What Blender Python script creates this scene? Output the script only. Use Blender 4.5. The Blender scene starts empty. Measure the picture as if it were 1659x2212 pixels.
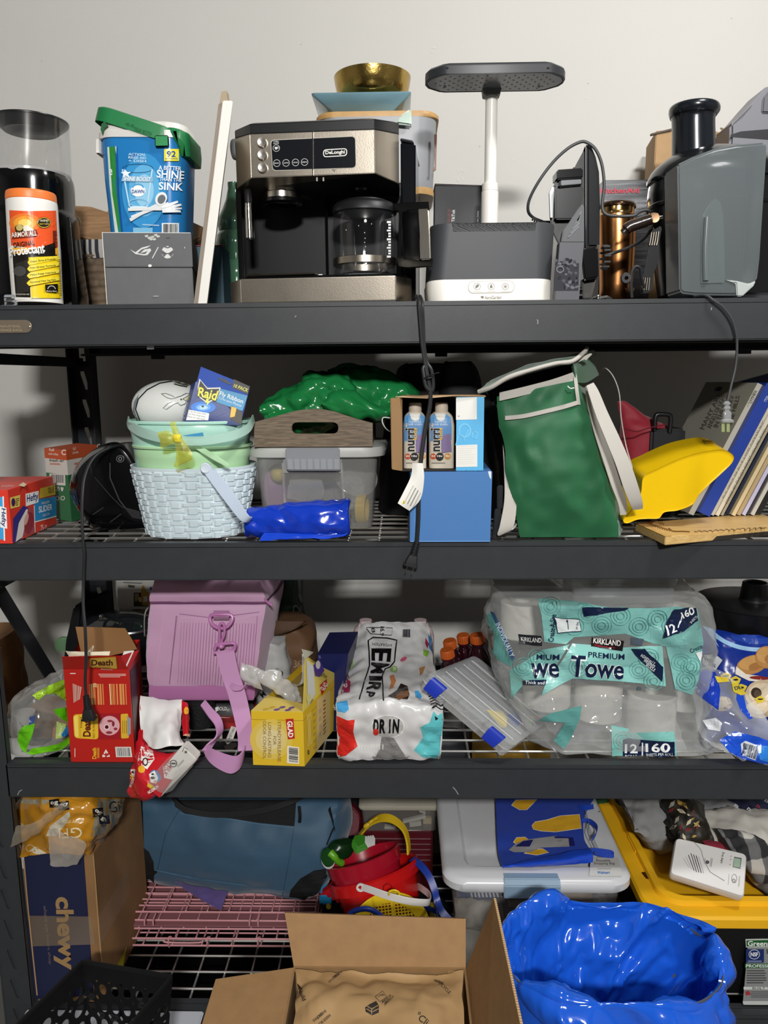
import bpy, bmesh, math, random
from mathutils import Vector, Matrix, noise
from mathutils.bvhtree import BVHTree
random.seed(7)
PI = math.pi
SC = bpy.context.scene
COL = SC.collection
# ------------------------------------------------------------------ camera
CAM = Vector((0, -1.55, 1.57))
FPX = 1657.3
_p, _yw, _rl = .1741, -.0215, -.0083
FWD = Vector((math.sin(_yw)*math.cos(_p), math.cos(_yw)*math.cos(_p), -math.sin(_p)))
_r0 = Vector((math.cos(_yw), -math.sin(_yw), 0))
_u0 = _r0.cross(FWD)
RGT = _r0*math.cos(_rl) + _u0*math.sin(_rl)
UPV = -_r0*math.sin(_rl) + _u0*math.cos(_rl)
cd = bpy.data.cameras.new('camera')
cam = bpy.data.objects.new('camera', cd)
COL.objects.link(cam)
mw = Matrix((RGT, UPV, -FWD)).transposed().to_4x4()
mw.translation = CAM
cam.matrix_world = mw
cd.sensor_fit = 'VERTICAL'
cd.sensor_height = 24
cd.lens = FPX/2212*24
cd.clip_start = .02
SC.camera = cam
# ------------------------------------------------------------------ light
wd = bpy.data.worlds.new('world')
SC.world = wd
wd.use_nodes = True
wd.node_tree.nodes['Background'].inputs[0].default_value = (.92, .96, 1.0, 1)
wd.node_tree.nodes['Background'].inputs[1].default_value = .07
def area_lamp(name, loc, target, sx, sy, watts, col):
    ld = bpy.data.lights.new(name, 'AREA')
    ld.shape = 'RECTANGLE'
    ld.size, ld.size_y = sx, sy
    ld.energy = watts
    ld.color = col
    o = bpy.data.objects.new(name, ld)
    COL.objects.link(o)
    o.location = loc
    o.rotation_euler = (Vector(target)-Vector(loc)).to_track_quat('-Z', 'Y').to_euler()
area_lamp('ceiling_lamp_near', (.95, -.62, 3.05), (.3, .1, 1.2), .35, .16, 19, (1, .99, .97))
area_lamp('ceiling_lamp_far', (.3, -3.9, 3.05), (0, 0, 1.0), .45, .2, 125, (1, .99, .97))
vs = SC.view_settings
vs.view_transform = 'Standard'
vs.look = 'None'
vs.gamma = 1
vs.use_curve_mapping = False
vs.exposure = .30
# ------------------------------------------------------------------ helpers
def V(*a): return Vector(a)
def ray(x, y): return FWD + RGT*((x-829.5)/FPX) - UPV*((y-1106)/FPX)
def at(x, y, Y):
    d = ray(x, y); return CAM + d*((Y-CAM.y)/d.y)
def atz(x, y, z):
    d = ray(x, y); return CAM + d*((z-CAM.z)/d.z)
def atp(x, y, p, n):
    d = ray(x, y); return CAM + d*((p-CAM).dot(n)/d.dot(n))
def lin(h):
    h = h.lstrip('#'); o = []
    for i in (0, 2, 4):
        c = int(h[i:i+2], 16)/255
        o.append(c/12.92 if c <= .04045 else ((c+.055)/1.055)**2.4)
    return (*o, 1)
_mc = {}
def M(h, r=.5, m=0, spec=.5, coat=0, trans=0, ior=1.45, bump=None, var=None, sheen=0, alpha=1, aniso=0, bk='noise', stretch=(1, 1, 1), emit=0, sss=0):
    key = (h, r, m, spec, coat, trans, ior, bump, var, sheen, alpha, aniso, bk, stretch, emit, sss)
    if key in _mc: return _mc[key]
    mt = bpy.data.materials.new('m_'+h.lstrip('#')); mt.use_nodes = True
    nt = mt.node_tree; b = nt.nodes['Principled BSDF']; I = b.inputs
    c = lin(h)
    I['Base Color'].default_value = c
    I['Roughness'].default_value = r; I['Metallic'].default_value = m
    I['Specular IOR Level'].default_value = spec; I['IOR'].default_value = ior
    I['Coat Weight'].default_value = coat; I['Transmission Weight'].default_value = trans
    I['Sheen Weight'].default_value = sheen; I['Alpha'].default_value = alpha
    I['Anisotropic'].default_value = aniso
    if sss:
        I['Subsurface Weight'].default_value = sss; I['Subsurface Radius'].default_value = (.01, .01, .01)
    if bump or var:
        tc = nt.nodes.new('ShaderNodeTexCoord'); mp = nt.nodes.new('ShaderNodeMapping')
        mp.inputs['Scale'].default_value = stretch
        nt.links.new(tc.outputs['Object'], mp.inputs['Vector'])
    if var:
        n = nt.nodes.new('ShaderNodeTexNoise'); n.inputs['Scale'].default_value = var[0]; n.inputs['Detail'].default_value = 5
        nt.links.new(mp.outputs[0], n.inputs['Vector'])
        rp = nt.nodes.new('ShaderNodeValToRGB')
        k = var[1]
        rp.color_ramp.elements[0].position = .3; rp.color_ramp.elements[1].position = .7
        rp.color_ramp.elements[0].color = (*[x*(1-k) for x in c[:3]], 1)
        rp.color_ramp.elements[1].color = (*[min(1, x*(1+k)) for x in c[:3]], 1)
        nt.links.new(n.outputs[0], rp.inputs[0]); nt.links.new(rp.outputs[0], I['Base Color'])
    if bump:
        if bk == 'noise':
            n = nt.nodes.new('ShaderNodeTexNoise'); n.inputs['Scale'].default_value = bump[0]; n.inputs['Detail'].default_value = 4; out = n.outputs[0]
        elif bk == 'wave':
            n = nt.nodes.new('ShaderNodeTexWave'); n.inputs['Scale'].default_value = bump[0]; out = n.outputs[1]
        else:
            n = nt.nodes.new('ShaderNodeTexVoronoi'); n.inputs['Scale'].default_value = bump[0]; out = n.outputs[0]
        nt.links.new(mp.outputs[0], n.inputs['Vector'])
        bp = nt.nodes.new('ShaderNodeBump'); bp.inputs['Strength'].default_value = bump[1]; bp.inputs['Distance'].default_value = .002
        nt.links.new(out, bp.inputs['Height']); nt.links.new(bp.outputs[0], I['Normal'])
    if emit:
        I['Emission Color'].default_value = c; I['Emission Strength'].default_value = emit
    _mc[key] = mt
    return mt
def CL(h='ffffff', a=.12, edge=.5, r=.08, tint='ffffff'):
    """thin clear plastic: see-through film with a glossy, slightly hazy skin that grows denser at grazing angles"""
    key = ('CL', h, a, edge, r, tint)
    if key in _mc: return _mc[key]
    mt = bpy.data.materials.new('m_clear_'+h); mt.use_nodes = True
    nt = mt.node_tree; b = nt.nodes['Principled BSDF']
    b.inputs['Base Color'].default_value = lin(h); b.inputs['Roughness'].default_value = r
    t = nt.nodes.new('ShaderNodeBsdfTransparent'); t.inputs[0].default_value = lin(tint)
    lw = nt.nodes.new('ShaderNodeLayerWeight'); lw.inputs[0].default_value = .35
    ma = nt.nodes.new('ShaderNodeMath'); ma.operation = 'MULTIPLY_ADD'; ma.use_clamp = True
    ma.inputs[1].default_value = edge; ma.inputs[2].default_value = a
    nt.links.new(lw.outputs['Facing'], ma.inputs[0])
    mx = nt.nodes.new('ShaderNodeMixShader')
    nt.links.new(ma.outputs[0], mx.inputs[0]); nt.links.new(t.outputs[0], mx.inputs[1]); nt.links.new(b.outputs[0], mx.inputs[2])
    g = nt.nodes.new('ShaderNodeBsdfGlossy'); g.inputs['Roughness'].default_value = r
    mx2 = nt.nodes.new('ShaderNodeMixShader'); mx2.inputs[0].default_value = .05
    nt.links.new(mx.outputs[0], mx2.inputs[1]); nt.links.new(g.outputs[0], mx2.inputs[2])
    nt.links.new(mx2.outputs[0], nt.nodes['Material Output'].inputs[0])
    _mc[key] = mt
    return mt
def WOOD(h, h2, scale=30, stretch=(1, 12, 12), r=.45):
    key = ('W', h, h2, scale, stretch, r)
    if key in _mc: return _mc[key]
    mt = bpy.data.materials.new('m_wood'); mt.use_nodes = True
    nt = mt.node_tree; b = nt.nodes['Principled BSDF']
    tc = nt.nodes.new('ShaderNodeTexCoord'); mp = nt.nodes.new('ShaderNodeMapping'); mp.inputs['Scale'].default_value = stretch
    n = nt.nodes.new('ShaderNodeTexNoise'); n.inputs['Scale'].default_value = scale; n.inputs['Detail'].default_value = 6; n.inputs['Distortion'].default_value = .8
    rp = nt.nodes.new('ShaderNodeValToRGB'); rp.color_ramp.elements[0].position = .32; rp.color_ramp.elements[1].position = .68
    rp.color_ramp.elements[0].color = lin(h); rp.color_ramp.elements[1].color = lin(h2)
    nt.links.new(tc.outputs['Object'], mp.inputs[0]); nt.links.new(mp.outputs[0], n.inputs[0]); nt.links.new(n.outputs[0], rp.inputs[0]); nt.links.new(rp.outputs[0], b.inputs['Base Color'])
    b.inputs['Roughness'].default_value = r
    _mc[key] = mt
    return mt
def CHECK(cols, sx, sz):
    """woven check cloth: cols = light, mid, dark"""
    key = ('CH', cols, sx, sz)
    if key in _mc: return _mc[key]
    mt = bpy.data.materials.new('m_check'); mt.use_nodes = True
    nt = mt.node_tree; b = nt.nodes['Principled BSDF']; b.inputs['Roughness'].default_value = .85
    tc = nt.nodes.new('ShaderNodeTexCoord'); sp = nt.nodes.new('ShaderNodeSeparateXYZ'); nt.links.new(tc.outputs['Object'], sp.inputs[0])
    outs = []
    for ax, s in ((0, sx), (2, sz)):
        m = nt.nodes.new('ShaderNodeMath'); m.operation = 'MULTIPLY'; m.inputs[1].default_value = s; nt.links.new(sp.outputs[ax], m.inputs[0])
        fr = nt.nodes.new('ShaderNodeMath'); fr.operation = 'FRACT'; nt.links.new(m.outputs[0], fr.inputs[0])
        gt = nt.nodes.new('ShaderNodeMath'); gt.operation = 'GREATER_THAN'; gt.inputs[1].default_value = .5; nt.links.new(fr.outputs[0], gt.inputs[0])
        outs.append(gt)
    ad = nt.nodes.new('ShaderNodeMath'); ad.operation = 'ADD'; nt.links.new(outs[0].outputs[0], ad.inputs[0]); nt.links.new(outs[1].outputs[0], ad.inputs[1])
    hf = nt.nodes.new('ShaderNodeMath'); hf.operation = 'MULTIPLY'; hf.inputs[1].default_value = .5; nt.links.new(ad.outputs[0], hf.inputs[0])
    rp = nt.nodes.new('ShaderNodeValToRGB'); rp.color_ramp.interpolation = 'CONSTANT'
    e = rp.color_ramp.elements; e[0].color = lin(cols[0]); e[1].position = .25; e[1].color = lin(cols[1]); q = e.new(.75); q.color = lin(cols[2])
    nt.links.new(hf.outputs[0], rp.inputs[0]); nt.links.new(rp.outputs[0], b.inputs['Base Color'])
    _mc[key] = mt
    return mt
# ---- shapes: (verts, faces[, material index])
def loft(L, closed=True, c0=1, c1=1):
    n = len(L[0]); v = [Vector(p) for l in L for p in l]; f = []
    for i in range(len(L)-1):
        for j in range(n if closed else n-1):
            k = (j+1) % n; f.append((i*n+j, i*n+k, (i+1)*n+k, (i+1)*n+j))
    if c0: f.append(tuple(range(n-1, -1, -1)))
    if c1: b = (len(L)-1)*n; f.append(tuple(range(b, b+n)))
    return v, f
def bx(x0, x1, y0, y1, z0, z1):
    return loft([[V(x0, y0, z), V(x1, y0, z), V(x1, y1, z), V(x0, y1, z)] for z in (z0, z1)])
def box8(a, b, c, d, up):
    """base corners a b c d (a loop) raised by the vector up"""
    return loft([[a, b, c, d], [a+up, b+up, c+up, d+up]])
def prism(P, off):
    P = [Vector(p) for p in P]; return loft([P, [p+off for p in P]])
def cr(P, n=6, closed=False):
    P = list(P); m = len(P)
    if m < 3 and not closed:
        return [P[0]*(1-t/n)+P[1]*(t/n) for t in range(n+1)]
    out = []
    for i in range(m if closed else m-1):
        g = (lambda k: P[k % m]) if closed else (lambda k: P[max(0, min(m-1, k))])
        a, b, c, d = g(i-1), g(i), g(i+1), g(i+2)
        for k in range(n):
            t = k/n
            out.append((b*2+(c-a)*t+(a*2-b*5+c*4-d)*t*t+(b*3-a-c*3+d)*t*t*t)*.5)
    if not closed: out.append(P[-1])
    return out
def frames(P, closed=False):
    T = []
    m = len(P)
    for i in range(m):
        a, b = (P[(i-1) % m], P[(i+1) % m]) if closed else (P[max(0, i-1)], P[min(m-1, i+1)])
        t = b-a; T.append(t.normalized() if t.length > 1e-9 else Vector((0, 0, 1)))
    u = T[0].orthogonal().normalized(); F = []
    for t in T:
        u = u-t*u.dot(t)
        u = u.normalized() if u.length > 1e-6 else t.orthogonal().normalized()
        F.append((t, u, t.cross(u)))
    return F
def tube(P, r, n=8, sm=6, closed=False):
    P = [Vector(p) for p in P]
    if sm: P = cr(P, sm, closed)
    F = frames(P, closed); m = len(P); L = []
    for i, (t, u, w) in enumerate(F):
        rr = r if not isinstance(r, (list, tuple)) else r[min(len(r)-1, int(i/(m-1)*(len(r)-1)+.5))]
        L.append([P[i]+(u*math.cos(2*PI*k/n)+w*math.sin(2*PI*k/n))*rr for k in range(n)])
    if closed: return loft(L+[L[0]], c0=0, c1=0)
    return loft(L)
def ribbon(P, across, t, sm=5):
    P = [Vector(p) for p in P]; A = across if isinstance(across, list) else [across]*len(P)
    if sm: P = cr(P, sm); A = cr([Vector(a) for a in A], sm) if len(A) > 1 else A
    L = []
    for i, (tg, _, _) in enumerate(frames(P)):
        a = A[i]; nn = tg.cross(a)
        nn = nn.normalized()*t/2 if nn.length > 1e-9 else Vector((0, t/2, 0))
        L.append([P[i]-a/2-nn, P[i]+a/2-nn, P[i]+a/2+nn, P[i]-a/2+nn])
    return loft(L)
def ring(c, ax, ay, n=32, e=2):
    o = []
    for k in range(n):
        a = 2*PI*k/n; x, y = math.cos(a), math.sin(a)
        o.append(c+ax*(math.copysign(abs(x)**(2/e), x))+ay*(math.copysign(abs(y)**(2/e), y)))
    return o
def rrect(hx, hy, r, n=5):
    o = []
    for sx, sy, a0 in ((1, 1, 0), (-1, 1, 90), (-1, -1, 180), (1, -1, 270)):
        for k in range(n+1):
            a = math.radians(a0+90*k/n); o.append(((hx-r)*sx+r*math.cos(a), (hy-r)*sy+r*math.sin(a)))
    return o
def rr3(c, ux, uy, hx, hy, r, n=5): return [c+ux*x+uy*y for x, y in rrect(hx, hy, r, n)]
X_, Y_, Z_ = V(1, 0, 0), V(0, 1, 0), V(0, 0, 1)
def lathe(c, prof, up=Z_, xa=X_, n=32, ey=1.0, c0=1, c1=1):
    """prof: list of (radius, height)"""
    up = up.normalized(); xa = (xa-up*xa.dot(up)).normalized(); ya = up.cross(xa)
    return loft([ring(c+up*h, xa*r, ya*r*ey, n) for r, h in prof], c0=c0, c1=c1)
def body(R, n=32, m=4, c0=1, c1=1):
    """rings (centre, half axis x, half axis y, exponent) joined smoothly"""
    C, A, B = (cr([Vector(r[i]) for r in R], m) for i in range(3))
    E = cr([Vector((r[3], 0, 0)) for r in R], m)
    return loft([ring(C[i], A[i], B[i], n, max(1.2, E[i].x)) for i in range(len(C))], c0=c0, c1=c1)
def grid(G, nu=6, nv=6):
    R = [cr(row, nu) for row in G]
    cols = [cr([r[j] for r in R], nv) for j in range(len(R[0]))]
    return [[cols[j][i] for j in range(len(cols))] for i in range(len(cols[0]))]
def sheet(P):
    return loft(P, closed=False, c0=0, c1=0)
def vnorm(s):
    v, f = s[0], s[1]; N = [Vector((0, 0, 0)) for _ in v]
    for q in f:
        if len(q) > 8: continue
        n = (v[q[2]]-v[q[0]]).cross(v[q[-1]]-v[q[1]])
        for k in q: N[k] += n
    return [n.normalized() if n.length > 0 else Z_ for n in N]
def thick(s, t):
    v, f = s[0], s[1]; N = vnorm(s); n = len(v)
    V2 = v+[v[i]-N[i]*t for i in range(n)]
    F = list(f)+[tuple(k+n for k in reversed(q)) for q in f]
    cnt = {}
    for q in f:
        for i in range(len(q)):
            a, b = q[i], q[(i+1) % len(q)]; cnt[(a, b)] = 1
    for (a, b) in cnt:
        if (b, a) not in cnt: F.append((b, a, a+n, b+n))
    return V2, F
def _h(i, j, s): 
    n = math.sin(i*127.1+j*311.7+s*74.7)*43758.5453
    return n-math.floor(n)-.5
def facet(x, y, s=0):
    """piecewise flat random heights: sharp creases between plane facets"""
    w = noise.noise_vector((x*.7+s, y*.7, s*1.3)); x += w.x*.5+y*.35; y += w.y*.5
    i, j = math.floor(x), math.floor(y); u, v = x-i, y-j
    if u+v < 1: return _h(i, j, s)*(1-u-v)+_h(i+1, j, s)*u+_h(i, j+1, s)*v
    return _h(i+1, j+1, s)*(u+v-1)+_h(i, j+1, s)*(1-u)+_h(i+1, j, s)*(1-v)
def crumple(s, amp, sc, seed=0, mode='soft', keep=None):
    N = vnorm(s); o = Vector((seed*7.3, seed*3.1, seed*5.7)); out = []
    for i, p in enumerate(s[0]):
        q = p*sc+o
        if mode == 'soft': d = noise.noise(q)+.5*noise.noise(q*2.1)
        elif mode == 'fold': d = 1.4*(.45-abs(noise.noise(q)))+.5*noise.noise(q*2.3)
        else:
            d = 1.7*facet((q.x+.35*q.y)*.9, (q.z-.3*q.y)*.9, seed)+.8*facet((q.x-.3*q.y)*2.1, (q.z+.35*q.y)*2.1, seed+5)
        k = 1 if keep is None else keep(p)
        out.append(p+N[i]*d*amp*k)
    return (out,)+tuple(s[1:])
def X(s, mtx): return ([mtx @ p for p in s[0]],)+tuple(s[1:])
def rot(axis, deg, c): return Matrix.Translation(c) @ Matrix.Rotation(math.radians(deg), 4, axis) @ Matrix.Translation(-c)
def mi(s, k): return (s[0], s[1], k)
# ---- objects
ROOTS = []
def tag(o, label, cat, group=None, kind=None):
    if label: o['label'] = label
    if cat: o['category'] = cat
    if group: o['group'] = group
    if kind: o['kind'] = kind
    return o
def T(name, label, cat, group=None):
    o = bpy.data.objects.new(name, None); o.empty_display_size = .05
    COL.objects.link(o); ROOTS.append(o)
    return tag(o, label, cat, group)
def O(name, shapes, mat, parent=None, bev=0, ang=38, label=None, seg=2, flat=False, sub=0, norm=True):
    if isinstance(shapes, tuple): shapes = [shapes]
    bm = bmesh.new()
    for s in shapes:
        vs_ = [bm.verts.new(p) for p in s[0]]
        k = s[2] if len(s) > 2 else 0
        for q in s[1]:
            try: fc = bm.faces.new([vs_[i] for i in q]); fc.material_index = k
            except ValueError: pass
    bmesh.ops.remove_doubles(bm, verts=bm.verts, dist=1e-6)
    if norm: bmesh.ops.recalc_face_normals(bm, faces=bm.faces)
    if bev:
        bm.normal_update()
        ed = [e for e in bm.edges if len(e.link_faces) == 2 and e.calc_face_angle(0) > .5]
        bmesh.ops.bevel(bm, geom=ed, offset=bev, segments=seg, affect='EDGES', clamp_overlap=True)
    if sub: bmesh.ops.subdivide_edges(bm, edges=bm.edges, cuts=sub, use_grid_fill=True)
    me = bpy.data.meshes.new(name); bm.to_mesh(me); bm.free()
    for m_ in (mat if isinstance(mat, list) else [mat]): me.materials.append(m_)
    if not flat:
        me.polygons.foreach_set('use_smooth', [True]*len(me.polygons)); me.set_sharp_from_angle(angle=math.radians(ang))
    o = bpy.data.objects.new(name, me); COL.objects.link(o)
    if parent: o.parent = parent
    else: ROOTS.append(o)
    if label: o['label'] = label
    return o
# ---- flat print: words and marks laid on a real surface
_tx = {}
def text_mesh(s, b, sh):
    k = (s, b, sh)
    if k not in _tx:
        c = bpy.data.curves.new('t', 'FONT'); c.body = s; c.offset = b; c.shear = sh; c.resolution_u = 3; c.align_x = 'CENTER'
        o = bpy.data.objects.new('t', c); COL.objects.link(o)
        me = bpy.data.meshes.new_from_object(o.evaluated_get(bpy.context.evaluated_depsgraph_get()))
        vs_ = [v.co.copy() for v in me.vertices]; fs = [tuple(p.vertices) for p in me.polygons]
        bpy.data.objects.remove(o); bpy.data.curves.remove(c); bpy.data.meshes.remove(me)
        x0, x1 = min(v.x for v in vs_), max(v.x for v in vs_); y0, y1 = min(v.y for v in vs_), max(v.y for v in vs_)
        _tx[k] = ([((v.x-x0)/(x1-x0), 1-(v.y-y0)/(y1-y0)) for v in vs_], fs)
    return _tx[k]
class Pr:
    def __init__(s, parent, surf, name='print', off=.0005, step=0, rough=.45, spec=.4, skip=None):
        s.par, s.name, s.off, s.step, s.rough, s.spec, s.lay, s.inc = parent, name, off, step, rough, spec, 0, (.0006 if step else .0001)
        s.v, s.f, s.m, s.mats, s.skip, s.seen = [], [], [], [], skip, []
        if isinstance(surf[1], Vector): s.pl = surf; s.bv = None
        else:
            s.bv = BVHTree.FromPolygons([tuple(p) for p in surf[0]], [q for q in surf[1]], all_triangles=False, epsilon=1e-7)
    def map(s, x, y, o):
        if s.bv is None:
            p, n = s.pl; q = atp(x, y, p, n)
            return q-n*o if n.dot(q-CAM) > 0 else q+n*o
        d = ray(x, y).normalized(); h = s.bv.ray_cast(CAM, d)
        if h[0] is None:
            k = (s.last if hasattr(s, 'last') else 1.8); q = CAM+d*k; h = s.bv.find_nearest(q)
            return h[0]+(-d)*o
        s.last = h[3]; n = h[1] if h[1].dot(d) < 0 else -h[1]
        return h[0]+(n-d).normalized()*o
    def add(s, P, F, col):
        mt = col if not isinstance(col, str) else M(col, s.rough, spec=s.spec)
        if mt not in s.mats: s.mats.append(mt)
        k = s.mats.index(mt)
        if s.step:
            bm = bmesh.new(); vv = [bm.verts.new((x, y, 0)) for x, y in P]
            for q in F:
                try: bm.faces.new([vv[i] for i in q])
                except ValueError: pass
            for ax in (0, 1):
                lo, hi = min(p[ax] for p in P), max(p[ax] for p in P); c = math.floor(lo/s.step)*s.step+s.step
                while c < hi:
                    bmesh.ops.bisect_plane(bm, geom=bm.verts[:]+bm.edges[:]+bm.faces[:], plane_co=(c, c, 0), plane_no=(1-ax, ax, 0)); c += s.step
            bm.verts.index_update(); P = [(v.co.x, v.co.y) for v in bm.verts]; F = [tuple(v.index for v in q.verts) for q in bm.faces]; bm.free()
        b = len(s.v); bb = (min(q[0] for q in P), max(q[0] for q in P), min(q[1] for q in P), max(q[1] for q in P)); lv = 0
        for (a0, a1, b0, b1, l_) in s.seen:
            if l_ >= lv and a0 < bb[1] and a1 > bb[0] and b0 < bb[3] and b1 > bb[2]: lv = l_+1
        s.seen.append((*bb, lv)); o = s.off+min(lv, 14)*s.inc
        s.v += [s.map(x, y, o) for x, y in P]
        s.f += [tuple(i+b for i in q) for q in F]; s.m += [k]*len(F)
        return s
    def poly(s, P, col): return s.add(P, [tuple(range(len(P)))], col)
    def rect(s, x0, y0, x1, y1, col): return s.poly([(x0, y0), (x1, y0), (x1, y1), (x0, y1)], col)
    def ell(s, cx, cy, rx, ry, col, a=0, n=24):
        ca, sa = math.cos(math.radians(a)), -math.sin(math.radians(a))
        return s.poly([(cx+rx*math.cos(2*PI*k/n)*ca-ry*math.sin(2*PI*k/n)*sa, cy+rx*math.cos(2*PI*k/n)*sa+ry*math.sin(2*PI*k/n)*ca) for k in range(n)], col)
    def oval(s, cx, cy, rx, ry, w, col, n=24, a0=0, a1=360):
        P = []; full = a1-a0 >= 360
        for k in range(n+1):
            a = math.radians(a0+(a1-a0)*k/n); P += [(cx+rx*math.cos(a), cy-ry*math.sin(a)), (cx+(rx-w)*math.cos(a), cy-(ry-w)*math.sin(a))]
        return s.add(P, [(2*k, 2*k+1, 2*k+3, 2*k+2) for k in range(n)], col)
    def line(s, P, w, col):
        Q = []
        for i, (x, y) in enumerate(P):
            a, b = P[max(0, i-1)], P[min(len(P)-1, i+1)]; dx, dy = b[0]-a[0], b[1]-a[1]; l = math.hypot(dx, dy) or 1
            Q += [(x-dy/l*w/2, y+dx/l*w/2), (x+dy/l*w/2, y-dx/l*w/2)]
        return s.add(Q, [(2*k, 2*k+1, 2*k+3, 2*k+2) for k in range(len(P)-1)], col)
    def tq(s, t, q, col, b=0, sh=0):
        P, F = text_mesh(t, b, sh); (ax, ay), (bx_, by), (cx, cy), (dx, dy) = q
        return s.add([(ax*(1-u)*(1-v)+bx_*u*(1-v)+cx*u*v+dx*(1-u)*v, ay*(1-u)*(1-v)+by*u*(1-v)+cy*u*v+dy*(1-u)*v) for u, v in P], F, col)
    def txt(s, t, cx, cy, w, h, col, a=0, b=.01, sh=0):
        ca, sa = math.cos(math.radians(a)), -math.sin(math.radians(a))
        q = [(cx+x*ca-y*sa, cy+x*sa+y*ca) for x, y in ((-w/2, -h/2), (w/2, -h/2), (w/2, h/2), (-w/2, h/2))]
        return s.tq(t, q, col, b, sh)
    def bars(s, q, n, col, seed=1, vert=True, fill=.5):
        """n small stripes across the quad q (barcode when vert, rows of fine print when not)"""
        rnd = random.Random(seed); (A, B, C_, D) = [Vector(p) for p in q]; Q = []; F = []
        for i in range(n):
            a = (i+.15)/n; b_ = a+(.25+.6*rnd.random() if vert else fill)/n; e = 1 if vert else .75+.25*rnd.random()
            for u, v in (((a, 0), (b_, 0), (b_, 1), (a, 1)) if vert else ((0, a), (e, a), (e, b_), (0, b_))):
                p = A*(1-u)*(1-v)+B*u*(1-v)+C_*u*v+D*(1-u)*v; Q.append((p.x, p.y))
            F.append(tuple(range(4*i, 4*i+4)))
        return s.add(Q, F, col)
    def done(s, label=None, thickness=0):
        me = bpy.data.meshes.new(s.name); me.from_pydata([tuple(p) for p in s.v], [], s.f)
        for m_ in s.mats: me.materials.append(m_)
        me.polygons.foreach_set('material_index', s.m); me.update()
        o = bpy.data.objects.new(s.name, me); COL.objects.link(o); o.parent = s.par
        if label: o['label'] = label
        return o
def quad(*p): return [(p[i], p[i+1]) for i in range(0, 8, 2)]
def rq(P, r=.12, n=5):
    """rounded quad in print coordinates"""
    o = []
    for i in range(4):
        p, a, b = Vector(P[i]), Vector(P[i-1]), Vector(P[(i+1) % 4])
        k_ = r*min((a-p).length, (b-p).length)
        a = p+(a-p).normalized()*k_; b = p+(b-p).normalized()*k_
        for k in range(n+1):
            u = k/n; z = a*(1-u)**2+p*2*u*(1-u)+b*u*u; o.append((z.x, z.y))
    return o
def finalize():
    """put every origin at the base of what it moves"""
    bpy.context.view_layer.update()
    kids = {}
    for o in COL.objects:
        if o.parent: kids.setdefault(o.parent.name, []).append(o)
    def desc(o):
        r = [o]
        for c in kids.get(o.name, []): r += desc(c)
        return r
    def base(os):
        P = [v.co for o in os if o.type == 'MESH' for v in o.data.vertices]
        if not P: return None
        return V((min(p.x for p in P)+max(p.x for p in P))/2, (min(p.y for p in P)+max(p.y for p in P))/2, min(p.z for p in P))
    for r in ROOTS:
        D = [o for o in desc(r) if o.type == 'MESH']
        if r.get('kind') == 'structure' or r.name.startswith(('storage_rack', 'hanging_cord', 'floor_shade_sheet', 'milk_pack', 'pink_cooler')) or not D: continue
        zs = sorted(v.co.z for o in D for v in o.data.vertices)
        md, lo = zs[len(zs)//2], zs[0]
        k = max([z for z in (Z1, Z2, Z3, Z4) if z < md], default=None)
        if k is None: continue
        for o in D:
            for v in o.data.vertices:
                if v.co.y > -.002 and k-.2 < v.co.z < k+.0008: v.co.z = k+.0008
        if k == Z1 and r.name in ('hopper_grinder', 'juicer', 'copper_tumbler') and lo > Z1+.002:
            for o in D:
                if o.name.split('.')[0] in ('body', 'tumbler_body', 'side_rail'):
                    m_ = min(v.co.z for v in o.data.vertices)
                    for v in o.data.vertices:
                        if v.co.z < m_+.012: v.co.z = Z1+.001
    def walk(o, pw):
        w = base(desc(o) if o.type == 'EMPTY' else [o]) or pw
        for c in kids.get(o.name, []): walk(c, w)
        if o.type == 'MESH': o.data.transform(Matrix.Translation(-w))
        o.location = w-pw
    for r in ROOTS: walk(r, V(0, 0, 0))
# ------------------------------------------------------------------ setting and rack
Z1, Z2, Z3, Z4 = 1.7159, 1.2333, .7381, .120
YW = .69
def struct(o): o['kind'] = 'structure'; return o
wall = struct(O('wall_back', bx(-3.3, 3.3, YW, YW+.1, 0, 3.3), M('c2c0bb', .75, spec=.3, bump=(240, .12), var=(1.3, .03))))
pw = Pr(wall, (V(0, YW, 0), Y_), 'scuff_mark', rough=.8)
for x, y, w, h in ((938, 103, 7, 3), (934, 112, 4, 3), (1110, 345, 5, 2), (1267, 212, 3, 2), (990, 368, 2, 9), (996, 366, 2, 8), (1002, 369, 3, 3), (989, 388, 2, 8), (1000, 386, 2, 7)):
    pw.ell(x, y, w/2+1, h/2+1, 'c9c5bd', 20, 10)
for x, y in ((90, 132), (650, 96), (1036, 316), (1580, 40), (1270, 180)): pw.ell(x, y, 1.6, 1.2, 'a9a49b', 0, 8)
pw.done()
struct(O('floor', bx(-3.3, 3.3, -5.7, YW+.1, -.1, 0), M('5f5d5a', .6, var=(6, .18))))
for nm, b_ in (('wall_left', (-3.3, -3.2, -5.6, YW, 0, 3.3)), ('wall_right', (3.2, 3.3, -5.6, YW, 0, 3.3)), ('wall_front', (-3.3, 3.3, -5.7, -5.6, 0, 3.3)), ('ceiling', (-3.3, 3.3, -5.7, YW+.1, 3.3, 3.4))): struct(O(nm, bx(*b_), M('9c9a96', .8)))
BM = M('323436', .42, spec=.4, bump=(900, .08), var=(30, .06))
BK = M('24262a', .5, spec=.35)
WIRE = M('c9c8c3', .3, m=.85)
rack = T('storage_rack', 'dark grey steel storage rack with four wire shelves', 'rack')
XL, XR = -.868, 1.16
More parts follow.
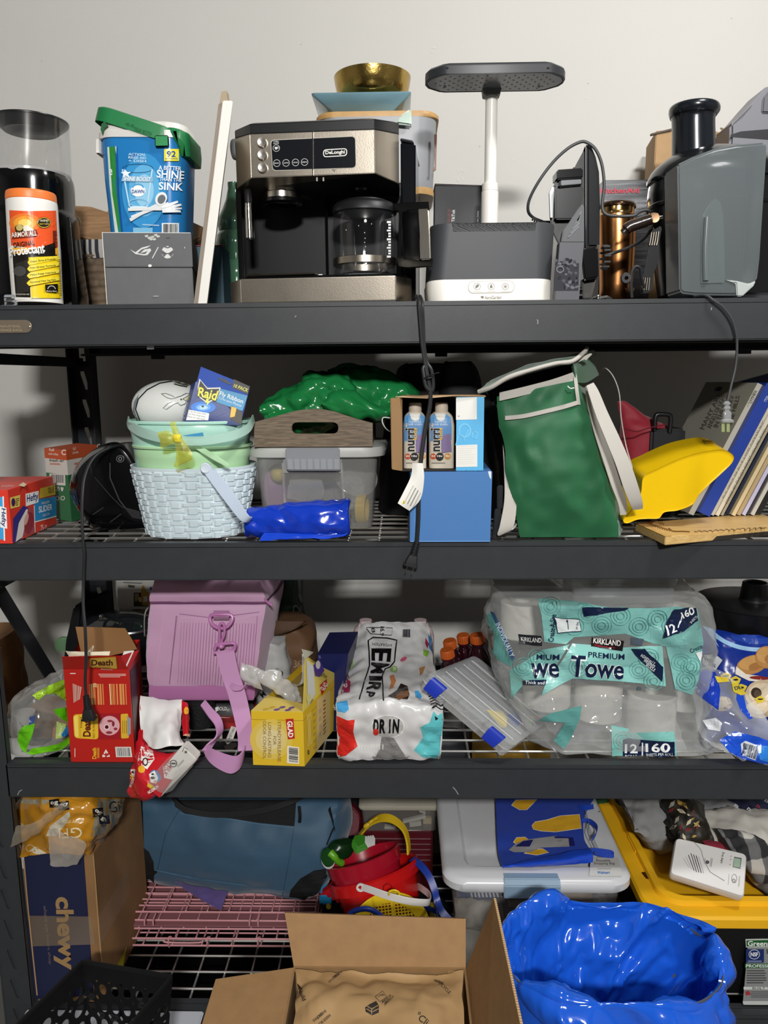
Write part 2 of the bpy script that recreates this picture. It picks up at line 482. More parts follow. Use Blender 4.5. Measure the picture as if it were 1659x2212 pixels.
for z in (Z1, Z2, Z3, Z4):
    O('front_beam', [bx(XL-.006, XR, 0, .022, z-.08, z), bx(XL-.006, XR, .0, .045, z-.012, z-.006), bx(XL-.006, XR, .02, .04, z-.083, z-.077)], BM, rack, bev=.0025)
    O('rear_beam', [bx(XL, XR, .588, .61, z-.08, z-.002), bx(XL, XR, .56, .6, z-.083, z-.077)], BK, rack, bev=.002)
    O('side_beam', bx(XL-.02, XL-.004, .03, .59, z-.112, z-.088), BK, rack, bev=.001)
    W_ = []
    y = .068
    while y < .58: W_.append(tube([V(XL, y, z-.0035), V(XR, y, z-.0035)], .003, 6, 0)); y += .0535
    x = XL+.03
    while x < XR: W_.append(tube([V(x, .01, z-.0095), V(x, .6, z-.0095)], .0029, 6, 0)); x += .066
    O('wire_deck', W_, WIRE if z < 1.5 else BK, rack)
O('deck_board', bx(XL, XR, .05, .588, Z1-.02, Z1-.014), M('16181b', .8), rack)
def post(y0, y1, yf, XL):
    # L-shaped upright: a slotted flange facing front and a plain web
    sl = []
    z = .07
    S = []
    x0, x1 = XL-.066, XL
    cuts = []
    while z < Z1-.1: cuts.append(z); z += .0775
    # flange strips left and right of the slots, and the bridges between slots
    S.append(bx(x0, x0+.022, yf, yf+.003, 0, Z1-.004)); S.append(bx(x0+.040, x1, yf, yf+.003, 0, Z1-.004))
    for c in cuts:
        S.append(bx(x0+.022, x0+.040, yf, yf+.003, c+.050, c+.0775))
        S.append(prism([V(x0+.022, yf, c), V(x0+.033, yf, c), V(x0+.022, yf, c+.042)], V(0, .003, 0)))
        S.append(prism([V(x0+.040, yf, c+.020), V(x0+.040, yf, c+.05), V(x0+.033, yf, c+.05)], V(0, .003, 0)))
    S.append(bx(x0, x0+.003, y0, y1, 0, Z1-.004)); S.append(bx(x1-.003, x1, y0, y0+.02 if yf < .3 else y1, 0, Z1-.004))
    if yf < .3: S.append(bx(x0+.004, x1-.003, yf+.004, yf+.006, 0, Z1-.01))  # backing strip added behind the front flange so its slots look dark
    return S
O('front_post', post(0, .045, .001, XL), BM, rack)
O('rear_post', post(.565, .61, .6, XL+.024), BK, rack)
# the tilted brace of the left end frame
def bar(a, b, w, t): return ribbon([a, (a+b)/2, b], w, t, 0)
O('diagonal_brace', bar(atp(-14, 1258, V(-.885, 0, 0), X_), atp(126, 1486, V(-.885, 0, 0), X_), V(0, .03, .03), .004), BK, rack)
# hooked tabs under the top beams
for x in (325, 940, 1597): O('beam_tab', bx(at(x, 700, .6).x, at(x+26, 700, .6).x, .588, .606, Z1-.092, Z1-.08), BK, rack)
# maker's plate
pl = prism(rr3(at(-45, 706, -.001), X_, Z_, at(69, 706, 0).x-at(-45, 706, 0).x, .0125, .0124, 8), V(0, -.0014, 0))
plate = O('name_plate', pl, M('b9a994', .35, m=.9), rack, bev=.0006, label='brushed metal plate riveted to the top beam')
O('rivet', lathe(at(63.5, 706, -.0022), [(.0, -.0025), (.0025, -.0015), (.0032, 0)], up=Y_, n=14), M('d8cfc0', .3, m=1), plate)
Pr(plate, (V(0, -.0026, 0), Y_), 'lettering').txt('INDUSTRIAL', 22, 705, 46, 5, 'a08f78').txt('STORAGE RACK', 20, 713, 58, 5, 'a08f78').done()
sc_ = Pr(rack, (V(0, -.0002, 0), Y_), 'scratch')
for P in ([(38, 1717), (42, 1709), (48, 1706)], [(978, 1700), (984, 1706), (990, 1716)], [(1160, 690), (1162, 694), (1161, 700)], [(640, 682), (637, 685)], [(1537, 664), (1536, 670)]): sc_.line(P, 2, '8d8f90')
sc_.done()
O('bar_code_tag', bx(at(311, 757, .0).x, at(326, 757, 0).x, .019, .0215, Z1-.0865, Z1-.0805), M('cfcfcf', .5), rack)
# ------------------------------------------------------------------ top shelf
def rowsB(R, Yc, ry=1.0, e=2):
    """outline rows (y, x left, x right) at depth Yc -> rings"""
    o = []
    for r in R:
        a, b = at(r[1], r[0], Yc), at(r[2], r[0], Yc)
        k = r[3] if len(r) > 3 else e
        h = (b-a).length/2
        o.append(((a+b)/2, (b-a)/2, Y_*(h*ry if ry < 3 else ry-10), k))
    return o
class VP:
    """a vertical plane through two points; q(x, y, d) = the point seen at (x, y), d behind that plane"""
    def __init__(s, A, B):
        s.A = A; u = B-A; u.z = 0; s.u = u.normalized(); s.n = V(-s.u.y, s.u.x, 0)
    def q(s, x, y, d=0): return atp(x, y, s.A+s.n*d, s.n)
    def surf(s, d=0): return (s.A+s.n*d, s.n)
def vbox(A, B, depth, z0, z1, back=None):
    n = VP(A, B).n if back is None else back
    a, b = V(A.x, A.y, z0), V(B.x, B.y, z0)
    return box8(a, b, b+n*depth, a+n*depth, V(0, 0, z1-z0))
GLOSSK = M('08090b', .16, coat=.3)
BLK = M('0d0e10', .42)
RUB = M('141517', .6)
SATIN = M('d6d1c9', .3, m=1)
STEEL = M('c3b9aa', .27, m=1, bump=(400, .05), var=(14, .10))
CHROME = M('e9e6e0', .09, m=1)
GLASS = CL('3a3e44', .03, .15, .03)
def plug(name_parent, c, d, side, col=RUB, blades=True):
    """mains plug at c pointing along d"""
    d = d.normalized(); w = d.cross(side).normalized(); side = w.cross(d).normalized()
    O('strain_relief', [lathe(c-d*.03, [(.0045, 0), (.006, .028)], up=d, n=12)]+[lathe(c-d*(.028-.006*k), [(.0066+.0004*k, 0), (.0066+.0004*k, .003)], up=d, n=12) for k in range(5)], col, name_parent)
    O('plug', loft([rr3(c, side, w, .0085, .006, .003), rr3(c+d*.014, side, w, .0125, .008, .003), rr3(c+d*.02, side, w, .0125, .008, .003), rr3(c+d*.021, side, w, .015, .0095, .003), rr3(c+d*.024, side, w, .015, .0095, .003)]), col, name_parent, bev=.0006)
    if blades:
        for k in (-1, 1): O('blade', prism([c+d*.024+side*(k*.0065)+w*.003, c+d*.024+side*(k*.0065)-w*.003, c+d*.04+side*(k*.0065)-w*.003, c+d*.04+side*(k*.0065)+w*.003], side*.0015), CHROME, name_parent)

# clear-hopper machine at the left end
t = T('hopper_grinder', 'black countertop grinder with tall clear hopper, behind the orange-capped wipes', 'grinder')
O('body', body(rowsB([(384, -14, 147), (400, -15, 150), (440, -14, 152), (462, -13, 154), (475, -14, 158), (560, -18, 167), (640, -24, 178), (654, -26, 180)], .2, 1, 2.6), 40), GLOSSK, t)
O('hopper', thick(loft([ring(*r[:3], 44, 2) for r in rowsB([(264, -8, 142), (300, -9, 144), (384, -14, 148)], .2)], c0=0, c1=0), .0018), CL('8a8d90', .015, .12, .05), t)
O('hopper_lid', [body(rowsB([(262, -9, 143), (266, -9, 143), (272, -4, 138), (286, 12, 122)], .2), 44), lathe(at(67, 285, .2), [(.048, 0), (.05, .006), (.03, .012), (.026, .02), (.0, .02)])], M('0c0d0f', .3), t)
O('hopper_collar', body(rowsB([(378, -13, 148), (386, -14, 148), (392, -14, 149)], .2), 44), CL('ffffff', .35, .4, .2), t)
for s_ in (148, -6): O('side_rail', ribbon([at(s_, 470, .125), at(s_+8, 560, .122), at(s_+16, 652, .118)], V(.012, 0, 0), .01), GLOSSK, t, bev=.002)
O('feed_slot', bx(at(10, 480, .1).x, at(128, 480, .1).x, .098, .1, Z1+.01, Z1+.12), M('050607', .3), t)

# grey plug lying at the shelf edge
t = T('loose_plug', 'grey plug with bright metal blades lying left of the wipes canister', 'plug')
c = at(22, 645, .015); c.z = Z1+.011
O('plug_body', loft([rr3(c+V(-.012, .03, -.004), X_, Z_, .007, .006, .003), rr3(c+V(0, .012, 0), X_, Z_, .012, .0105, .004), rr3(c, X_, Z_, .013, .011, .004)]), M('8b8f92', .4), t, bev=.001)
for k in (.004, -.004): O('blade', bx(c.x-.006, c.x+.009, c.y-.013, c.y, c.z+k-.0008, c.z+k+.0008), CHROME, t)
O('cord', tube([c+V(-.012, .03, -.004), c+V(-.03, .05, -.006), c+V(-.08, .09, -.007)], .004), M('6d7174', .5), t)

# wipes canister
t = T('wipes_canister', 'orange and black car wipes canister with orange cap and white base', 'canister')
Rw = rowsB([(437, 17.5, 119), (452, 18, 121), (540, 23, 126.5), (644, 31, 132), (648, 31, 132.5), (656, 34, 133)], .055)
bd = body(Rw, 48, 3)
O('canister_body', bd, M('f2efe8', .35), t)
cp = body(rowsB([(417, 20, 114), (420, 17, 117), (437, 16.5, 119)], .055), 48)
O('cap', cp, M('f5813a', .4), t, bev=.002)
lb = Pr(t, bd, 'label_print', step=6, rough=.3, off=.0004)
lb.poly([(20, 454), (60, 456), (121, 455), (125, 535), (70, 536), (24, 530)], 'ee5a28')
for r_, c_ in ((34, 'f08030'), (24, 'f5a53a'), (14, 'fbd46a')): lb.ell(54, 482, r_, r_*.62, c_)
lb.poly([(27, 535), (124, 535), (126, 551), (29, 562)], 'f0b431')
lb.poly([(40, 550), (118, 524), (119, 552), (37, 568)], '15130f')
lb.poly([(28, 548), (122, 550), (124, 562), (62, 566), (66, 642), (35, 641), (29, 565)], '1a1713')
lb.poly([(62, 556), (126, 553), (131, 644), (68, 644)], 'f2d21c')
lb.poly([(35, 570), (62, 560), (66, 585), (63, 630), (38, 636)], '2d2b28')
lb.ell(44, 586, 13, 11, '4b4a48')
for k, y in enumerate((561, 575, 590, 606)): lb.poly([(60-k*.4, y+6), (64, y), (124, y-9), (126, y-1), (64, y+12)], ['f4dd3a', 'f4dd3a', 'f6e04a', 'f4dd3a'][k]); lb.txt(['Cleans, Shines & Protects', 'Non-Greasy Formula', 'Helps Keep Interiors', 'Guaranteed Wipes Stay Moist'][k], 92, y+1.5, 52, 5, '2a2616', 7, 0)
lb.ell(94.5, 481, 15, 12, '221b10').oval(94.5, 481, 14, 11, 1.2, 'e8c53a'); lb.txt('WIPES', 95, 477, 18, 5, 'f2e9c8').txt('READY TO USE', 95, 484, 20, 3, 'e8c53a')
lb.poly([(27, 505), (44, 494), (78, 496), (82, 506), (78, 511), (27, 516)], '8c2a16')
lb.ell(43, 494, 10, 9, '3a2a18').ell(43, 492, 7, 7, 'c9b36a').poly([(50, 490), (60, 486), (74, 498), (52, 500)], 'e9e3d2')
lb.txt('ARMOR ALL', 53, 506, 53, 11, 'f7f2e4', 5, .02)
lb.txt('ORIGINAL', 52, 527, 45, 11, '1c1712', 8, .015)
lb.txt('Protectant', 59, 540, 73, 19, 'fbf8f0', 8, .03)
lb.txt('Wipes', 83, 547, 24, 6, 'fbf8f0', 6, .01)
lb.poly([(96, 615), (122, 613), (122, 632), (97, 630)], '16130f').oval(109, 628, 9, 11, 1.5, 'd9d3c4', a0=20, a1=160).txt('Medium Shine', 109, 629, 20, 3, 'e9e3d4')
lb.bars(quad(113, 498, 123, 498, 123.5, 536, 114, 536), 16, '2a1a12', 3, False, .5).bars(quad(123, 560, 128, 560, 130, 640, 126, 640), 22, '6b5c12', 4, False, .5)
lb.txt('30 PRE-MOISTENED WIPES', 50, 636, 28, 3, 'cfc9bb')
lb.done()

# lidded wicker basket
t = T('wicker_basket', 'brown woven picnic basket with wooden lid and striped cloth lining, behind grey box', 'basket')
bc, bw, bd_ = at(283, 600, .45), .195, .125
def bring(z, k, e=3.2, n=96): return ring(V(bc.x, bc.y, z), X_*bw*k, Y_*bd_*k, n, e)
L = []
nr = 36; zt = at(283, 548, .35).z
for i in range(nr+1):
    z = Z1+.002+(zt-Z1)*i/nr; row = int(i/4); rg = bring(z, .86+.10*i/nr)
    bul = math.sin(PI*(i % 4+.001)/4)
    for j in range(96):
        ph = ((j//4)+row) % 2; d = (.0045 if ph else .0005)*bul*math.sin(PI*((j % 4)+.5)/4)+.0015*bul
        p = rg[j]; rg[j] = p+(p-V(bc.x, bc.y, p.z)).normalized()*d
    L.append(rg)
O('woven_body', loft(L), M('6a5946', .6, var=(60, .35)), t, ang=60)
ST = []
for k in range(96):
    a0, a1 = 2*PI*k/96, 2*PI*(k+1)/96
L2 = [bring(zt-.012, .975, n=240), bring(zt+.004, 1.0, n=240), bring(zt+.03, .985, n=240)]
v, f = loft(L2, c0=0, c1=0)
O('cloth_lining', [(v, [q for i, q in enumerate(f) if i % 2], 0), (v, [q for i, q in enumerate(f) if not i % 2], 1)], [M('2c3038', .9), M('b3aea6', .9)], t, norm=False)
zl = zt+.03
lp, ln = at(290, 526, .325), V(0, -.8, .6).normalized()
O('wooden_lid', prism([atp(x, y, lp, ln) for x, y in ((138, 441), (196, 444), (262, 466), (417, 478), (441, 489), (436, 513), (400, 530), (233, 527), (158, 512))], -ln*.02), WOOD('7d5f42', '9a7856', 18, (1, 9, 9), .5), t, bev=.004)
hx = at(228, 440, .42)
O('carry_handle', [tube([V(hx.x+.0045*math.cos(k*2.1), bc.y-.05, zl+.02+.009*k+0) + V(.004*k*.5, .004*k, 0) for k in range(12)], .007, 8, 3), tube([V(hx.x-.0045*math.cos(k*2.1), bc.y-.056, zl+.02+.009*k) + V(.004*k*.5, .004*k, 0) for k in range(12)], .007, 8, 3)], M('9c7443', .5, var=(90, .3)), t)
O('handle_collar', [lathe(V(hx.x, bc.y-.05, zl+.024+.006*k), [(.0125, 0), (.0135, .003), (.0125, .006)], n=16) for k in range(4)], M('c79b50', .4), t)
O('lid_ring', tube([V(hx.x-.045+.014*math.cos(a), bc.y-.12, zl+.04+.012*math.sin(a)) for a in [k*PI/5 for k in range(10)]], .0025, 6, 2, True), M('a9a58a', .45), t)

# dark carton and dishwasher-pod tub on top
vp = VP(at(238, 655, .03), at(420, 655, .045))
t = T('dark_carton', 'dark grey carton with two white emblems, under the dishwasher pod tub', 'box')
CB = V(-.2, 1, 0).normalized(); a, b = vp.q(233, 655), vp.q(419.5, 655); zt_ = vp.q(325, 503.5).z; zs = vp.q(325, 577).z
O('carton_base', vbox(a, b, .2, Z1, zs-.0012, CB), M('5b5c5e', .55, var=(40, .06)), t, bev=.0012)
O('carton_lid', vbox(a-vp.u*.001-vp.n*.001, b+vp.u*.001-vp.n*.001, .202, zs, zt_, CB), M('58595b', .55, var=(40, .06)), t, bev=.0012)
O('white_edge', [vbox(a-vp.u*.0022-vp.n*.0006, a-vp.u*.0009-vp.n*.0006, .001, Z1, zt_+.0005), vbox(a-vp.u*.002-vp.n*.0006, b-vp.n*.0006, .001, zt_, zt_+.0012)], M('d9d7d2', .6), t)
lb = Pr(t, vp.surf(-.001), 'emblem_print')
W1 = 'd2d2d0'
lb.poly([(281, 539), (293, 549), (312, 552), (322, 545), (312, 549), (297, 547)], W1).poly([(290, 547), (306, 535), (326, 530), (319, 535), (306, 539), (297, 547)], W1).poly([(303, 547), (312, 539), (324, 537), (320, 542), (312, 545)], W1).poly([(312, 552), (324, 536), (327, 541), (319, 551)], W1)
lb.line([(329, 558), (342, 534)], 2, W1)
lb.ell(362, 545, 13, 13.5, W1).poly([(350, 540), (362, 549), (374, 540), (376, 545), (370, 556), (362, 547), (354, 556), (348, 545)], '58595b').poly([(353, 533.5), (362, 537), (371, 533.5), (366, 532), (362, 534), (358, 532)], '58595b')
for x, y in ((312, 509), (318, 513), (325, 511), (332, 507), (337, 510), (322, 516), (329, 516)): lb.poly([(x, y), (x+7, y-2), (x+9, y+2), (x+3, y+4)], 'bdbcb8')
lb.ell(324, 574, 4, 3, 'e6e4de').ell(337, 640, 7, 2, '8a8a88').ell(363, 514, 5, 1.5, '3b3c3e').ell(399, 535, .8, 2, 'c9c8c4')
lb.done()

t = T('pod_tub', 'blue dishwasher pod tub with green flip lid, standing on dark carton', 'tub')
Yc = .14
def tubrow(y, xl, xr, hy):
    a, b = at(xl, y, Yc), at(xr, y, Yc); c = (a+b)/2; u = (b-a)/2
    return [c+u*(x/1.0)+Y_*yy for x, yy in rrect(1.0, hy, .36 if hy > 1 else .3, 8)]
def tring(y, xl, xr, hy, r=.03, z=None):
    a, b = at(xl, y, Yc), at(xr, y, Yc); c = (a+b)/2; u = (b-a).normalized(); hx_ = (b-a).length/2
    if z is not None: c = c.copy(); c.z = z
    return rr3(c, u, Y_, hx_, hy, r, 8)
sl = loft([tring(503, 249, 409, .055, .034, zt_+.0002), tring(480, 247, 410.5, .056, .034), tring(400, 238, 412.5, .059, .036), tring(314, 232, 414, .062, .038)])
O('tub_body', [sl], M('2479b9', .22, spec=.5), t)
O('white_rim', [loft([tring(316, 226, 417, .064, .04), tring(302, 227, 417, .065, .04), tring(300, 230, 414, .062, .038), tring(284, 232, 412, .06, .038), tring(281, 238, 406, .056, .036)]), loft([tring(345, 226, 236, .05, .008), tring(316, 226, 236, .05, .008)])], CL('f6f3ec', .75, .25, .3), t)
lb = Pr(t, sl, 'label_print', step=9, rough=.22, off=.0004)
lb.poly([(232, 318), (249, 316), (253, 420), (262, 503), (250, 503), (238, 400)], '2f8a3c').poly([(232, 318), (236, 317), (243, 420), (256, 503), (249, 503), (237, 400)], 'd7e6d8')
lb.poly([(249, 316), (254, 316), (258, 420), (266, 503), (262, 503), (253, 420)], '174f96')
lb.txt('e', 239.5, 372, 7, 14, 'eef4ee', 0, .02)
for r_, c_ in ((60, '3b93cd'), (42, '63b1df'), (26, '95cdeb')): lb.ell(312, 412, r_*.8, r_*1.35, c_)
lb.rect(355, 322, 386, 348, 'e8dc3a').txt('92', 370, 333, 19, 13, '20489a', 0, .02).txt('ACTIONPACS', 370, 343, 26, 3, '20489a')
for s_, y, w, h in (('A BETTER', 363.5, 47, 9), ('SHINE', 377, 57, 17), ('THAN THE', 388.5, 46, 7.5), ('SINK', 403, 51, 17)): lb.txt(s_, 367+(y-363)*.05, y, w, h, 'f6fafc', -3, .02 if h > 10 else .01)
lb.oval(298, 364, 34, 10, 1.2, '24587f').poly([(264, 366), (267, 366), (282, 446), (279, 446)], 'bfe0f0').poly([(331, 366), (328, 366), (317, 446), (320, 446)], 'bfe0f0').oval(300, 438, 21, 9, 2.5, '8cc3e2').poly([(281, 446), (319, 446), (317, 452), (284, 452)], 'd9eef7')
lb.poly([(266, 380), (332, 383), (331, 394), (263, 392)], '8fb9d6').txt('SHINE BOOST', 297, 387, 60, 9, 'ffffff', -2, .01, .2)
lb.ell(299, 412, 16, 13, 'f4f8fa').oval(299, 406, 13, 9, 3, '4fa3d4', a0=0, a1=180).txt('DAWN', 299, 414, 27, 8, '2b4f92', 0, .02)
for (x0, y0, x1, y1) in ((282, 476, 352, 437), (285, 470, 365, 440), (278, 453, 372, 452)): lb.line([(x0, y0), ((x0+x1)/2, (y0+y1)/2-1), (x1, y1)], 7, 'e3e6e6')
lb.ell(349, 430, 12, 15, 'eceeee', -25).ell(350, 431, 8, 10, '6d7478', -25)
lb.poly([(352, 449), (388, 440), (390, 444), (376, 449), (390, 448), (390, 452), (376, 453), (388, 455), (388, 459), (352, 460)], 'e9ecec').poly([(351, 445), (382, 434), (383, 438), (366, 447), (352, 451)], 'f0f2f2')
for s_, y in (('ACTION-', 334), ('RINSE AID', 341), ('+ DISH', 348)): lb.txt(s_, 297, y, 38, 5.5, 'cfe8f4', -2)
lb.rect(350, 482, 386, 506, 'eef0ee').bars(quad(353, 484, 384, 484, 384, 505, 353, 505), 18, '1c1c1c', 5)
lb.rect(288, 492, 330, 503, '7db9da').bars(quad(308, 484, 346, 486, 346, 489, 308, 487), 2, 'cfe4f0', 6, False)
lb.poly([(270, 366), (276, 372), (284, 372), (278, 377), (281, 385), (273, 380), (266, 384), (268, 377), (262, 373), (269, 372)], 'eaf5fb')
lb.done()
# green lid, popped up at the left
e = at(404, 322, Yc); dl = (at(222, 262, Yc)-e); ul = dl.normalized(); vl = V(-ul.z, 0, ul.x)*-1
if vl.z < 0: vl = -vl
cl_ = e+dl*.5-ul*.0
hl = dl.length/2
GRN = M('1f7a45', .42)
lidL = [rr3(cl_-vl*.012, ul, Y_, hl, .066, .04, 8), rr3(cl_+vl*.014, ul, Y_, hl, .066, .04, 8), rr3(cl_+vl*.017, ul, Y_, hl-.004, .062, .038, 8)]
O('flip_lid', lidL and [loft(lidL, c0=0), loft([rr3(cl_-vl*.012, ul, Y_, hl-.003, .063, .038, 8), rr3(cl_+vl*.0125, ul, Y_, hl-.003, .063, .038, 8)], c0=0)], GRN, t, bev=0)
O('lid_hook', [prism([at(219, 268, .075), at(226, 262, .075), at(233, 272, .075), at(226, 276, .075), at(221, 290, .075), at(217, 280, .075)], V(0, .004, 0))], M('15572f', .5), t)
O('lid_back', loft([tring(352, 402, 423, .05, .008), tring(330, 395, 424, .062, .02), tring(304, 372, 421, .064, .02), tring(296, 366, 406, .062, .02)]), GRN, t, bev=.002)
O('hinge_strap', bx(at(334, 310, .07).x, at(364, 310, .07).x, .071, .0745, at(345, 317, .072).z, at(345, 292, .072).z), M('2b8a50', .4), t, bev=.002)
lb = Pr(t, (V(0, .0735, 0), Y_), 'embossed_text'); lb.txt('TEAR BOTH', 308, 284, 40, 9, '175f35', -17, .01); lb.poly([(271, 267), (279, 265), (279, 273)], '175f35').poly([(281, 270), (289, 268), (289, 276)], '175f35'); lb.done()

# teal box and green vase behind the white panel
t = O('teal_box', vbox(at(418, 655, .25), at(484, 655, .25), .08, Z1, at(450, 531, .25).z), M('3d5a66', .55), None, bev=.002); tag(t, 'flat teal box standing behind the leaning white canvas', 'box')
Pr(t, (V(0, .2499, 0), Y_), 'edge_print').line([(420, 530.5), (483, 530.5)], 2.5, '7c2c35').line([(476, 532), (476, 655)], 2, '2b4550').done()
t = O('ribbed_vase', lathe(V(at(512, 600, .43).x, .43, Z1), [(.03, 0), (.04, .004), (.046, .03), (.044, .06), (.038, .068), (.046, .085), (.05, .105), (.047, .13), (.04, .14), (.046, .155), (.048, .18), (.046, .2), (.038, .21), (.042, .222), (.041, .24), (.03, .262), (.02, .285), (.014, .31), (.014, .325), (.011, .325), (.0, .30)], n=40), M('4f7a5f', .1, coat=.6), None); tag(t, 'green glazed vase with bulging tiers, half hidden behind coffee machine', 'vase')

# white canvas seen edge-on
t = T('canvas_panel', 'white stretched canvas leaning edge-on beside the coffee machine', 'canvas')
A_, B_, C_, D_ = (at(x, y, .035) for x, y in ((427, 654), (446, 655), (503, 217), (481, 217)))
for p in (A_, B_): p.z = Z1
dv = V(-.05, .2, 0)
O('canvas', prism([A_, B_, C_, D_], dv), M('e9e6df', .7, bump=(500, .1)), t, bev=.0015)
O('backing', prism([A_-V(.009, -.002, 0), A_-V(.0005, -.002, 0), D_+V(-.0005, .002, -.002), D_+V(-.009, .002, -.006)], dv*.97), M('8f8376', .7), t)
O('corner_fold', prism([at(478, 198, .037), at(489, 196, .037), at(492, 218, .037), at(472, 236, .037)], V(0, .02, 0)), M('a8987f', .7), t)
# coffee machine
t = T('coffee_machine', 'stainless and black espresso and drip coffee machine with dark display panel', 'coffee machine')
cm = VP(at(499, 655, .052), at(889, 650, .018))
q = cm.q
def plan(P, y, z=None):
    o = []
    for x, d in P:
        p = q(x, y, d); o.append(V(p.x, p.y, Z1 if z is None else z))
    return o
zb = q(690, 599).z
bp = [(499, .055), (521, 0), (855, 0), (889, .05), (886, .3), (502, .3)]
B0 = plan(bp, 652)
def up(P, z): return [V(p.x, p.y, z) for p in P]
O('base', loft([up(B0, Z1+.004), up(B0, zb)]), STEEL, t, bev=.0015)
O('base_foot', loft([up(B0, Z1), up(B0, Z1+.004)]), BLK, t)
B1 = plan([(515, .06), (530, .012), (850, .012), (880, .05), (880, .3), (515, .3)], 600)
O('base_top', loft([up(B1, zb-.001), up(B1, zb+.006)]), GLOSSK, t, bev=.001)
zh = q(676, 378).z
col = plan([(513, .17), (868, .17), (868, .3), (513, .3)], 520)
O('back_panel', loft([up(col, zb), up(col, zh+.02)]), M('0a0b0d', .38), t)
for xa, xb in ((513, 524),):
    s_ = plan([(xa, .075), (xb, .06), (xb+3, .17), (xa, .17)], 520); O('side_pillar', loft([up(s_, zb), up(s_, zh+.01)]), BLK, t, bev=.002)
c_ = plan([(703, .15), (722, .10), (850, .10), (866, .14), (866, .17), (703, .17)], 520)
O('inner_panel', [loft([up(c_, zb+.006), up(c_, zb+.0062)]), loft([up(plan([(703, .15), (709, .14), (709, .17), (703, .17)], 520), zb), up(plan([(703, .15), (709, .14), (709, .17), (703, .17)], 520), zh)])], BLK, t)
# head
hp = [(512, .05), (543, 0), (810, 0), (862, .075), (862, .3), (512, .3)]
def hl_(ys):
    o = []
    for (x, d), y in zip(hp, ys): o.append(q(x, y, d))
    return o
lo = hl_([408, 384, 374, 397, 397, 408]); hi = hl_([299, 290, 280, 290, 290, 299])
for a_, b_ in ((4, 3), (5, 0)): lo[a_].z = lo[b_].z; hi[a_].z = hi[b_].z
def xy(P, Q): return [V(p.x, p.y, r_.z) for p, r_ in zip(P, Q)]
hi = xy(lo, hi)
O('head_shell', loft([lo, hi]), STEEL, t, bev=.0012)
zl_ = min(p.z for p in lo)
ud = [p+cm.n*.003 for p in lo]; ud2 = [V(p.x, p.y, zl_+.002)+cm.n*(.05 if i in (1, 2) else .012 if i in (0, 3) else 0) for i, p in enumerate(lo)]
O('head_underside', loft([[p+V(0, 0, .004) for p in ud], ud, ud2]), M('0e0f11', .5), t)
tp0 = [p+V(0, 0, .0005) for p in hi]
tp1 = xy(lo, hl_([282, 268, 257, 266, 266, 282])); tp1[4].z = tp1[3].z; tp1[5].z = tp1[0].z
cen = sum(tp1, V(0, 0, 0))/6
tp2 = [p+(V(cen.x, cen.y, p.z)-p)*.06+V(0, 0, .004) for p in tp1]
O('top_lid', loft([tp0, tp1, tp2]), M('101214', .33), t, bev=.0012)
O('divider', prism([q(674.5, 283, -.0008), q(677, 283, -.0008), q(677, 379, -.0008), q(674.5, 379, -.0008)], cm.n*.002), CHROME, t)
pn = Pr(t, cm.surf(-.0003), 'display_panel', rough=.18, off=.0002)
pn.poly(rq(quad(584, 302, 768, 293.5, 769.5, 363, 588.5, 369.5), .13), 'b9b4a9').poly(rq(quad(585.5, 303.5, 767, 295, 768.5, 362, 589.5, 368), .13), '15171b')
W2 = 'd4d4d2'
pn.poly(rq(quad(698, 323, 750, 320, 750, 337, 698, 340), .45), 'e4e2dc').poly(rq(quad(700, 325, 748, 322, 748, 335, 700, 338), .45), '1b1c20').txt("DeLonghi", 724, 330, 42, 10, 'ece9e2', 2.5, .025)
for x, y, s_ in ((598, 352.5, 'BOLD'), (618, 352, 'AUTO'), (638.5, 351, 'HOUR'), (658, 350.2, 'MIN')): pn.oval(x, y, 7.6, 7.8, .9, W2).txt(s_, x, y, 10, 3, W2, 2, .01)
pn.oval(597, 320, 7.6, 7.6, .9, W2).poly([(593, 317.5), (600, 317), (599.5, 322), (597, 323.5), (594, 322.5)], W2).oval(601, 319, 2, 2, .7, W2).txt('Coffee', 596.5, 305.5, 11, 3.4, W2, 2).txt('On/Off', 596.5, 309.8, 12, 3, W2, 2)
for x, y in ((566.5, 292), (567, 320), (567.5, 348)): pn.txt('o', x, y, 3, 3, '6d665c').bars(quad(561, y+2, 573, y+2, 573, y+5, 561, y+5), 1, '7d766b', 2, False)
pn.txt('v', 722, 370, 5, 3, '5b564e').bars(quad(717, 366, 728, 366, 728, 368, 717, 368), 1, '5b564e', 1, False)
pn.done()
for x, y in ((567, 308.5), (567.5, 335.5), (568, 363)):
    c = q(x, y, 0); O('chrome_button', lathe(c, [(.0096, -.001), (.0096, .004), (.0085, .0065), (.003, .006), (0, .0055)], up=-cm.n, n=28), SATIN, t)
c = q(510, 323, .10); O('side_knob', lathe(c, [(.0205, -.004), (.0205, .004), (.019, .007), (.0, .007)], up=-cm.u, n=32), M('7c7f84', .35), t)
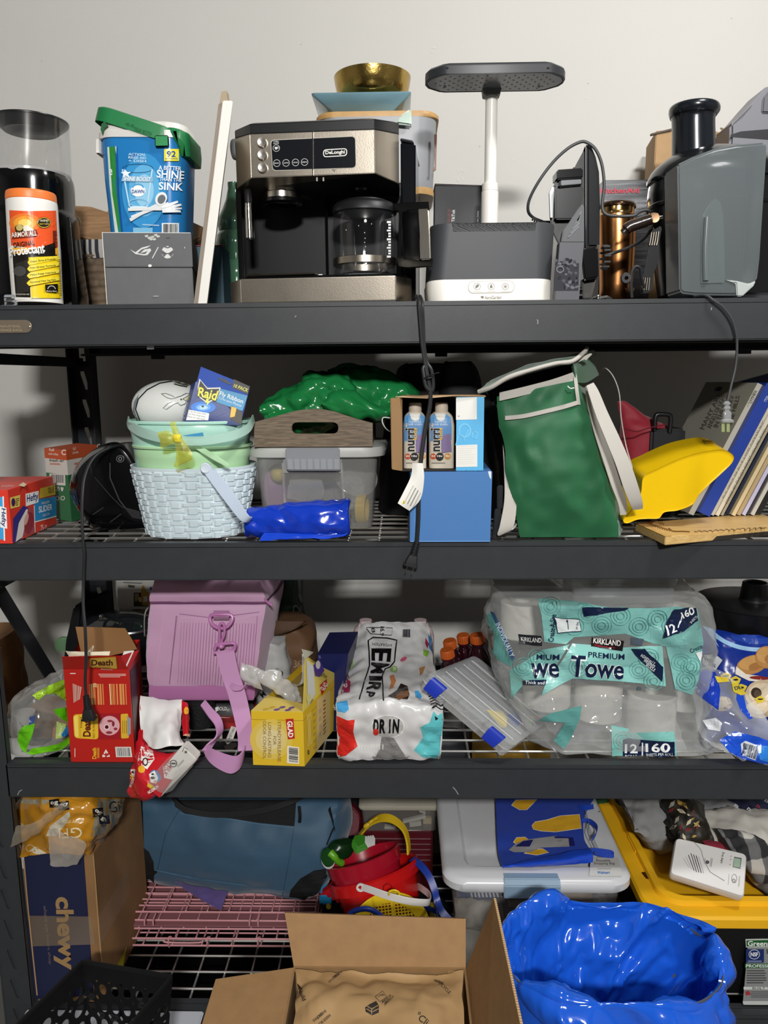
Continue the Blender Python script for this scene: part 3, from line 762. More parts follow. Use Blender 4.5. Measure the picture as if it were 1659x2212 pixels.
# group head, wand, drip tray, tank
c = q(609, 418, .085)
O('brew_group', [lathe(c, [(.037, .03), (.037, .0), (.039, -.002), (.039, -.013), (.036, -.014), (.027, -.014), (.026, -.004), (0, -.004)], n=40, c0=0, c1=0)], M('dcd6cc', .2, m=1), t)
O('brew_ring', lathe(c, [(.030, -.012), (.0415, -.014), (.0425, -.021), (.038, -.024), (.029, -.024), (.028, -.014)], n=40, c0=0, c1=0), GLOSSK, t)
O('group_housing', lathe(c, [(.046, .022), (.05, .05)], n=32), BLK, t)
O('drip_head', lathe(q(780, 400, .1), [(.016, -.012), (.018, .0), (.038, .03)], n=28), GLOSSK, t)
O('steam_wand', [tube([q(537, 440, .045), q(538, 470, .045), q(540, 515, .043)], [.0082, .0088, .009], 18, 4)], CHROME, t)
O('wand_grip', tube([q(535, 402, .06), q(536, 420, .05), q(537, 444, .045)], [.009, .008, .0078], 14, 4), BLK, t)
O('wand_tip', tube([q(540, 513, .043), q(540.3, 518, .043)], .0066, 12, 1), BLK, t)
O('drip_tray', prism([q(531, 597, .006), q(681, 592, .006), q(681, 588, .02), q(531, 592, .02)], cm.n*.1), STEEL, t, bev=.0015)
O('tray_tab', prism([q(688, 592.5, .006), q(696, 592.3, .006), q(696, 594, .006), q(688, 594.2, .006)], cm.n*.003), M('e3e1dc', .4), t)
tk = plan([(866, .1), (898, .115), (905, .3), (866, .3)], 500)
ztk = q(880, 304, .1).z
O('water_tank', loft([up(tk, Z1), up(tk, ztk)]), M('0b0d11', .12, coat=.4), t, bev=.004)
O('tank_lid', prism([q(864, 297, .095), q(893, 303, .11), q(893, 309, .11), q(864, 303, .095)], cm.n*.19), M('1f2226', .4), t, bev=.002)
O('vent_marks', [prism([q(683+k*14, 383, .004), q(686+k*14, 383, .004), q(686+k*14, 391, .004), q(683+k*14, 391, .004)], cm.n*.004) for k in (0, 1)], M('a8a49b', .4), t)
# carafe, standing in the machine
t = T('glass_carafe', 'glass coffee carafe with black lid and chrome handle standing in the machine', 'carafe')
cc = q(789, 592, .078); zc = zb+.0065
k = (q(858, 520, .078)-q(721, 520, .078)).length/2
def zy(y): return q(790, y, .078).z
O('glass_body', thick(lathe(V(cc.x, cc.y, 0), [(k*.86, zc), (k*.98, zc+.004), (k*.98, zc+.012), (k*.93, zy(577)), (k*.97, zy(560)), (k*.99, zy(520)), (k, zy(500)), (k*.985, zy(470)), (k*.95, zy(461))], n=48, c0=0, c1=0), .0016), GLASS, t)
O('glass_foot', lathe(V(cc.x, cc.y, 0), [(k*.8, zc-.0005), (k*.9, zc), (k*.9, zc+.002), (k*.5, zc+.003)], n=40), CL('dfe6e6', .15, .5, .05), t)
O('steel_band', lathe(V(cc.x, cc.y, 0), [(k*.985, zy(576)), (k*1.0, zy(575)), (k*1.0, zy(561)), (k*.985, zy(560))], n=48, c0=0, c1=0), STEEL, t)
O('lid', lathe(V(cc.x, cc.y, 0), [(k*.97, zy(464)), (k*1.0, zy(463)), (k*.98, zy(449)), (k*.9, zy(442)), (k*.72, zy(439)), (k*.7, zy(436)), (0, zy(436))], n=48), M('131416', .45), t)
cu = cm.u
def hq(x, y): return q(x, y, .07-.10*min(1, max(0, (x-842)/70)))
O('handle_bracket', [prism([hq(842, 441), hq(875, 437), hq(926, 435.5), hq(927, 450), hq(880, 454), hq(868, 470), hq(862, 470), hq(861, 454), hq(843, 455)], cm.n*.022), prism([hq(862, 470), hq(869, 470), hq(866, 548), hq(874, 560), hq(935, 559), hq(934, 573), hq(880, 577), hq(861, 575), hq(858, 560)], cm.n*.022)], BLK, t, bev=.003)
O('handle_grip', prism([hq(868, 455), hq(904, 452), hq(908, 562), hq(872, 560)], cm.n*.012), M('0b0c0e', .3), t, bev=.002)
O('handle_bar', prism([hq(901, 451), hq(926, 450), hq(931, 560), hq(908, 562)], cm.n*.008), SATIN, t, bev=.0025)
tk_ = Pr(t, (q(842, 500, .078)-cm.n*k*.66, cm.n), 'level_marks', off=.002)
for i in range(13):
    y = 478+i*6.2; tk_.rect(840-(4 if i % 3 == 0 else 1), y, 844.5, y+(3.6 if i % 2 else 4.4), 'e3e3e0')
for x, y in ((788, 503), (789, 515), (788, 524), (790, 533), (788, 545), (790, 552), (775, 488), (803, 484), (748, 497)): tk_.ell(x, y, 1, 1.6, 'c9cdd0', 0, 8)
tk_.done()
# behind the machine: bin, square dish, gold bowl
t = T('storage_bin', 'grey bin with bamboo rim behind the coffee machine, carrying bowls', 'bin')
def binr(y, xl, xr, Y=.485): 
    a, b = at(xl, y, Y), at(xr, y, Y); return rr3((a+b)/2, X_, Y_, (b-a).length/2, .105, .045, 6)
O('bin_body', loft([binr(438, 705, 932), binr(282, 693, 940)]), M('8c8e91', .4), t)
O('bamboo_rim', loft([binr(283, 690, 942), binr(281, 689, 945), binr(274, 689, 945), binr(271, 692, 942)]), M('b88f58', .45, var=(40, .1)), t)
O('bamboo_foot', loft([binr(440, 703, 934), binr(426, 704, 935)]), M('c19a63', .45, var=(40, .1)), t)
O('stand', loft([[V(p.x, p.y, Z1) for p in binr(440, 740, 905)], binr(440, 740, 905)]), M('1c1d20', .6), t)
O('rim_strap', prism([at(938, 290, .375), at(944, 290, .375), at(942, 366, .375), at(936, 370, .375), at(935, 364, .375), at(939, 360, .375)], V(0, .006, 0)), M('7a5a4a', .5), t)
zr = binr(271, 700, 940)[0].z+.0005
t = T('square_dish', 'pale blue square ceramic dish on grey bin under the gold bowl', 'dish')
def sq(y, xl, xr, h, Y=.47):
    a, b = at(xl, y, Y), at(xr, y, Y); return rr3((a+b)/2, X_, Y_, (b-a).length/2, h, .008, 3)
O('dish_body', [loft([up(sq(262, 728, 850, .07), zr), sq(236, 684, 886, .1), sq(232, 682, 887, .102), sq(231, 684, 885, .1), up(sq(255, 732, 846, .065), zr+.006)])], M('7fa4b1', .12, coat=.5, var=(9, .12)), t)
O('glazed_wing', loft([[at(888, 233, .36), at(888, 236, .37), at(870, 250, .37), at(862, 250, .36)], [at(890, 272, .36), at(889, 272, .37), at(862, 272, .37), at(852, 266, .36)]]), M('9cb3a4', .1, coat=.5), t, bev=.004)
c = at(805, 228, .45); c.z = at(805, 229, .45).z
t = O('gold_bowl', thick(lathe(c, [(.0, 0), (.055, 0), (.07, .006), (.084, .022), (.09, .045), (.0925, .062)], n=56, c0=0, c1=0), .002), M('b79a55', .22, m=1, bump=(160, .25), var=(25, .2)), None); tag(t, 'hammered gold metal bowl on top of the pale blue dish', 'bowl')
# indoor garden
t = T('indoor_garden', 'white and dark grey indoor herb garden with flat grow light on pole', 'planter')
def gring(y, xl, xr, dp, r, Y=.03):
    a, b = at(xl, y, Y), at(xr, y, Y); w = (b-a).length/2; c = (a+b)/2+V(0, dp/2, 0); c.z = at((xl+xr)/2, y, Y).z
    return rr3(c, X_, Y_, w, dp/2, r, 8)
g0 = gring(650, 925, 1197, .2, .035); g1 = gring(606, 922, 1197, .2, .035)
O('base', loft([up(g0, Z1), g1, gring(603, 926, 1194, .19, .033)]), M('ece8df', .32), t)
O('planter', loft([gring(603, 924, 1196, .194, .034), gring(484, 930, 1205, .2, .04), gring(481, 931, 1204, .198, .04), gring(484, 938, 1197, .18, .035), gring(500, 940, 1195, .17, .035)]), M('3b3d40', .5, var=(8, .08)), t)
lb = Pr(t, (V(0, .03, 0), Y_), 'control_panel', off=.0006)
lb.poly([(1010+a_, b_) for a_, b_ in ()] or rq(quad(1011, 607, 1111, 606, 1111, 632, 1011, 634), .5, 8), 'aaa69e').poly(rq(quad(1012, 608, 1110, 607, 1110, 631, 1012, 633), .5, 8), 'ece8df')
for x in (1030.5, 1061, 1091.5): lb.oval(x, 619, 7.4, 7.4, .8, '77736c')
lb.poly([(1027, 623), (1027, 618), (1031, 614.5), (1034.5, 614.5), (1034, 619), (1030, 622)], '77736c').poly([(1061, 613.5), (1064, 619), (1063, 622.5), (1059, 622.5), (1058, 619)], '77736c')
for k in range(8): lb.line([(1091.5+2*math.cos(k*PI/4), 619+2*math.sin(k*PI/4)), (1091.5+5*math.cos(k*PI/4), 619+5*math.sin(k*PI/4))], .8, '77736c')
lb.ell(1091.5, 619, 1.8, 1.8, '77736c', 0, 10)
for x, s_ in ((1032, 'EAT, PREY, PLANT'), (1061, 'ADD WATER'), (1092, 'LIGHTS')): lb.txt(s_, x, 630, 16, 2.2, 'a39e95')
lb.txt('AeroGarden', 1065, 642.5, 36, 7.5, '6f6b64', 1, 0).poly([(1038, 641), (1042, 639), (1046, 642), (1042, 645)], '6f6b64')
lb.done()
Yp = .20
def cyl(y0, y1, xa, xb, Y=Yp): 
    a, b = at(xa, (y0+y1)/2, Y), at(xb, (y0+y1)/2, Y); c = (a+b)/2; return lathe(V(c.x, Y, 0), [((b-a).length/2, at(1060, y0, Y).z), ((b-a).length/2, at(1060, y1, Y).z)], n=28)
WP = M('e9e6de', .3)
O('lower_pole', [cyl(520, 414, 1039, 1076), cyl(414, 397, 1041, 1076)], WP, t, bev=.001)
O('upper_pole', cyl(397, 208, 1047.5, 1073.5), WP, t)
O('pole_bracket', loft([[p for p in rr3(V(at(1061, 210, Yp).x, Yp, at(1061, y, Yp).z), X_, Y_, w, .017, .006)] for y, w in ((209, .0175), (196, .0195), (174, .0185))]), M('6f7073', .45), t, bev=.001)
hz = at(1070, 160, .108).z; hx0, hx1 = at(919, 160, .15).x, at(1220, 160, .15).x; hy0, hy1 = .104, .206
cc_ = V((hx0+hx1)/2, (hy0+hy1)/2, 0); hw, hh = (hx1-hx0)/2, (hy1-hy0)/2
def octo(z, s_=0):
    P = []
    for sx, sy in ((1, -1), (1, 1), (-1, 1), (-1, -1)):
        pts = [(hw, .010), (hw-.006, .026), (hw-.03, hh-.004), (hw-.042, hh)]
        if sx*sy > 0: pts = pts[::-1]; 
        for x, y in (pts if sx*sy < 0 else pts): P.append((sx*(x-s_), sy*(y-s_)))
    ang_ = sorted(P, key=lambda p: math.atan2(p[1]/hh, p[0]/hw))
    return [V(cc_.x+x, cc_.y+y, z) for x, y in ang_]
O('lamp_head', loft([octo(hz+.004, .004), octo(hz, .003), octo(hz, 0), octo(hz+.016, 0), octo(hz+.022, .005)]), M('2e3033', .38), t, bev=.0008)
O('lamp_plate', loft([octo(hz+.0005, .0045), octo(hz+.003, .0045)]), M('8e9094', .22, spec=.5), t)
ld = Pr(t, (V(0, 0, hz+.0004), Z_), 'light_emitters', off=.0003); ld.inc = 0
for j in range(7):
    for i in range(-7, 8):
        if abs(i) < 1: continue
        x, y = cc_.x+i*.0185+(.009 if j % 2 else 0), cc_.y-.036+j*.012
        if abs(x-cc_.x) > hw-.02-abs(y-cc_.y)*.35: continue
        d = V(x, y, hz+.0004)-CAM; kk = d.dot(FWD); sx_, sy_ = 829.5+FPX*d.dot(RGT)/kk, 1106-FPX*d.dot(UPV)/kk
        ld.ell(sx_, sy_, 2.3, .8, '6a5f55', 0, 8)
for x, y in ((966, 147), (1184, 147), (961, 187), (1164, 187)): ld.ell(x, y, 3.4, 2.4, '3b3d40', 0, 12)
ld.done()
# dark card box behind the planter
t = T('card_box', 'dark grey carton with red and white print behind herb garden', 'box')
vb = VP(at(935, 480, .29), at(1041, 480, .30))
zt_ = vb.q(990, 401).z; a, b = vb.q(936, 480), vb.q(1041, 480)
bs = box8(V(a.x, a.y, Z1), V(b.x, b.y, Z1), V(b.x, b.y+.07, Z1), V(a.x, a.y+.07, Z1), V(.004, 0, zt_-Z1))
O('carton', bs, M('3a3b3d', .6, var=(5, .1)), t, bev=.0015)
O('lid_edges', [prism([V(a.x+.003, a.y-.001, zt_+.0015*k), V(b.x+.005, b.y-.001, zt_-.003+.0015*k), V(b.x+.005, b.y+.07, zt_-.003+.0015*k), V(a.x+.003, a.y+.07, zt_+.0015*k)], V(0, 0, .0008)) for k in (0, 1, 2)], M('5a5654', .7), t)
lb = Pr(t, vb.surf(), 'print'); lb.txt('TikTok', 979, 466, 27, 7, 'd9d9d6', 88, .02).txt('SELLER US', 970, 466, 28, 6, '8d3340', 88, .01).txt('our_home', 1032, 468, 24, 5, 'cfcfcc', 88).done()
# waffle maker on end
t = T('waffle_maker', 'black electric waffle maker stored on end with its cord looped', 'appliance')
wv = VP(at(1190, 640, .24), at(1310, 640, .24)); w_ = wv.q
NW = wv.n
O('lid_shell', [loft([[w_(x, y, d) for x, y in ((1266, 306), (1278, 318), (1287, 340), (1294, 372), (1296, 440), (1295, 535), (1266, 535))] for d in (0, .012, .1, .112)])], M('131519', .2, coat=.3), t, bev=.006)
O('base_shell', [loft([[w_(x, y, d) for x, y in ((1265, 312), (1258, 330), (1246, 352), (1240, 364), (1203, 368), (1200, 385), (1197, 402), (1188, 412), (1187, 470), (1194, 505), (1206, 530), (1265, 540))] for d in (.02, .11)])], M('0f1012', .3), t, bev=.003)
O('hinge_block', [prism([w_(1203, 366, .004), w_(1260, 362, .004), w_(1260, 384, .004), w_(1203, 388, .004)], NW*.05), prism([w_(1208, 388, .006), w_(1258, 384, .006), w_(1258, 400, .006), w_(1207, 404, .006)], NW*.04)], GLOSSK, t, bev=.003)
O('hinge_label', prism([w_(1212, 389.5, .003), w_(1256, 387, .003), w_(1256, 397, .003), w_(1212, 401, .003)], NW*.003), M('6b6e72', .25), t, bev=.001)
O('recess', prism([w_(1198, 408, .0), w_(1262, 402, .0), w_(1262, 430, .0), w_(1236, 474, .0), w_(1200, 474, .0)], NW*.03), M('0c0d0f', .25), t, bev=.003)
O('white_trim', prism([w_(1187, 416, .01), w_(1192, 404, .01), w_(1197, 404, .01), w_(1194, 470, .01), w_(1189, 470, .01)], NW*.01), M('c9ccce', .4), t)
O('drip_plate', [prism([w_(1258, 439, -.002), w_(1262, 444, -.002), w_(1262, 524, -.002), w_(1212, 524, -.002), w_(1217, 498, -.002)], NW*.012)], M('4b4d50', .4), t, bev=.002)
O('grill_rib', [prism([w_(1226+k*5, 513-k*9, -.004), w_(1229+k*5, 513-k*9, -.004), w_(1252+k*1, 490-k*8, -.004), w_(1250+k*1, 487-k*8, -.004)], NW*.004) for k in range(5)], M('6a6c6f', .35), t)
O('control_block', [prism([w_(1254, 540, -.012), w_(1292, 532, -.012), w_(1294, 600, -.012), w_(1262, 606, -.012)], NW*.08)], GLOSSK, t, bev=.004)
c = w_(1300, 556, .02)
O('control_knob', lathe(c, [(.026, -.004), (.024, .012), (.018, .016)], up=wv.u, n=24), M('2a2c2f', .3), t)
for a in [k*PI/6 for k in range(12)]: O('knob_ridge', bx(c.x, c.x+.014, c.y+.025*math.cos(a)-.002, c.y+.025*math.cos(a)+.002, c.z+.025*math.sin(a)-.002, c.z+.025*math.sin(a)+.002), M('2a2c2f', .3), t)
O('foot', [tube([w_(1202, y, .008), w_(1257, y, .008)], .006, 12, 0) for y in (627, 640)], GLOSSK, t)
O('stand_leg', prism([w_(1258, 600, .01), w_(1290, 596, .01), w_(1278, 645, .01), w_(1260, 645, .01)], NW*.1), M('3a3733', .5), t, bev=.002)
O('power_cord', [tube([w_(x, y, d) for x, y, d in ((1170, 478, .06), (1152, 470, .05), (1141, 456, .03), (1144, 430, .02), (1165, 390, .01), (1195, 350, .005), (1225, 322, 0), (1250, 308, -.002), (1266, 307, -.004), (1286, 322, -.006), (1300, 355, -.006), (1305, 400, -.006), (1301, 440, -.006), (1306, 461, -.01), (1330, 467, -.012), (1368, 466, -.014), (1382, 457, -.016), (1398, 454, -.018), (1409, 463, -.018), (1409, 488, -.018), (1392, 514, -.012), (1360, 534, .0), (1306, 553, .01))], .0034, 8, 5)], M('3a3b3d', .5), t)
O('strain_relief', [lathe(w_(1150+4.5*k, 472+2.2*k, .05), [(.0045+.0006*k, 0), (.0045+.0006*k, .0035)], up=V(1, 0, -.5), n=12) for k in range(5)]+[tube([w_(1168, 481, .05), w_(1200, 490, .06)], [.005, .014], 10, 1)], RUB, t)
# little photo-printed carton in front of it
t = T('printed_carton', 'small grey carton printed with dark beans between garden and waffle maker', 'box')
sv = VP(at(1196, 640, .015), at(1252, 640, .018)); a, b = sv.q(1199, 640), sv.q(1251, 640)
zz = sv.q(1225, 523).z
pb = box8(V(a.x, a.y, Z1), V(b.x, b.y, Z1), V(b.x, b.y+.028, Z1), V(a.x, a.y+.028, Z1), V(.006, 0, zz-Z1))
O('carton', pb, M('5f5f64', .3), t, bev=.0008)
lb = Pr(t, sv.surf(), 'print', rough=.25)
rn = random.Random(4); lb.inc = .00001
lb.poly([(1199, 578), (1251, 568), (1249, 628), (1197, 628)], '37373d')
for k in range(46): lb.ell(1201+rn.random()*46, 560+rn.random()*62, 3+rn.random()*3, 2+rn.random()*2, rn.choice(['2a2a30', '45454c', '54545b', '1f1f24', '6a6a72']), rn.random()*180, 8)
lb.oval(1210, 582, 8, 7, 1.2, '8f8f96'); lb.done()
# silver wrapped box, copper tumbler, utensils
t = T('foil_box', 'silver foil box with red lettering behind the copper tumbler', 'box')
a, b = at(1294, 600, .5), at(1408, 600, .5); zz = at(1350, 388, .5).z
fb = box8(V(a.x, a.y, Z1), V(b.x, b.y, Z1), V(b.x, b.y+.1, Z1), V(a.x, a.y+.1, Z1), V(0, 0, zz-Z1))
O('carton', fb, M('8d8d90', .22, m=.8, bump=(22, .5), stretch=(.3, 1, 5), var=(18, .35)), t, bev=.003)
Pr(t, (V(0, .5, 0), Y_), 'print', off=.002).txt('KitchenAid', 1338, 412, 84, 11, 'c43248', 1, .02).done()
t = T('copper_tumbler', 'polished copper tumbler with black lid band beside waffle maker', 'tumbler')
O('tumbler_body', body(rowsB([(467, 1293, 1371), (520, 1294, 1371), (640, 1296, 1364), (645, 1299, 1361)], .40, 1, 2), 44), M('d0905a', .24, m=1, var=(6, .12)), t)
O('lid_band', body(rowsB([(440, 1297, 1368), (444, 1294, 1372), (450, 1293, 1373)], .40), 44), M('55402f', .2, m=.9), t)
O('neck', body(rowsB([(449, 1297, 1369), (462, 1296, 1369), (468, 1293, 1371)], .40), 44), M('caa468', .15, m=1), t)
Pr(t, (V(0, .36, 0), Y_), 'engraving', off=.02).txt('YETI', 1354, 627, 20, 7, '8a5a30').done()
t = T('coffee_tamper', 'brown wooden handled tamper with copper end cap above copper tumbler', 'tamper')
O('handle', tube([at(1346, 503, .16), at(1360, 490, .158), at(1382, 482, .155), at(1408, 473, .15)], [.008, .012, .012, .011], 16, 5), M('2f2420', .25, coat=.4), t)
c = at(1414, 471, .145)
O('end_cap', lathe(c, [(.0, .004), (.009, .0045), (.0105, .003), (.0115, -.003), (.011, -.008)], up=V(-.1, -1, -.1), n=24), M('e0b189', .3, m=.8), t)
O('stem', tube([c+V(.004, .012, 0), c+V(.02, .02, .004)], .006, 10, 0), CHROME, t)
t = T('serving_fork', 'black plastic fork leaning against the juicer body', 'fork')
O('fork_head', [prism([at(x, y, .12) for x, y in ((1404, 515), (1407, 500), (1428, 487), (1430, 494), (1424, 526), (1424, 560), (1413, 590), (1409, 628), (1398, 634), (1384, 633), (1386, 615), (1396, 570), (1401, 535))], V(0, .006, 0))], M('202124', .3), t, bev=.0015)
for k in range(4):
    O('prong', tube([at(1408+k*5, 502-k*.6, .117), at(1405+k*5.2, 520-k*.4, .117), at(1403+k*5, 530, .117)], .0012, 6, 3), M('6b6258', .3, m=.7), t)
    O('prong', tube([at(1390+k*4.5, 600, .117), at(1386+k*5, 626+k*.5, .117)], .0012, 6, 1), M('6b6258', .3, m=.7), t)
t = O('cable_hook', [tube([at(1365, 643, .09), at(1363, 610, .09), at(1365, 588, .09), at(1373, 576, .09), at(1383, 580, .09), at(1386, 600, .095), at(1392, 622, .1)], .0032, 8, 5), lathe(at(1352, 601, .09), [(.004, -.004), (.010, -.004), (.0115, 0), (.010, .004), (.004, .004)], up=Y_, n=20, c0=0, c1=0)], M('2a2b2e', .35), None); tag(t, 'black hooked cable clip standing by the copper tumbler', 'hook')
t = T('metal_clamp', 'small black and steel clamp lying below the copper tumbler', 'clamp')
O('jaw', [prism([at(1283, 645, .03), at(1290, 636, .03), at(1298, 640, .03), at(1312, 637, .03), at(1326, 646, .03)], V(0, .03, 0))], M('2c2d30', .3), t, bev=.002)
O('screw', [lathe(at(1293, 641, .025), [(.0035, 0), (.0045, .003), (0, .005)], up=-Y_, n=12), tube([at(1296, 644, .022), at(1312, 641, .022)], .0022, 8, 0)], CHROME, t)
# juicer
t = T('juicer', 'large black juicer with wide feed chute and smoky pulp container', 'juicer')
O('body', body(rowsB([(392, 1408, 1690), (420, 1404, 1692), (450, 1405, 1690), (520, 1412, 1685), (640, 1425, 1680)], .23, .62, 2.6), 56), M('0c0d10', .28, coat=.3), t)
O('dome_lid', body(rowsB([(396, 1402, 1695), (388, 1402, 1694), (365, 1416, 1680), (340, 1448, 1650), (322, 1490, 1610)], .23, .66, 2.3), 56), M('0e1013', .2, coat=.4), t)
O('waist_seam', body(rowsB([(455, 1404, 1692), (452, 1402, 1694), (446, 1402, 1694), (443, 1404, 1692)], .23, .62, 2.6), 56), M('0c0d0f', .3), t)
O('feed_chute', body(rowsB([(345, 1453, 1545), (330, 1453, 1544), (262, 1453, 1542), (252, 1449, 1546), (243, 1447, 1552), (233, 1448, 1552), (228, 1454, 1547), (230, 1466, 1535)], .23), 40), M('12161c', .22, coat=.3), t)
J = .045
pr_ = [(1462, 356), (1500, 337), (1545, 320), (1589, 312), (1652, 306), (1657, 313), (1650, 420), (1641, 560), (1636, 602), (1618, 627), (1602, 640), (1560, 640), (1500, 639), (1474, 636), (1466, 630), (1464, 480)]
SM = CL('62696b', .66, .3, .25)
fr = [at(x, y, J) for x, y in pr_]
inn = [at(x+(1560-x)*.02, y+(480-y)*.02, J-.006) for x, y in pr_]
O('pulp_container', loft([inn, fr, [p+V(0, .075, 0) for p in fr]]), SM, t, bev=.004)
O('grip_recess', [prism([at(x, y, J-.0075) for x, y in ((1514, 612), (1515, 500), (1521, 462), (1533, 440), (1545, 428), (1556, 436), (1562, 460), (1564, 500), (1566, 600), (1562, 611))], V(0, .0015, 0)), tube([at(1524, 606, J-.008), at(1523, 540, J-.008), at(1527, 470, J-.008)], .006, 10, 4)], CL('717a7b', .6, .3, .2), t)
O('container_foot', [prism([at(x, y, J-.010) for x, y in ((1567, 604), (1594, 607), (1618, 613), (1634, 606), (1628, 618), (1604, 640), (1592, 640), (1590, 612))], V(0, .06, 0))], CL('c9d0cc', .75, .2, .25), t, bev=.002)
O('power_cord', [tube([at(1500, 640, .03)]+[at(x, y, d) for x, y, d in ((1518, 638, .012), (1530, 641, -.004), (1540, 648, -.010), (1562, 664, -.012), (1580, 688, -.013), (1589, 715, -.012), (1592, 745, -.01), (1589, 790, -.008), (1580, 830, -.008), (1571, 868, -.008))], .0026, 8, 5)], M('3a3b3d', .45), t)
O('clear_plug', [loft([rr3(at(1570, y, -.008), X_, Y_, w, w*.7, w*.4) for y, w in ((866, .003), (872, .007), (876, .004), (882, .007), (886, .004), (892, .008), (905, .0075), (908, .012), (912, .012))])], CL('b9bcbe', .35, .5, .1), t)
for k in (-1, 1): O('plug_blade', prism([at(1567.5+k*5.5-3.4, 912, -.008), at(1567.5+k*5.5+3.4, 912, -.008), at(1567.5+k*5.5+3.4, 933, -.008), at(1567.5+k*5.5-3.4, 933, -.008)], V(0, .0015, 0)), M('b9c48a', .3, m=.4), t)
# cardboard box and grey appliance behind
t = T('cardboard_carton', 'plain brown cardboard carton standing behind the juicer chute', 'box')
a, b, c = at(1406, 500, .50), at(1462, 500, .485), at(1580, 500, .56)
zz = at(1406, 288, .5).z
O('carton', loft([[V(p.x, p.y, z) for p in (a, b+V(.06, 0, 0), c+V(.03, .03, 0), a+V(.02, .14, 0))] for z in (Z1, zz+.006)]), M('a5845c', .7, var=(30, .06)), t, bev=.002)
O('open_flap', prism([at(1407, 288, .499), at(1452, 277, .49), at(1452, 281, .49), at(1407, 292, .499)], V(0, .01, 0)), M('55473a', .7), t)
Pr(t, (V(0, .49, 0), Y_), 'mark', off=.004).ell(1560, 281, 7, 3, '6b5a3e', -30).done()
t = T('grey_appliance', 'grey plastic appliance with sloping lid behind the pulp container', 'appliance')
gp = [at(x, y, .37) for x, y in ((1578, 290), (1578, 268), (1600, 250), (1632, 213), (1660, 182), (1720, 176), (1720, 300))]
gb = [V(gp[0].x, .37, Z1)]+gp[:6]+[V(gp[5].x, .37, Z1)]
O('body', prism(gb, V(0, .1, 0)), M('75757b', .4), t, bev=.006)
O('side_clip', prism([at(x, y, .365) for x, y in ((1646, 243), (1649, 210), (1662, 195), (1690, 195), (1690, 245))], V(0, .01, 0)), M('606066', .4), t, bev=.003)
Pr(t, (V(0, .37, 0), Y_), 'seam').line([(1584, 268), (1624, 228)], 1.5, '4c4c51').poly([(1578, 291), (1600, 284), (1660, 279), (1660, 302), (1578, 296)], '26262a').done()
# hanging cord of the coffee machine
t = T('hanging_cord', 'black coffee machine power cord hanging over two beams, tied in a bundle', 'cord')
cd_ = M('232426', .45)
P1 = [(899, 640, .06), (903, 646, .02), (905, 655, -.006), (908, 690, -.009), (912, 740, -.01), (918, 780, -.012), (924, 815, -.018), (930, 850, -.02), (928, 880, -.02), (921, 915, -.02), (914, 960, -.022), (909, 1000, -.024)]
P2 = [(907, 640, .06), (911, 648, .02), (912, 660, -.004), (914, 700, -.006), (916, 745, -.008), (922, 782, -.012), (932, 800, -.016), (936, 830, -.018), (932, 844, -.02), (920, 834, -.022), (915, 808, -.02), (914, 795, -.016), (921, 788, -.01)]
O('cord', [tube([at(*p) for p in P1], .0042, 8, 5), tube([at(*p) for p in P2], .0036, 8, 5)], cd_, t)
O('lower_cord', tube([at(x, y, -.02) for x, y in ((904, 1070), (904, 1110), (902, 1150), (900, 1176))], .0044, 8, 4), cd_, t)
O('twist_tie', [tube([at(x, y, -.026) for x, y in ((915, 818), (924, 812), (934, 810), (942, 806), (949, 805))], .0012, 6, 3), tube([at(914, 816, -.02), at(925, 818, -.03), at(937, 812, -.02)], .0014, 6, 3)], M('141517', .5), t)
LB = M('e4e2db', .5)
ws = thick(sheet(grid([[at(x, y, d) for x, y, d in r] for r in (((891, 1000, -.026), (902, 1000, -.03), (913, 1001, -.026)), ((888, 1028, -.028), (902, 1030, -.031), (916, 1034, -.027)), ((872, 1062, -.034), (892, 1070, -.033), (908, 1078, -.027)), ((859, 1087, -.038), (871, 1095, -.036), (884, 1103, -.03)))], 4, 5)), .0006)
O('warning_tag', ws, LB, t)
lb = Pr(t, ws, 'tag_print', step=8)
lb.poly([(868, 1089), (872, 1080), (877, 1086)], 'e8d84a'); lb.ell(872.5, 1085.5, .8, 2, '2a2a2a', 0, 8)
for k in range(4): lb.line([(875+k*5.5, 1083+k*4.5), (893+k*5, 1049+k*5)], 2.2, ['b9b6ad', '8f8c84', '8f8c84', 'b9b6ad'][k])
lb.done()
plug(t, at(893, 1199, -.02), at(889, 1215, -.02)-at(900, 1176, -.02), X_)
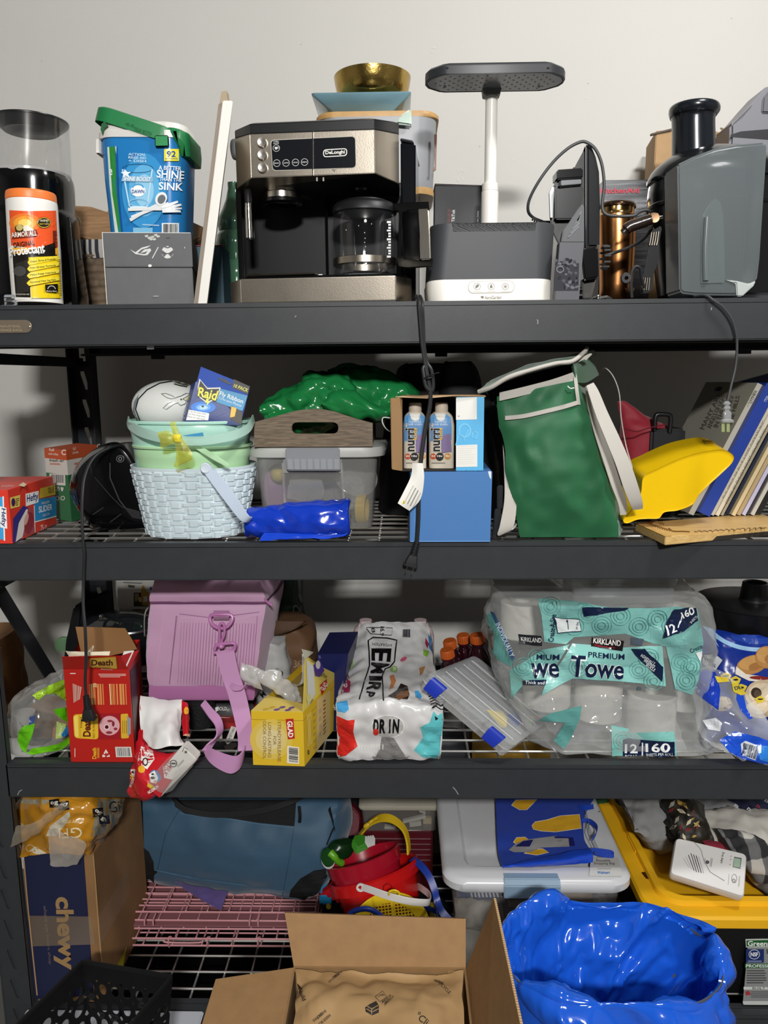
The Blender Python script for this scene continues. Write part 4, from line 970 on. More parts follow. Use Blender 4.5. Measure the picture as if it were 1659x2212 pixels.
# ------------------------------------------------------------------ second shelf
def hbody(R, Yc, ry=1.0, n=36, m=4, e=2, c=1):
    """columns (x, y top, y bottom) at depth Yc -> closed body running sideways"""
    o = []
    for r in R:
        Y = r[3] if len(r) > 3 else Yc
        a, b = at(r[0], r[1], Y), at(r[0], r[2], Y); h = (a-b).length/2
        o.append(((a+b)/2, (a-b)/2, Y_*(h*ry if ry < 3 else ry-10), e))
    return body(o, n, m, c, c)
def holed(outer, inner, c, off, n=72):
    """plate with a hole: both outlines resampled by angle round c (in print coordinates), then mapped by off"""
    def cast(P, a):
        dx, dy = math.cos(a), math.sin(a); best = 0
        for i in range(len(P)):
            (x1, y1), (x2, y2) = P[i-1], P[i]; x1 -= c[0]; x2 -= c[0]; y1 -= c[1]; y2 -= c[1]
            ex, ey = x2-x1, y2-y1; den = dx*ey-dy*ex
            if abs(den) < 1e-9: continue
            tt = (x1*ey-y1*ex)/den; s = (x1*dy-y1*dx)/den
            if tt > 0 and -1e-6 <= s <= 1+1e-6: best = max(best, tt)
        return (c[0]+dx*best, c[1]+dy*best)
    A = [2*PI*k/n for k in range(n)]
    A = sorted(A+[math.atan2(p[1]-c[1], p[0]-c[0]) % (2*PI) for p in outer])
    o = [cast(outer, a) for a in A]; i = [cast(inner, a) for a in A]
    L = [[off(*p, 0) for p in i], [off(*p, 0) for p in o], [off(*p, 1) for p in o], [off(*p, 1) for p in i]]
    return loft(L+[L[0]], c0=0, c1=0)
# freezer-bag carton
t = T('freezer_bag_box', 'red and blue freezer bag box in front of the orange and green box', 'box')
P0 = atz(27, 1175, Z2); P1 = atz(123, 1131, Z2); P0.y = max(P0.y, -.012)
r1 = (P1-P0).normalized(); r2 = V(-r1.y, r1.x, 0)*1
if r2.x > 0: r2 = -r2
L_ = (P1-P0).length; zt = atp(22, 1057, P0, r2 if False else V(-r1.y, r1.x, 0)).z
fb = box8(P0, P1, P1+r2*.16, P0+r2*.16, V(0, 0, zt-Z2))
O('carton', fb, M('dd3d2e', .4), t, bev=.001)
fs = (P0.copy(), V(-r1.y, r1.x, 0)); fl = (P0.copy(), r1.copy()); ft = (V(0, 0, zt), Z_)
lb = Pr(t, fs, 'front_print')
lb.poly([(27, 1172), (28, 1120), (50, 1092), (62, 1098), (45, 1166)], '39317e').poly([(33, 1171), (40, 1130), (56, 1100), (64, 1100), (48, 1160)], 'e9ddd8').poly([(48, 1160), (58, 1112), (60, 1096), (70, 1096), (74, 1150)], 'a94a50').ell(62, 1130, 10, 24, '8f2f3a', -8).ell(56, 1122, 4, 13, 'd9a79a', -15)
lb.poly([(73, 1080), (121, 1072), (121, 1114), (73, 1126)], '2d8bc6').line([(73, 1092), (75, 1150)], 1.6, 'f0ece6').line([(73, 1128), (121, 1115)], 2.4, 'f0ece6')
lb.tq('SLIDER', quad(83, 1094, 112, 1088, 112, 1101, 83, 1108), 'f4f4f2', .02).tq('FREEZER', quad(89, 1085, 106, 1081, 106, 1086, 89, 1090), 'f4f4f2').tq('GALLON', quad(91, 1111, 106, 1107, 106, 1112, 91, 1116), 'f4f4f2')
lb.poly([(86, 1055), (118, 1047), (119, 1068), (84, 1077)], 'd9b93b').tq('VALUE', quad(102, 1053, 116, 1050, 116, 1057, 102, 1060), '3b2f1c', .02).tq('PACK', quad(104, 1060, 116, 1057, 116, 1064, 104, 1067), '3b2f1c', .02)
lb.poly([(54, 1067), (83, 1060), (82, 1085), (55, 1094)], 'f4f3f0').tq('Hefty', quad(57, 1069, 82, 1063, 81, 1084, 57, 1090), '1c2a6b', .02)
lb.poly([(21, 1075), (43, 1069), (42, 1094), (22, 1099)], 'ecd26a').ell(28, 1085, 4, 9, '2e2a63').oval(28, 1085, 4.5, 9.5, 1, 'c9472f').bars(quad(33, 1077, 41, 1075, 40, 1092, 33, 1094), 4, '5a4a22', 2, False)
lb.tq('75 ct', quad(87, 1135, 101, 1130, 101, 1142, 88, 1147), 'f3e4dc', .01)
lb.done()
lb = Pr(t, fl, 'end_print'); lb.poly([(-40, 1070), (6, 1074), (9, 1166), (-40, 1160)], '43a3e0').line([(7, 1072), (10, 1168)], 3, 'f2f0ec').poly([(-2, 1093), (14, 1097), (16, 1142), (1, 1139)], 'f6f5f2').tq('Hefty', quad(13, 1099, 14, 1139, 1, 1136, 1, 1097), '1c2a6b', .02).done()
lb = Pr(t, ft, 'top_print'); lb.poly([(40, 1049), (50, 1042), (58, 1047), (52, 1052)], 'e9d9b0').tq('Hefty', quad(5, 1049, 32, 1047, 30, 1052, 2, 1054), 'f0cfc8').done()
# odour filter carton
t = T('filter_box', 'orange, white and green recycled-paper box behind the freezer bag box', 'box')
Q0 = atz(155, 1128, Z2); Q1 = atz(222, 1106, Z2); Q2 = atz(108, 1119, Z2)
zt = atp(150, 971, Q0, (Q1-Q0).cross(Z_)).z
H = zt-Z2
Q3 = Q1+(Q2-Q0)
for k, (z0, z1, h, nm) in enumerate(((0, .655, '2f6b41', 'green_section'), (.655, .86, 'd5d0c8', 'white_section'), (.86, 1, 'c2532b', 'orange_section'))):
    O(nm, box8(*[p+V(0, 0, H*z0) for p in (Q0, Q1, Q3, Q2)], V(0, 0, H*(z1-z0))), M(h, .5), t)
fa = (Q0.copy(), (Q1-Q0).cross(Z_).normalized()); fb_ = (Q0.copy(), (Q2-Q0).cross(Z_).normalized())
lb = Pr(t, fb_, 'left_print')
lb.tq('full', quad(106, 968, 117, 969, 117, 975, 106, 974), 'f1e6dc', .01).tq('circle', quad(105, 977, 126, 979, 126, 984, 105, 982), 'f1e6dc', .01).oval(139, 977, 6, 6, 2.2, 'f1e6dc', a0=40, a1=320)
lb.tq('fresh air', quad(107, 991, 139, 992, 139, 998, 107, 997), '3a3631', .015).bars(quad(108, 1000, 134, 1000.5, 134, 1005, 108, 1004), 2, 'c2532b', 3, False)
lb.poly([(107, 1023), (141, 1024), (142, 1049), (109, 1047)], 'd9d6cf').bars(quad(110, 1025, 139, 1026, 139, 1043, 111, 1042), 16, '2b2b2b', 8)
lb.oval(124, 1056, 5, 5, 1, 'd9d6cf').line([(120, 1060), (128, 1052)], 1, 'd9d6cf').poly([(131, 1052), (138, 1053), (136, 1061), (133, 1061)], 'd9d6cf')
for x in (112, 124, 136): lb.oval(x, 1076, 5, 5, 1.6, 'd9d6cf', 8)
lb.done()
lb = Pr(t, fa, 'right_print')
lb.tq('full', quad(157, 966, 163, 965, 163, 972, 157, 973), 'e9ddd2', .01).tq('circle', quad(156, 975, 169, 973, 169, 979, 156, 981), 'e9ddd2', .01).oval(213, 964, 4, 5, 1.8, 'e9ddd2', a0=40, a1=320).tq('fresh air', quad(177, 987, 200, 983, 200, 990, 177, 994), '3a3631', .01).bars(quad(160, 1000, 185, 995, 185, 1000, 160, 1005), 2, 'c2532b', 3, False).done()
# glossy black appliance on its side, with its cord
t = T('black_air_fryer', 'glossy black rounded appliance tipped over behind woven white bucket, its cord hanging', 'appliance')
ol = [(150, 1050), (163, 1008), (198, 974), (236, 956), (262, 958), (284, 982), (303, 1020), (318, 1080), (325, 1138), (318, 1149), (262, 1152), (205, 1146), (180, 1122), (157, 1082)]
oc = (235, 1062)
def inset(P, k): return [(oc[0]+(x-oc[0])*k, oc[1]+(y-oc[1])*k) for x, y in P]
Lp = []
for Y, k in ((.115, .80), (.118, .90), (.14, .985), (.17, 1.0), (.25, .97), (.31, .90), (.32, .7)):
    Lp.append(cr([at(x, y, Y) for x, y in inset(ol, k)], 4, True))
bod = loft(Lp)
O('shell', bod, M('08080a', .14, coat=.3), t)
O('grey_back', body(rowsB([(956, 262, 292), (975, 262, 300), (1000, 270, 304)], .30, 1.4), 24), M('3c3c3c', .5), t)
lb = Pr(t, bod, 'panel_seams', step=10, off=.0012, rough=.25)
lb.line([(262, 958), (232, 966), (205, 985), (196, 1005), (199, 1024), (240, 1072), (262, 1094), (300, 1108)], 2.2, '2e2e30').line([(238, 1000), (238, 1032), (258, 1080), (272, 1098), (296, 1104)], 3, '3b3b3d').line([(200, 1112), (224, 1096)], 1.3, '444446').line([(238, 1128), (262, 1110)], 1.3, '444446').oval(260, 991, 9, 8, 2, '58585a').oval(260, 991, 4, 4, 1.4, '8a8a8c').poly([(148, 1050), (165, 1058), (170, 1090), (160, 1088)], '1d2c40').poly([(152, 1066), (162, 1070), (164, 1078), (154, 1076)], '38465a').poly([(270, 1098), (302, 1104), (306, 1122), (286, 1118)], '303032').done()
O('power_cord', tube([at(*p) for p in ((262, 962, .13), (240, 966, .10), (212, 980, .08), (194, 1002, .06), (182, 1035, .04), (178, 1070, .02), (177, 1110, .005), (178, 1150, -.006), (180, 1178, -.01), (182, 1200, -.011), (180, 1260, -.012), (180, 1310, -.03), (184, 1360, -.05), (186, 1420, -.052), (184, 1470, -.053), (186, 1503, -.053))], .0032, 8, 5), M('232426', .45), t)
plug(t, at(190, 1531, -.054), V(.06, 0, -1), X_, blades=False)
# nested pails
def oring(y, xl, xr, Y, ry, n=112):
    a, b = at(xl, y, Y), at(xr, y, Y); return ring((a+b)/2, (b-a)/2, Y_*ry, n, 2.3)
YB = .125
t = T('woven_pail', 'white plastic pail moulded like basket weave, lowest of three nested pails', 'pail')
top = oring(1003, 290, 550, YB, .105); bot = oring(1153, 325, 530, YB, .085)
zb0 = Z2+.001
for p in bot: p.z = zb0
n = 112*2; NV = 88
top = oring(1003, 290, 550, YB, .105, n); bot = oring(1153, 325, 530, YB, .085, n)
for p in bot: p.z = zb0
Lo = []
for i in range(NV+1):
    u = i/NV; row = i/NV*11; rg = []
    for j in range(n):
        p = bot[j]*(1-u)+top[j]*u; cc_ = V((bot[0].x+bot[n//2].x)/2*(1-u)+(top[0].x+top[n//2].x)/2*u, YB, p.z)
        cv = j/n*28; ci, cj = int(cv), int(row); fx, fy = cv-ci, row-cj
        d = 0
        if u < .955:
            if (ci+cj) % 2: d = .0042*(1 if .16 < fx < .84 else 0)
            else: d = .0036*(1 if .2 < fy < .8 else 0)
        else: d = .0015
        rg.append(p+(p-cc_).normalized()*d)
    Lo.append(rg)
Lo += [[p+V(0, 0, .002) for p in Lo[-1]]]
inn = [[c_+(p-c_)*.955 for p in Lo[-1] for c_ in [V(top[0].x*.5+top[n//2].x*.5, YB, p.z)]]]
inn.append([c_+(p-c_)*.94 for p in bot for c_ in [V(bot[0].x*.5+bot[n//2].x*.5, YB, zb0+.01)]])
for p in inn[1]: p.z = zb0+.008
O('pail_body', loft(Lo+inn), M('cfdde2', .32), t, ang=30)
def strap(P, w, th, mat, par, nm, pivot=None):
    o = O(nm, ribbon([at(*p) for p in P], w, th, 5), mat, par, bev=.0008)
    return o
PL = M('c2cfe0', .3)
O('handle', ribbon([at(446, 1010, .012), at(470, 1040, .0), at(500, 1080, -.012), at(528, 1118, -.012), at(540, 1122, .0)], [V(.018, 0, .012), V(.021, 0, .013), V(.021, 0, .013), V(.016, 0, .012), V(.01, 0, .01)], .003), PL, t, bev=.0008)
c = at(445, 1011, .011)
O('handle_pivot', [lathe(c, [(.0115, 0), (.0115, .004), (.009, .006), (.005, .005), (.0, .006)], up=-Y_, n=24)], M('d3dde8', .3), t)
def pail(nm, lab, h, y0, y1, xl, xr, xl1, xr1, zt_y, hmat):
    t = T(nm, lab, 'pail', 'nested easter pails')
    tp = oring(y0, xl, xr, YB, .103, 64); bt = oring(y1, xl1, xr1, YB, .093, 64)
    def g(L, k, z): 
        c_ = V((tp[0].x+tp[32].x)/2, YB, 0); return [V(c_.x+(p.x-c_.x)*k, YB+(p.y-YB)*k, p.z+z) for p in L]
    lp = loft([bt, [a*.25+b*.75 for a, b in zip(bt, tp)], g([a*.2+b*.8 for a, b in zip(bt, tp)], 1.012, 0), g([a*.1+b*.9 for a, b in zip(bt, tp)], 1.012, 0), g(tp, .985, -.006), g(tp, 1.03, -.005), g(tp, 1.035, -.001), g(tp, 1.02, .001), g(tp, .98, 0), g(bt, .93, .01)])
    O('pail_body', lp, M(h, .3, spec=.5, sss=.15), t)
    return t
t2 = pail('green_pail', 'pale green plastic pail nested between the woven white and mint pails', 'b4dcae', 957, 1080, 296, 540, 312, 528, 0, None)
O('handle', ribbon([at(411, 957, .014), at(440, 974, .006), at(470, 992, .002), at(494, 1006, .004)], [V(.005, 0, .008), V(.006, 0, .009), V(.006, 0, .009), V(.004, 0, .006)], .003), M('b9dfb5', .3), t2, bev=.0008)
O('handle_pivot', lathe(at(411, 958, .013), [(.009, 0), (.009, .004), (.005, .005), (0, .004)], up=-Y_, n=20), M('c4e6c0', .3), t2)
t3 = pail('mint_pail', 'mint plastic pail on top of the nested pails, holding boxes', 'b3ddcf', 906, 1020, 286, 542, 302, 530, 0, None)
O('handle', ribbon([at(*p) for p in ((276, 907, .11), (281, 918, .07), (306, 933, .02), (350, 946, -.008), (400, 952, -.014), (450, 951, -.012), (500, 941, .0), (535, 926, .04), (548, 904, .10))], [V(.004, 0, .016), V(.003, 0, .02), V(.002, 0, .021), V(0, 0, .019), V(0, 0, .018), V(0, 0, .018), V(-.001, 0, .018), V(-.002, 0, .018), V(-.003, 0, .016)], .0025, 5), CL('c2e6d8', .6, .3, .25), t3)
O('blue_tag', prism([at(393, 941, .015), at(438, 934, .015), at(439, 942, .015), at(412, 944, .015)], V(0, .001, 0)), M('3a8fbf', .5), t3)
TU = CL('fdf58a', .10, .3, .5, 'fbf6c4')
t = T('tulle_bow', 'sheer yellow tulle bow tied on the mint pail handle', 'ribbon')
def cloth(rows, mat, par, nm, th=.0006, amp=.0, sc=60, seed=1, nu=5, nv=5, mode='fold', cat=None):
    s = sheet(grid([[at(*p) for p in r] for r in rows], nu, nv))
    if amp: s = crumple(s, amp, sc, seed, mode)
    return O(nm, thick(s, th) if th else s, mat, par, ang=60), s
cloth((((339, 935, -.02), (360, 930, -.026), (381, 942, -.026)), ((343, 948, -.022), (362, 946, -.03), (382, 946, -.027)), ((346, 968, -.018), (368, 962, -.026), (385, 950, -.025))), TU, t, 'bow_loop', amp=.004, seed=3)
cloth((((366, 912, -.018), (378, 910, -.02)), ((372, 930, -.022), (383, 928, -.024)), ((378, 943, -.025), (386, 942, -.026))), TU, t, 'bow_tail', amp=.003, seed=5)
cloth((((380, 945, -.026), (391, 946, -.027), (396, 950, -.024)), ((378, 965, -.027), (394, 968, -.032), (412, 972, -.024)), ((380, 985, -.024), (396, 988, -.03), (414, 990, -.022)), ((376, 1008, -.012), (384, 1010, -.016), (398, 996, -.016))), TU, t, 'bow_tail', amp=.004, seed=8)
O('knot', crumple(body(rowsB([(938, 376, 388), (945, 373, 391), (954, 377, 390)], -.026, .7), 16), .002, 160, 2), M('e6d535', .6), t)
# ball-shaped tin and fly ribbon carton in the mint pail
t = T('painted_oval_box', 'white oval box with rabbit line drawing in the mint pail', 'container')
c = at(366, 878, .14); ex = (at(444, 878, .14)-at(288, 878, .14)).length/2; ez = (at(366, 822, .14)-at(366, 934, .14)).length/2
sp = loft([ring(c+Z_*ez*math.sin(a), X_*ex*math.cos(a), Y_*.07*math.cos(a), 48, 2.15) for a in [(-88+176*k/24)*PI/180 for k in range(25)]])
O('box_body', sp, M('e9ebe6', .22, var=(16, .05)), t)
sr = tube([c+V(-.048+.012*math.cos(a)*0+ .0, 0, 0)+V(-ex*.18*1+ (-.0), 0, 0)*0+V(-.022, .062*math.sin(a), ez*.985*math.cos(a)) for a in [k*PI/14 for k in range(28)]], .0016, 6, 2, True)
lb = Pr(t, sp, 'line_drawing', step=5, off=.0006)
lb.line([(302, 908), (293, 884), (299, 862), (318, 842), (345, 828), (380, 822)], 2.6, '23272b').poly([(287, 890), (290, 868), (300, 852), (297, 866), (291, 884), (296, 908), (290, 906)], '7f8a90')
GR = '6d6f6c'
lb.line([(348, 851), (358, 850), (372, 855), (380, 860), (370, 862), (360, 859), (350, 852)], 1.2, GR).line([(380, 859), (390, 856), (402, 850), (410, 851), (402, 858), (394, 862)], 1.2, GR).line([(372, 868), (362, 872), (352, 882), (360, 884), (374, 874), (384, 870)], 1.2, GR).line([(394, 862), (402, 866), (400, 872), (390, 876), (384, 870)], 1.2, GR).ell(391, 863, 1.6, 1.6, '2a2a2a').poly([(376, 826), (386, 822), (400, 824), (408, 834), (394, 832)], '565b4c').poly([(398, 822), (418, 824), (424, 832), (408, 830)], '72784e').line([(376, 830), (390, 834), (404, 836)], 2, '33362e')
lb.done()
t = T('fly_ribbon_box', 'blue fly ribbon carton with hanger tab leaning in the mint pail', 'box')
fp, fn = at(470, 870, .05), V(.16, -1, .22).normalized()
F_ = [atp(x, y, fp, fn) for x, y in ((400, 915), (522, 915), (540, 835), (434, 792))]
F_[1] = atp(519, 918, fp, fn)
O('carton_face', prism(F_, -fn*.0012), M('0e47b0', .5, spec=.3), t)
b0, b1, b2, b3 = atp(400, 916, fp, fn), atp(519, 918, fp, fn), atp(531, 872, fp, fn), atp(423, 824, fp, fn)
O('carton_body', prism([b0, b1, b2, b3], -fn*.034+V(-.014, 0, 0)), M('1b3a86', .4), t)
lb = Pr(t, (fp, fn), 'front_print', off=.0007)
for k, c_ in ((30, '2f78d2'), (18, '5d9fe2'), (9, 'a7cdf0')): lb.ell(439, 880, k*.9, k*.42, c_)
lb.poly([(505, 819), (540, 835), (535, 852), (501, 838)], '17171b').tq('10 PACK', quad(506, 829, 537, 840, 535, 848, 504, 836), 'ece55a', .015, .15)
lb.poly([(470, 838), (535, 855), (524, 888), (462, 867)], '3d94c4').tq('Fly Ribbon', quad(476, 845, 527, 863, 523, 875, 473, 857), 'f4f6f4', .01).tq('Cinta para Moscas', quad(474, 857, 523, 874, 521, 881, 473, 863), 'dfeaf2')
lb.poly([(500, 876), (524, 890), (521, 918), (496, 905)], '2a2416').poly([(500, 878), (511, 882), (507, 900), (497, 902)], 'e3b33c')
lb.poly([(431, 818), (448, 838), (477, 837), (470, 862), (447, 871), (430, 858), (427, 838)], 'e9e6da').poly([(433, 822), (448, 841), (474, 840), (468, 860), (447, 868), (432, 857), (429, 838)], '18181a')
lb.tq('Raid', quad(429, 836, 474, 846, 467, 869, 426, 858), '2a2a1c', .05).tq('Raid', quad(430, 836, 473, 845, 466, 866, 427, 856), 'f2ea4e', .025).poly([(446, 862), (452, 862), (449, 868), (454, 868), (446, 877), (448, 870), (443, 870)], 'f2ea4e')
lb.oval(438, 881, 11, 3.4, 1, 'dce9f6').ell(438, 878, 3, 2, '2a2a30')
lb.poly([(408, 885), (452, 893), (450, 908), (402, 908)], 'e9e9e2')
for k, s_ in enumerate(('Traps Flies, Gnats, Moths', 'and Other Flying Insects', 'Easy to use and')): lb.tq(s_, quad(409-k*1.6, 886.5+k*5.5, 446-k*2, 893+k*5.5, 445-k*2, 898+k*5.5, 408-k*1.6, 890.5+k*5.5), '3c4352')
lb.poly([(471, 819), (476, 816), (483, 820), (488, 819), (494, 825), (500, 829), (497, 832), (488, 828), (478, 823)], '0f1b33')
lb.done()
sn = (-fn*.034+V(-.014, 0, 0)).cross(b3-b0).normalized()
Pr(t, (b0, sn), 'side_print', off=.0006).tq('Fly Ribbon', quad(392, 908, 402, 868, 409, 872, 399, 911), 'c9d3e8', .01).tq('Raid', quad(402, 863, 407, 853, 411, 856, 407, 866), 'e8df4a', .02).done()
# tote with grey lid and its contents
t = T('latch_tote', 'clear storage tote with light grey lid and ribbed grey latch', 'storage box')
Yt = .115
def trg(y, xl, xr, r=.03, Y=Yt, dp=.28):
    a, b = at(xl, y, Y), at(xr, y, Y); w = (b-a).length/2; return rr3((a+b)/2+V(0, dp/2, 0), X_, Y_, w, dp/2, r, 6)
tb0 = [V(p.x, p.y, Z2+.001) for p in trg(1146, 566, 803, .03, .145, .25)]
TB = CL('b5b5b0', .2, .25, .12)
O('tote_body', thick(loft([tb0, trg(1050, 556, 810), trg(1018, 551, 813), trg(988, 549, 815)], c1=0), .002), TB, t)
O('lid', loft([trg(990, 546, 818, .035, Yt-.002), trg(988, 529, 831, .05, Yt-.012, .3), trg(976, 527, 834, .055, Yt-.014, .304), trg(968, 532, 830, .055, Yt-.012, .3), trg(965, 540, 822, .05, Yt, .28)]), M('b3b3af', .42), t)
LG = M('84868a', .45)
y_ = Yt-.02
O('latch', [prism([at(x, y, y_) for x, y in ((616, 968), (734, 968), (734, 992), (736, 1017), (620, 1017), (616, 992))], V(0, .012, 0))], LG, t, bev=.0025)
O('latch_rib', [prism([at(620+k*14.4, 992, y_-.0015), at(632+k*14.4, 992, y_-.0015), at(633+k*14.2, 1015, y_-.0015), at(622+k*14.2, 1015, y_-.0015)], V(0, .003, 0)) for k in range(8)], M('8f9195', .45), t, bev=.001)
O('body_rib', [tube([at(x, 1000, Yt+.001), at(x+dx, 1085, Yt+.012)], .003, 6, 0) for x, dx in ((611, 4), (737, 6))], CL('d2d2cc', .4, .3, .2), t)
O('latch_socket', prism([at(612, 992, Yt-.003), at(738, 992, Yt-.003), at(738, 1022, Yt-.003), at(612, 1022, Yt-.003)], V(0, .002, 0)), CL('c9c9c4', .3, .3, .2), t)
zi = Z2+.006
O_ = lambda nm, sh, mat, lab, cat, **k: tag(O(nm, sh, mat, None, **k), lab, cat)
c = at(783, 1098, .2)
O_('yellow_tape_ring', [lathe(V(c.x, .2, 0)+V(0, 0, c.z), [(.028, -.011), (.034, -.011), (.034, .011), (.028, .011)], up=V(-1, .15, 0), n=32, c0=0, c1=0)], M('d9b53a', .4), 'yellow plastic ring inside the clear latch tote, lower right', 'ring')
c = at(601, 1024, .2); c.z = max(c.z, zi+.02)
O_('yellow_ball', [lathe(c, [(.018*math.sin(k*PI/12), -.018*math.cos(k*PI/12)) for k in range(13)], n=24)], M('d8bf5e', .4), 'small yellow ball behind the front wall of clear latch tote', 'ball')
O_('pink_frisbee', [lathe(at(612, 1060, .24), [(.062, 0), (.066, .004), (.066, .009), (.05, .01), (.0, .01)], up=V(.75, -.6, .2), n=40)], M('b98fae', .4), 'pinkish round lid tilted inside the clear latch tote', 'disc')
for k, (x, y) in enumerate(((768, 1030), (742, 1062))):
    O_('clear_disc', [lathe(at(x, y, .21+.02*k), [(.0, .006), (.022, .006), (.026, .001), (.045, .001), (.05, -.002), (.052, .004)], up=V(.3, -.7, .5) if k == 0 else V(-.25, -.8, .45), n=40, c0=0, c1=0)], CL('d8d8d4', .3, .5, .12), ('clear round lid with raised centre, upper right inside latch tote', 'clear round lid leaning low in the middle of latch tote')[k], 'disc')
cloth((((630, 1028, .17), (660, 1020, .165), (690, 1030, .17)), ((622, 1050, .165), (655, 1048, .155), (700, 1056, .17)), ((620, 1075, .17), (660, 1086, .165), (695, 1078, .17))), CL('e6e6e4', .25, .4, .05), None, 'crumpled_film', .0006, .006, 90, 4, 6, 6, 'crisp')[0]
tag(COL.objects['crumpled_film'], 'shiny crumpled clear film inside the latch tote', 'film')
# wooden tray and green bag
t = T('wooden_tray', 'brown wooden serving tray with cut-out handle, on the latch tote', 'tray')
tv = .105; zt_ = trg(965, 540, 822, .05, Yt, .28)[0].z+.0008
out = [(549, 963), (549, 912), (575, 905), (610, 895), (640, 887), (665, 884), (695, 884), (722, 889), (755, 900), (785, 909), (805, 914), (805, 963)]
ho = rq(quad(630, 912, 731, 912, 731, 937, 630, 937), .5, 6)
def toff(x, y, k):
    p = at(x, y, tv+.014*k if False else tv)
    if y >= 962: p.z = zt_
    return p+V(0, .014*k, 0)
WD = WOOD('55483a', '86735c', 26, (1, 5, 11), .5)
O('end_panel', holed(out, ho, (680, 924.5), toff), WD, t, ang=25)
a, b = toff(551, 963, 0), toff(803, 963, 0)
O('tray_base', bx(a.x, b.x, tv+.014, tv+.27, zt_, zt_+.01), WD, t)
for x in (a.x, b.x-.01): O('side_panel', bx(x, x+.01, tv+.014, tv+.27, zt_+.01, zt_+.045), WOOD('3e342a', '5e5041', 26, (5, 1, 11), .5), t)
O('end_panel', bx(a.x, b.x, tv+.27, tv+.284, zt_, zt_+.06), WD, t)
GB = M('1d7a3f', .2, spec=.5, coat=.2)
t = T('green_plastic_bag', 'shiny crumpled green plastic bag lying in the wooden tray', 'bag')
O('bag_lobe', [crumple(crumple(hbody([(572, 868, 905), (585, 856, 925), (620, 838, 938), (665, 806, 940), (700, 797, 935), (740, 800, 925), (775, 830, 915)], .20, .07+10, 96, 10), .012, 17, 2, 'fold'), .007, 42, 3, 'crisp')], GB, t, ang=45)
O('bag_lobe', [crumple(crumple(hbody([(700, 800, 910), (740, 782, 920), (790, 784, 925), (830, 796, 915), (870, 812, 895), (893, 832, 875), (906, 846, 858)], .27, .075+10, 96, 10), .012, 16, 6, 'fold'), .007, 40, 4, 'crisp')], GB, t, ang=45)
O('bag_lobe', [crumple(hbody([(695, 862, 880), (720, 850, 900), (760, 845, 909), (790, 858, 905), (818, 868, 909), (845, 872, 895), (858, 880, 884)], .15, .035+10, 64, 7), .011, 26, 9, 'crisp')], GB, t, ang=45)
O('drawstring', tube([at(*p) for p in ((842, 903, .12), (828, 902, .115), (826, 912, .112), (833, 925, .112), (842, 932, .115))], .0014, 6, 4), M('d9dcd8', .5), t)
# blue bag roll
t = O('blue_bag_roll', [crumple(crumple(hbody([(533, 1102, 1158, .05), (540, 1096, 1163, .05), (600, 1088, 1164, .05), (680, 1080, 1165, .045), (745, 1077, 1158, .045), (756, 1084, 1150, .045)], .05, 1.0, 64, 12), .004, 22, 3, 'fold'), .004, 38, 3, 'crisp')], M('1238b4', .16, coat=.5), None, ang=50); tag(t, 'rolled blue plastic bags lying before the clear latch tote', 'bag roll')
O('roll_core', tube([at(532.5, 1128, .05)+V(-.0012, 0, 0), at(540, 1128, .05)], .022, 24, 0), M('0a1d66', .4), t)
O('loose_film', thick(crumple(sheet(grid([[at(*p) for p in r] for r in (((570, 1150, .018), (640, 1152, .012), (720, 1150, .012), (752, 1140, .015)), ((562, 1165, .008), (640, 1160, .004), (700, 1160, .006), (748, 1156, .01)), ((566, 1167, .004), (620, 1165, .003), (690, 1163, .003), (720, 1160, .006)))], 5, 4)), .004, 40, 3, 'fold'), .0006), M('1a44c4', .15, coat=.5), t)
# shake carton on the blue box
t = O('blue_carton', None or box8(*[V(p.x, p.y, Z2+.0015) for p in (at(885, 1170, -.004), at(1059, 1170, -.004), at(1062, 1170, -.004)+V(0, .17, 0), at(885, 1170, -.004)+V(0, .17, 0))], V(.002, 0, at(975, 1019, -.004).z-Z2-.0015)), M('4a7ab5', .4), None, bev=.0012); tag(t, 'plain blue carton under the open milk shake carton', 'box')
Pr(t, (V(0, -.004, 0), Y_), 'edge_wear').line([(898, 1026), (895, 1170)], 1.5, '5f92cf').line([(886, 1169.5), (1059, 1169)], 2, '6a9ad4').poly([(1054, 1018), (1061, 1018), (1061, 1036), (1057, 1030)], 'dfe4e8').done()
zc = at(975, 1019, -.004).z+.001
t = T('shake_carton', 'torn-open blue and white shake carton on the plain blue box', 'box')
ca = .0
def cp_(x, y, d=0): return at(x, y, ca+d)
xl, xr_ = cp_(868, 1010).x, cp_(1044, 1010).x; xi = cp_(985, 1010).x; zt_ = cp_(950, 858).z
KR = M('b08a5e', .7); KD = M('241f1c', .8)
O('left_side', loft([[V(xl, ca+.004, zc), cp_(846, 1012, -.05)+V(0, 0, 0), cp_(843, 862, -.05), V(xl, ca+.004, zt_)], [V(xl+.0015, ca+.004, zc), cp_(848, 1014, -.052), cp_(845, 860, -.052), V(xl+.0015, ca+.004, zt_)]]), KR, t)
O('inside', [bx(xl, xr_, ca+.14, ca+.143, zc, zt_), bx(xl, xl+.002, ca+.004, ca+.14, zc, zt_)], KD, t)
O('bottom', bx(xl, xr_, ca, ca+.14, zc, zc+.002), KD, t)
O('top_panel', bx(xl, xr_+.003, ca, ca+.14, zt_, zt_+.002), KR, t)
O('torn_edge', [prism([V(xl-.012, ca-.01, zt_+.001), V(xl+.05, ca-.012, zt_-.002), V(xl+.11, ca-.006, zt_+.003), V(xr_+.001, ca-.002, zt_+.002), V(xr_+.001, ca, zt_+.002), V(xl, ca, zt_+.002)], V(0, 0, .0012))], M('c2a27c', .8), t)
O('front_panel', bx(xi, xr_, ca, ca+.002, zc, zt_), M('5cb4e4', .45), t)
lb = Pr(t, (V(0, ca, 0), Y_), 'front_print')
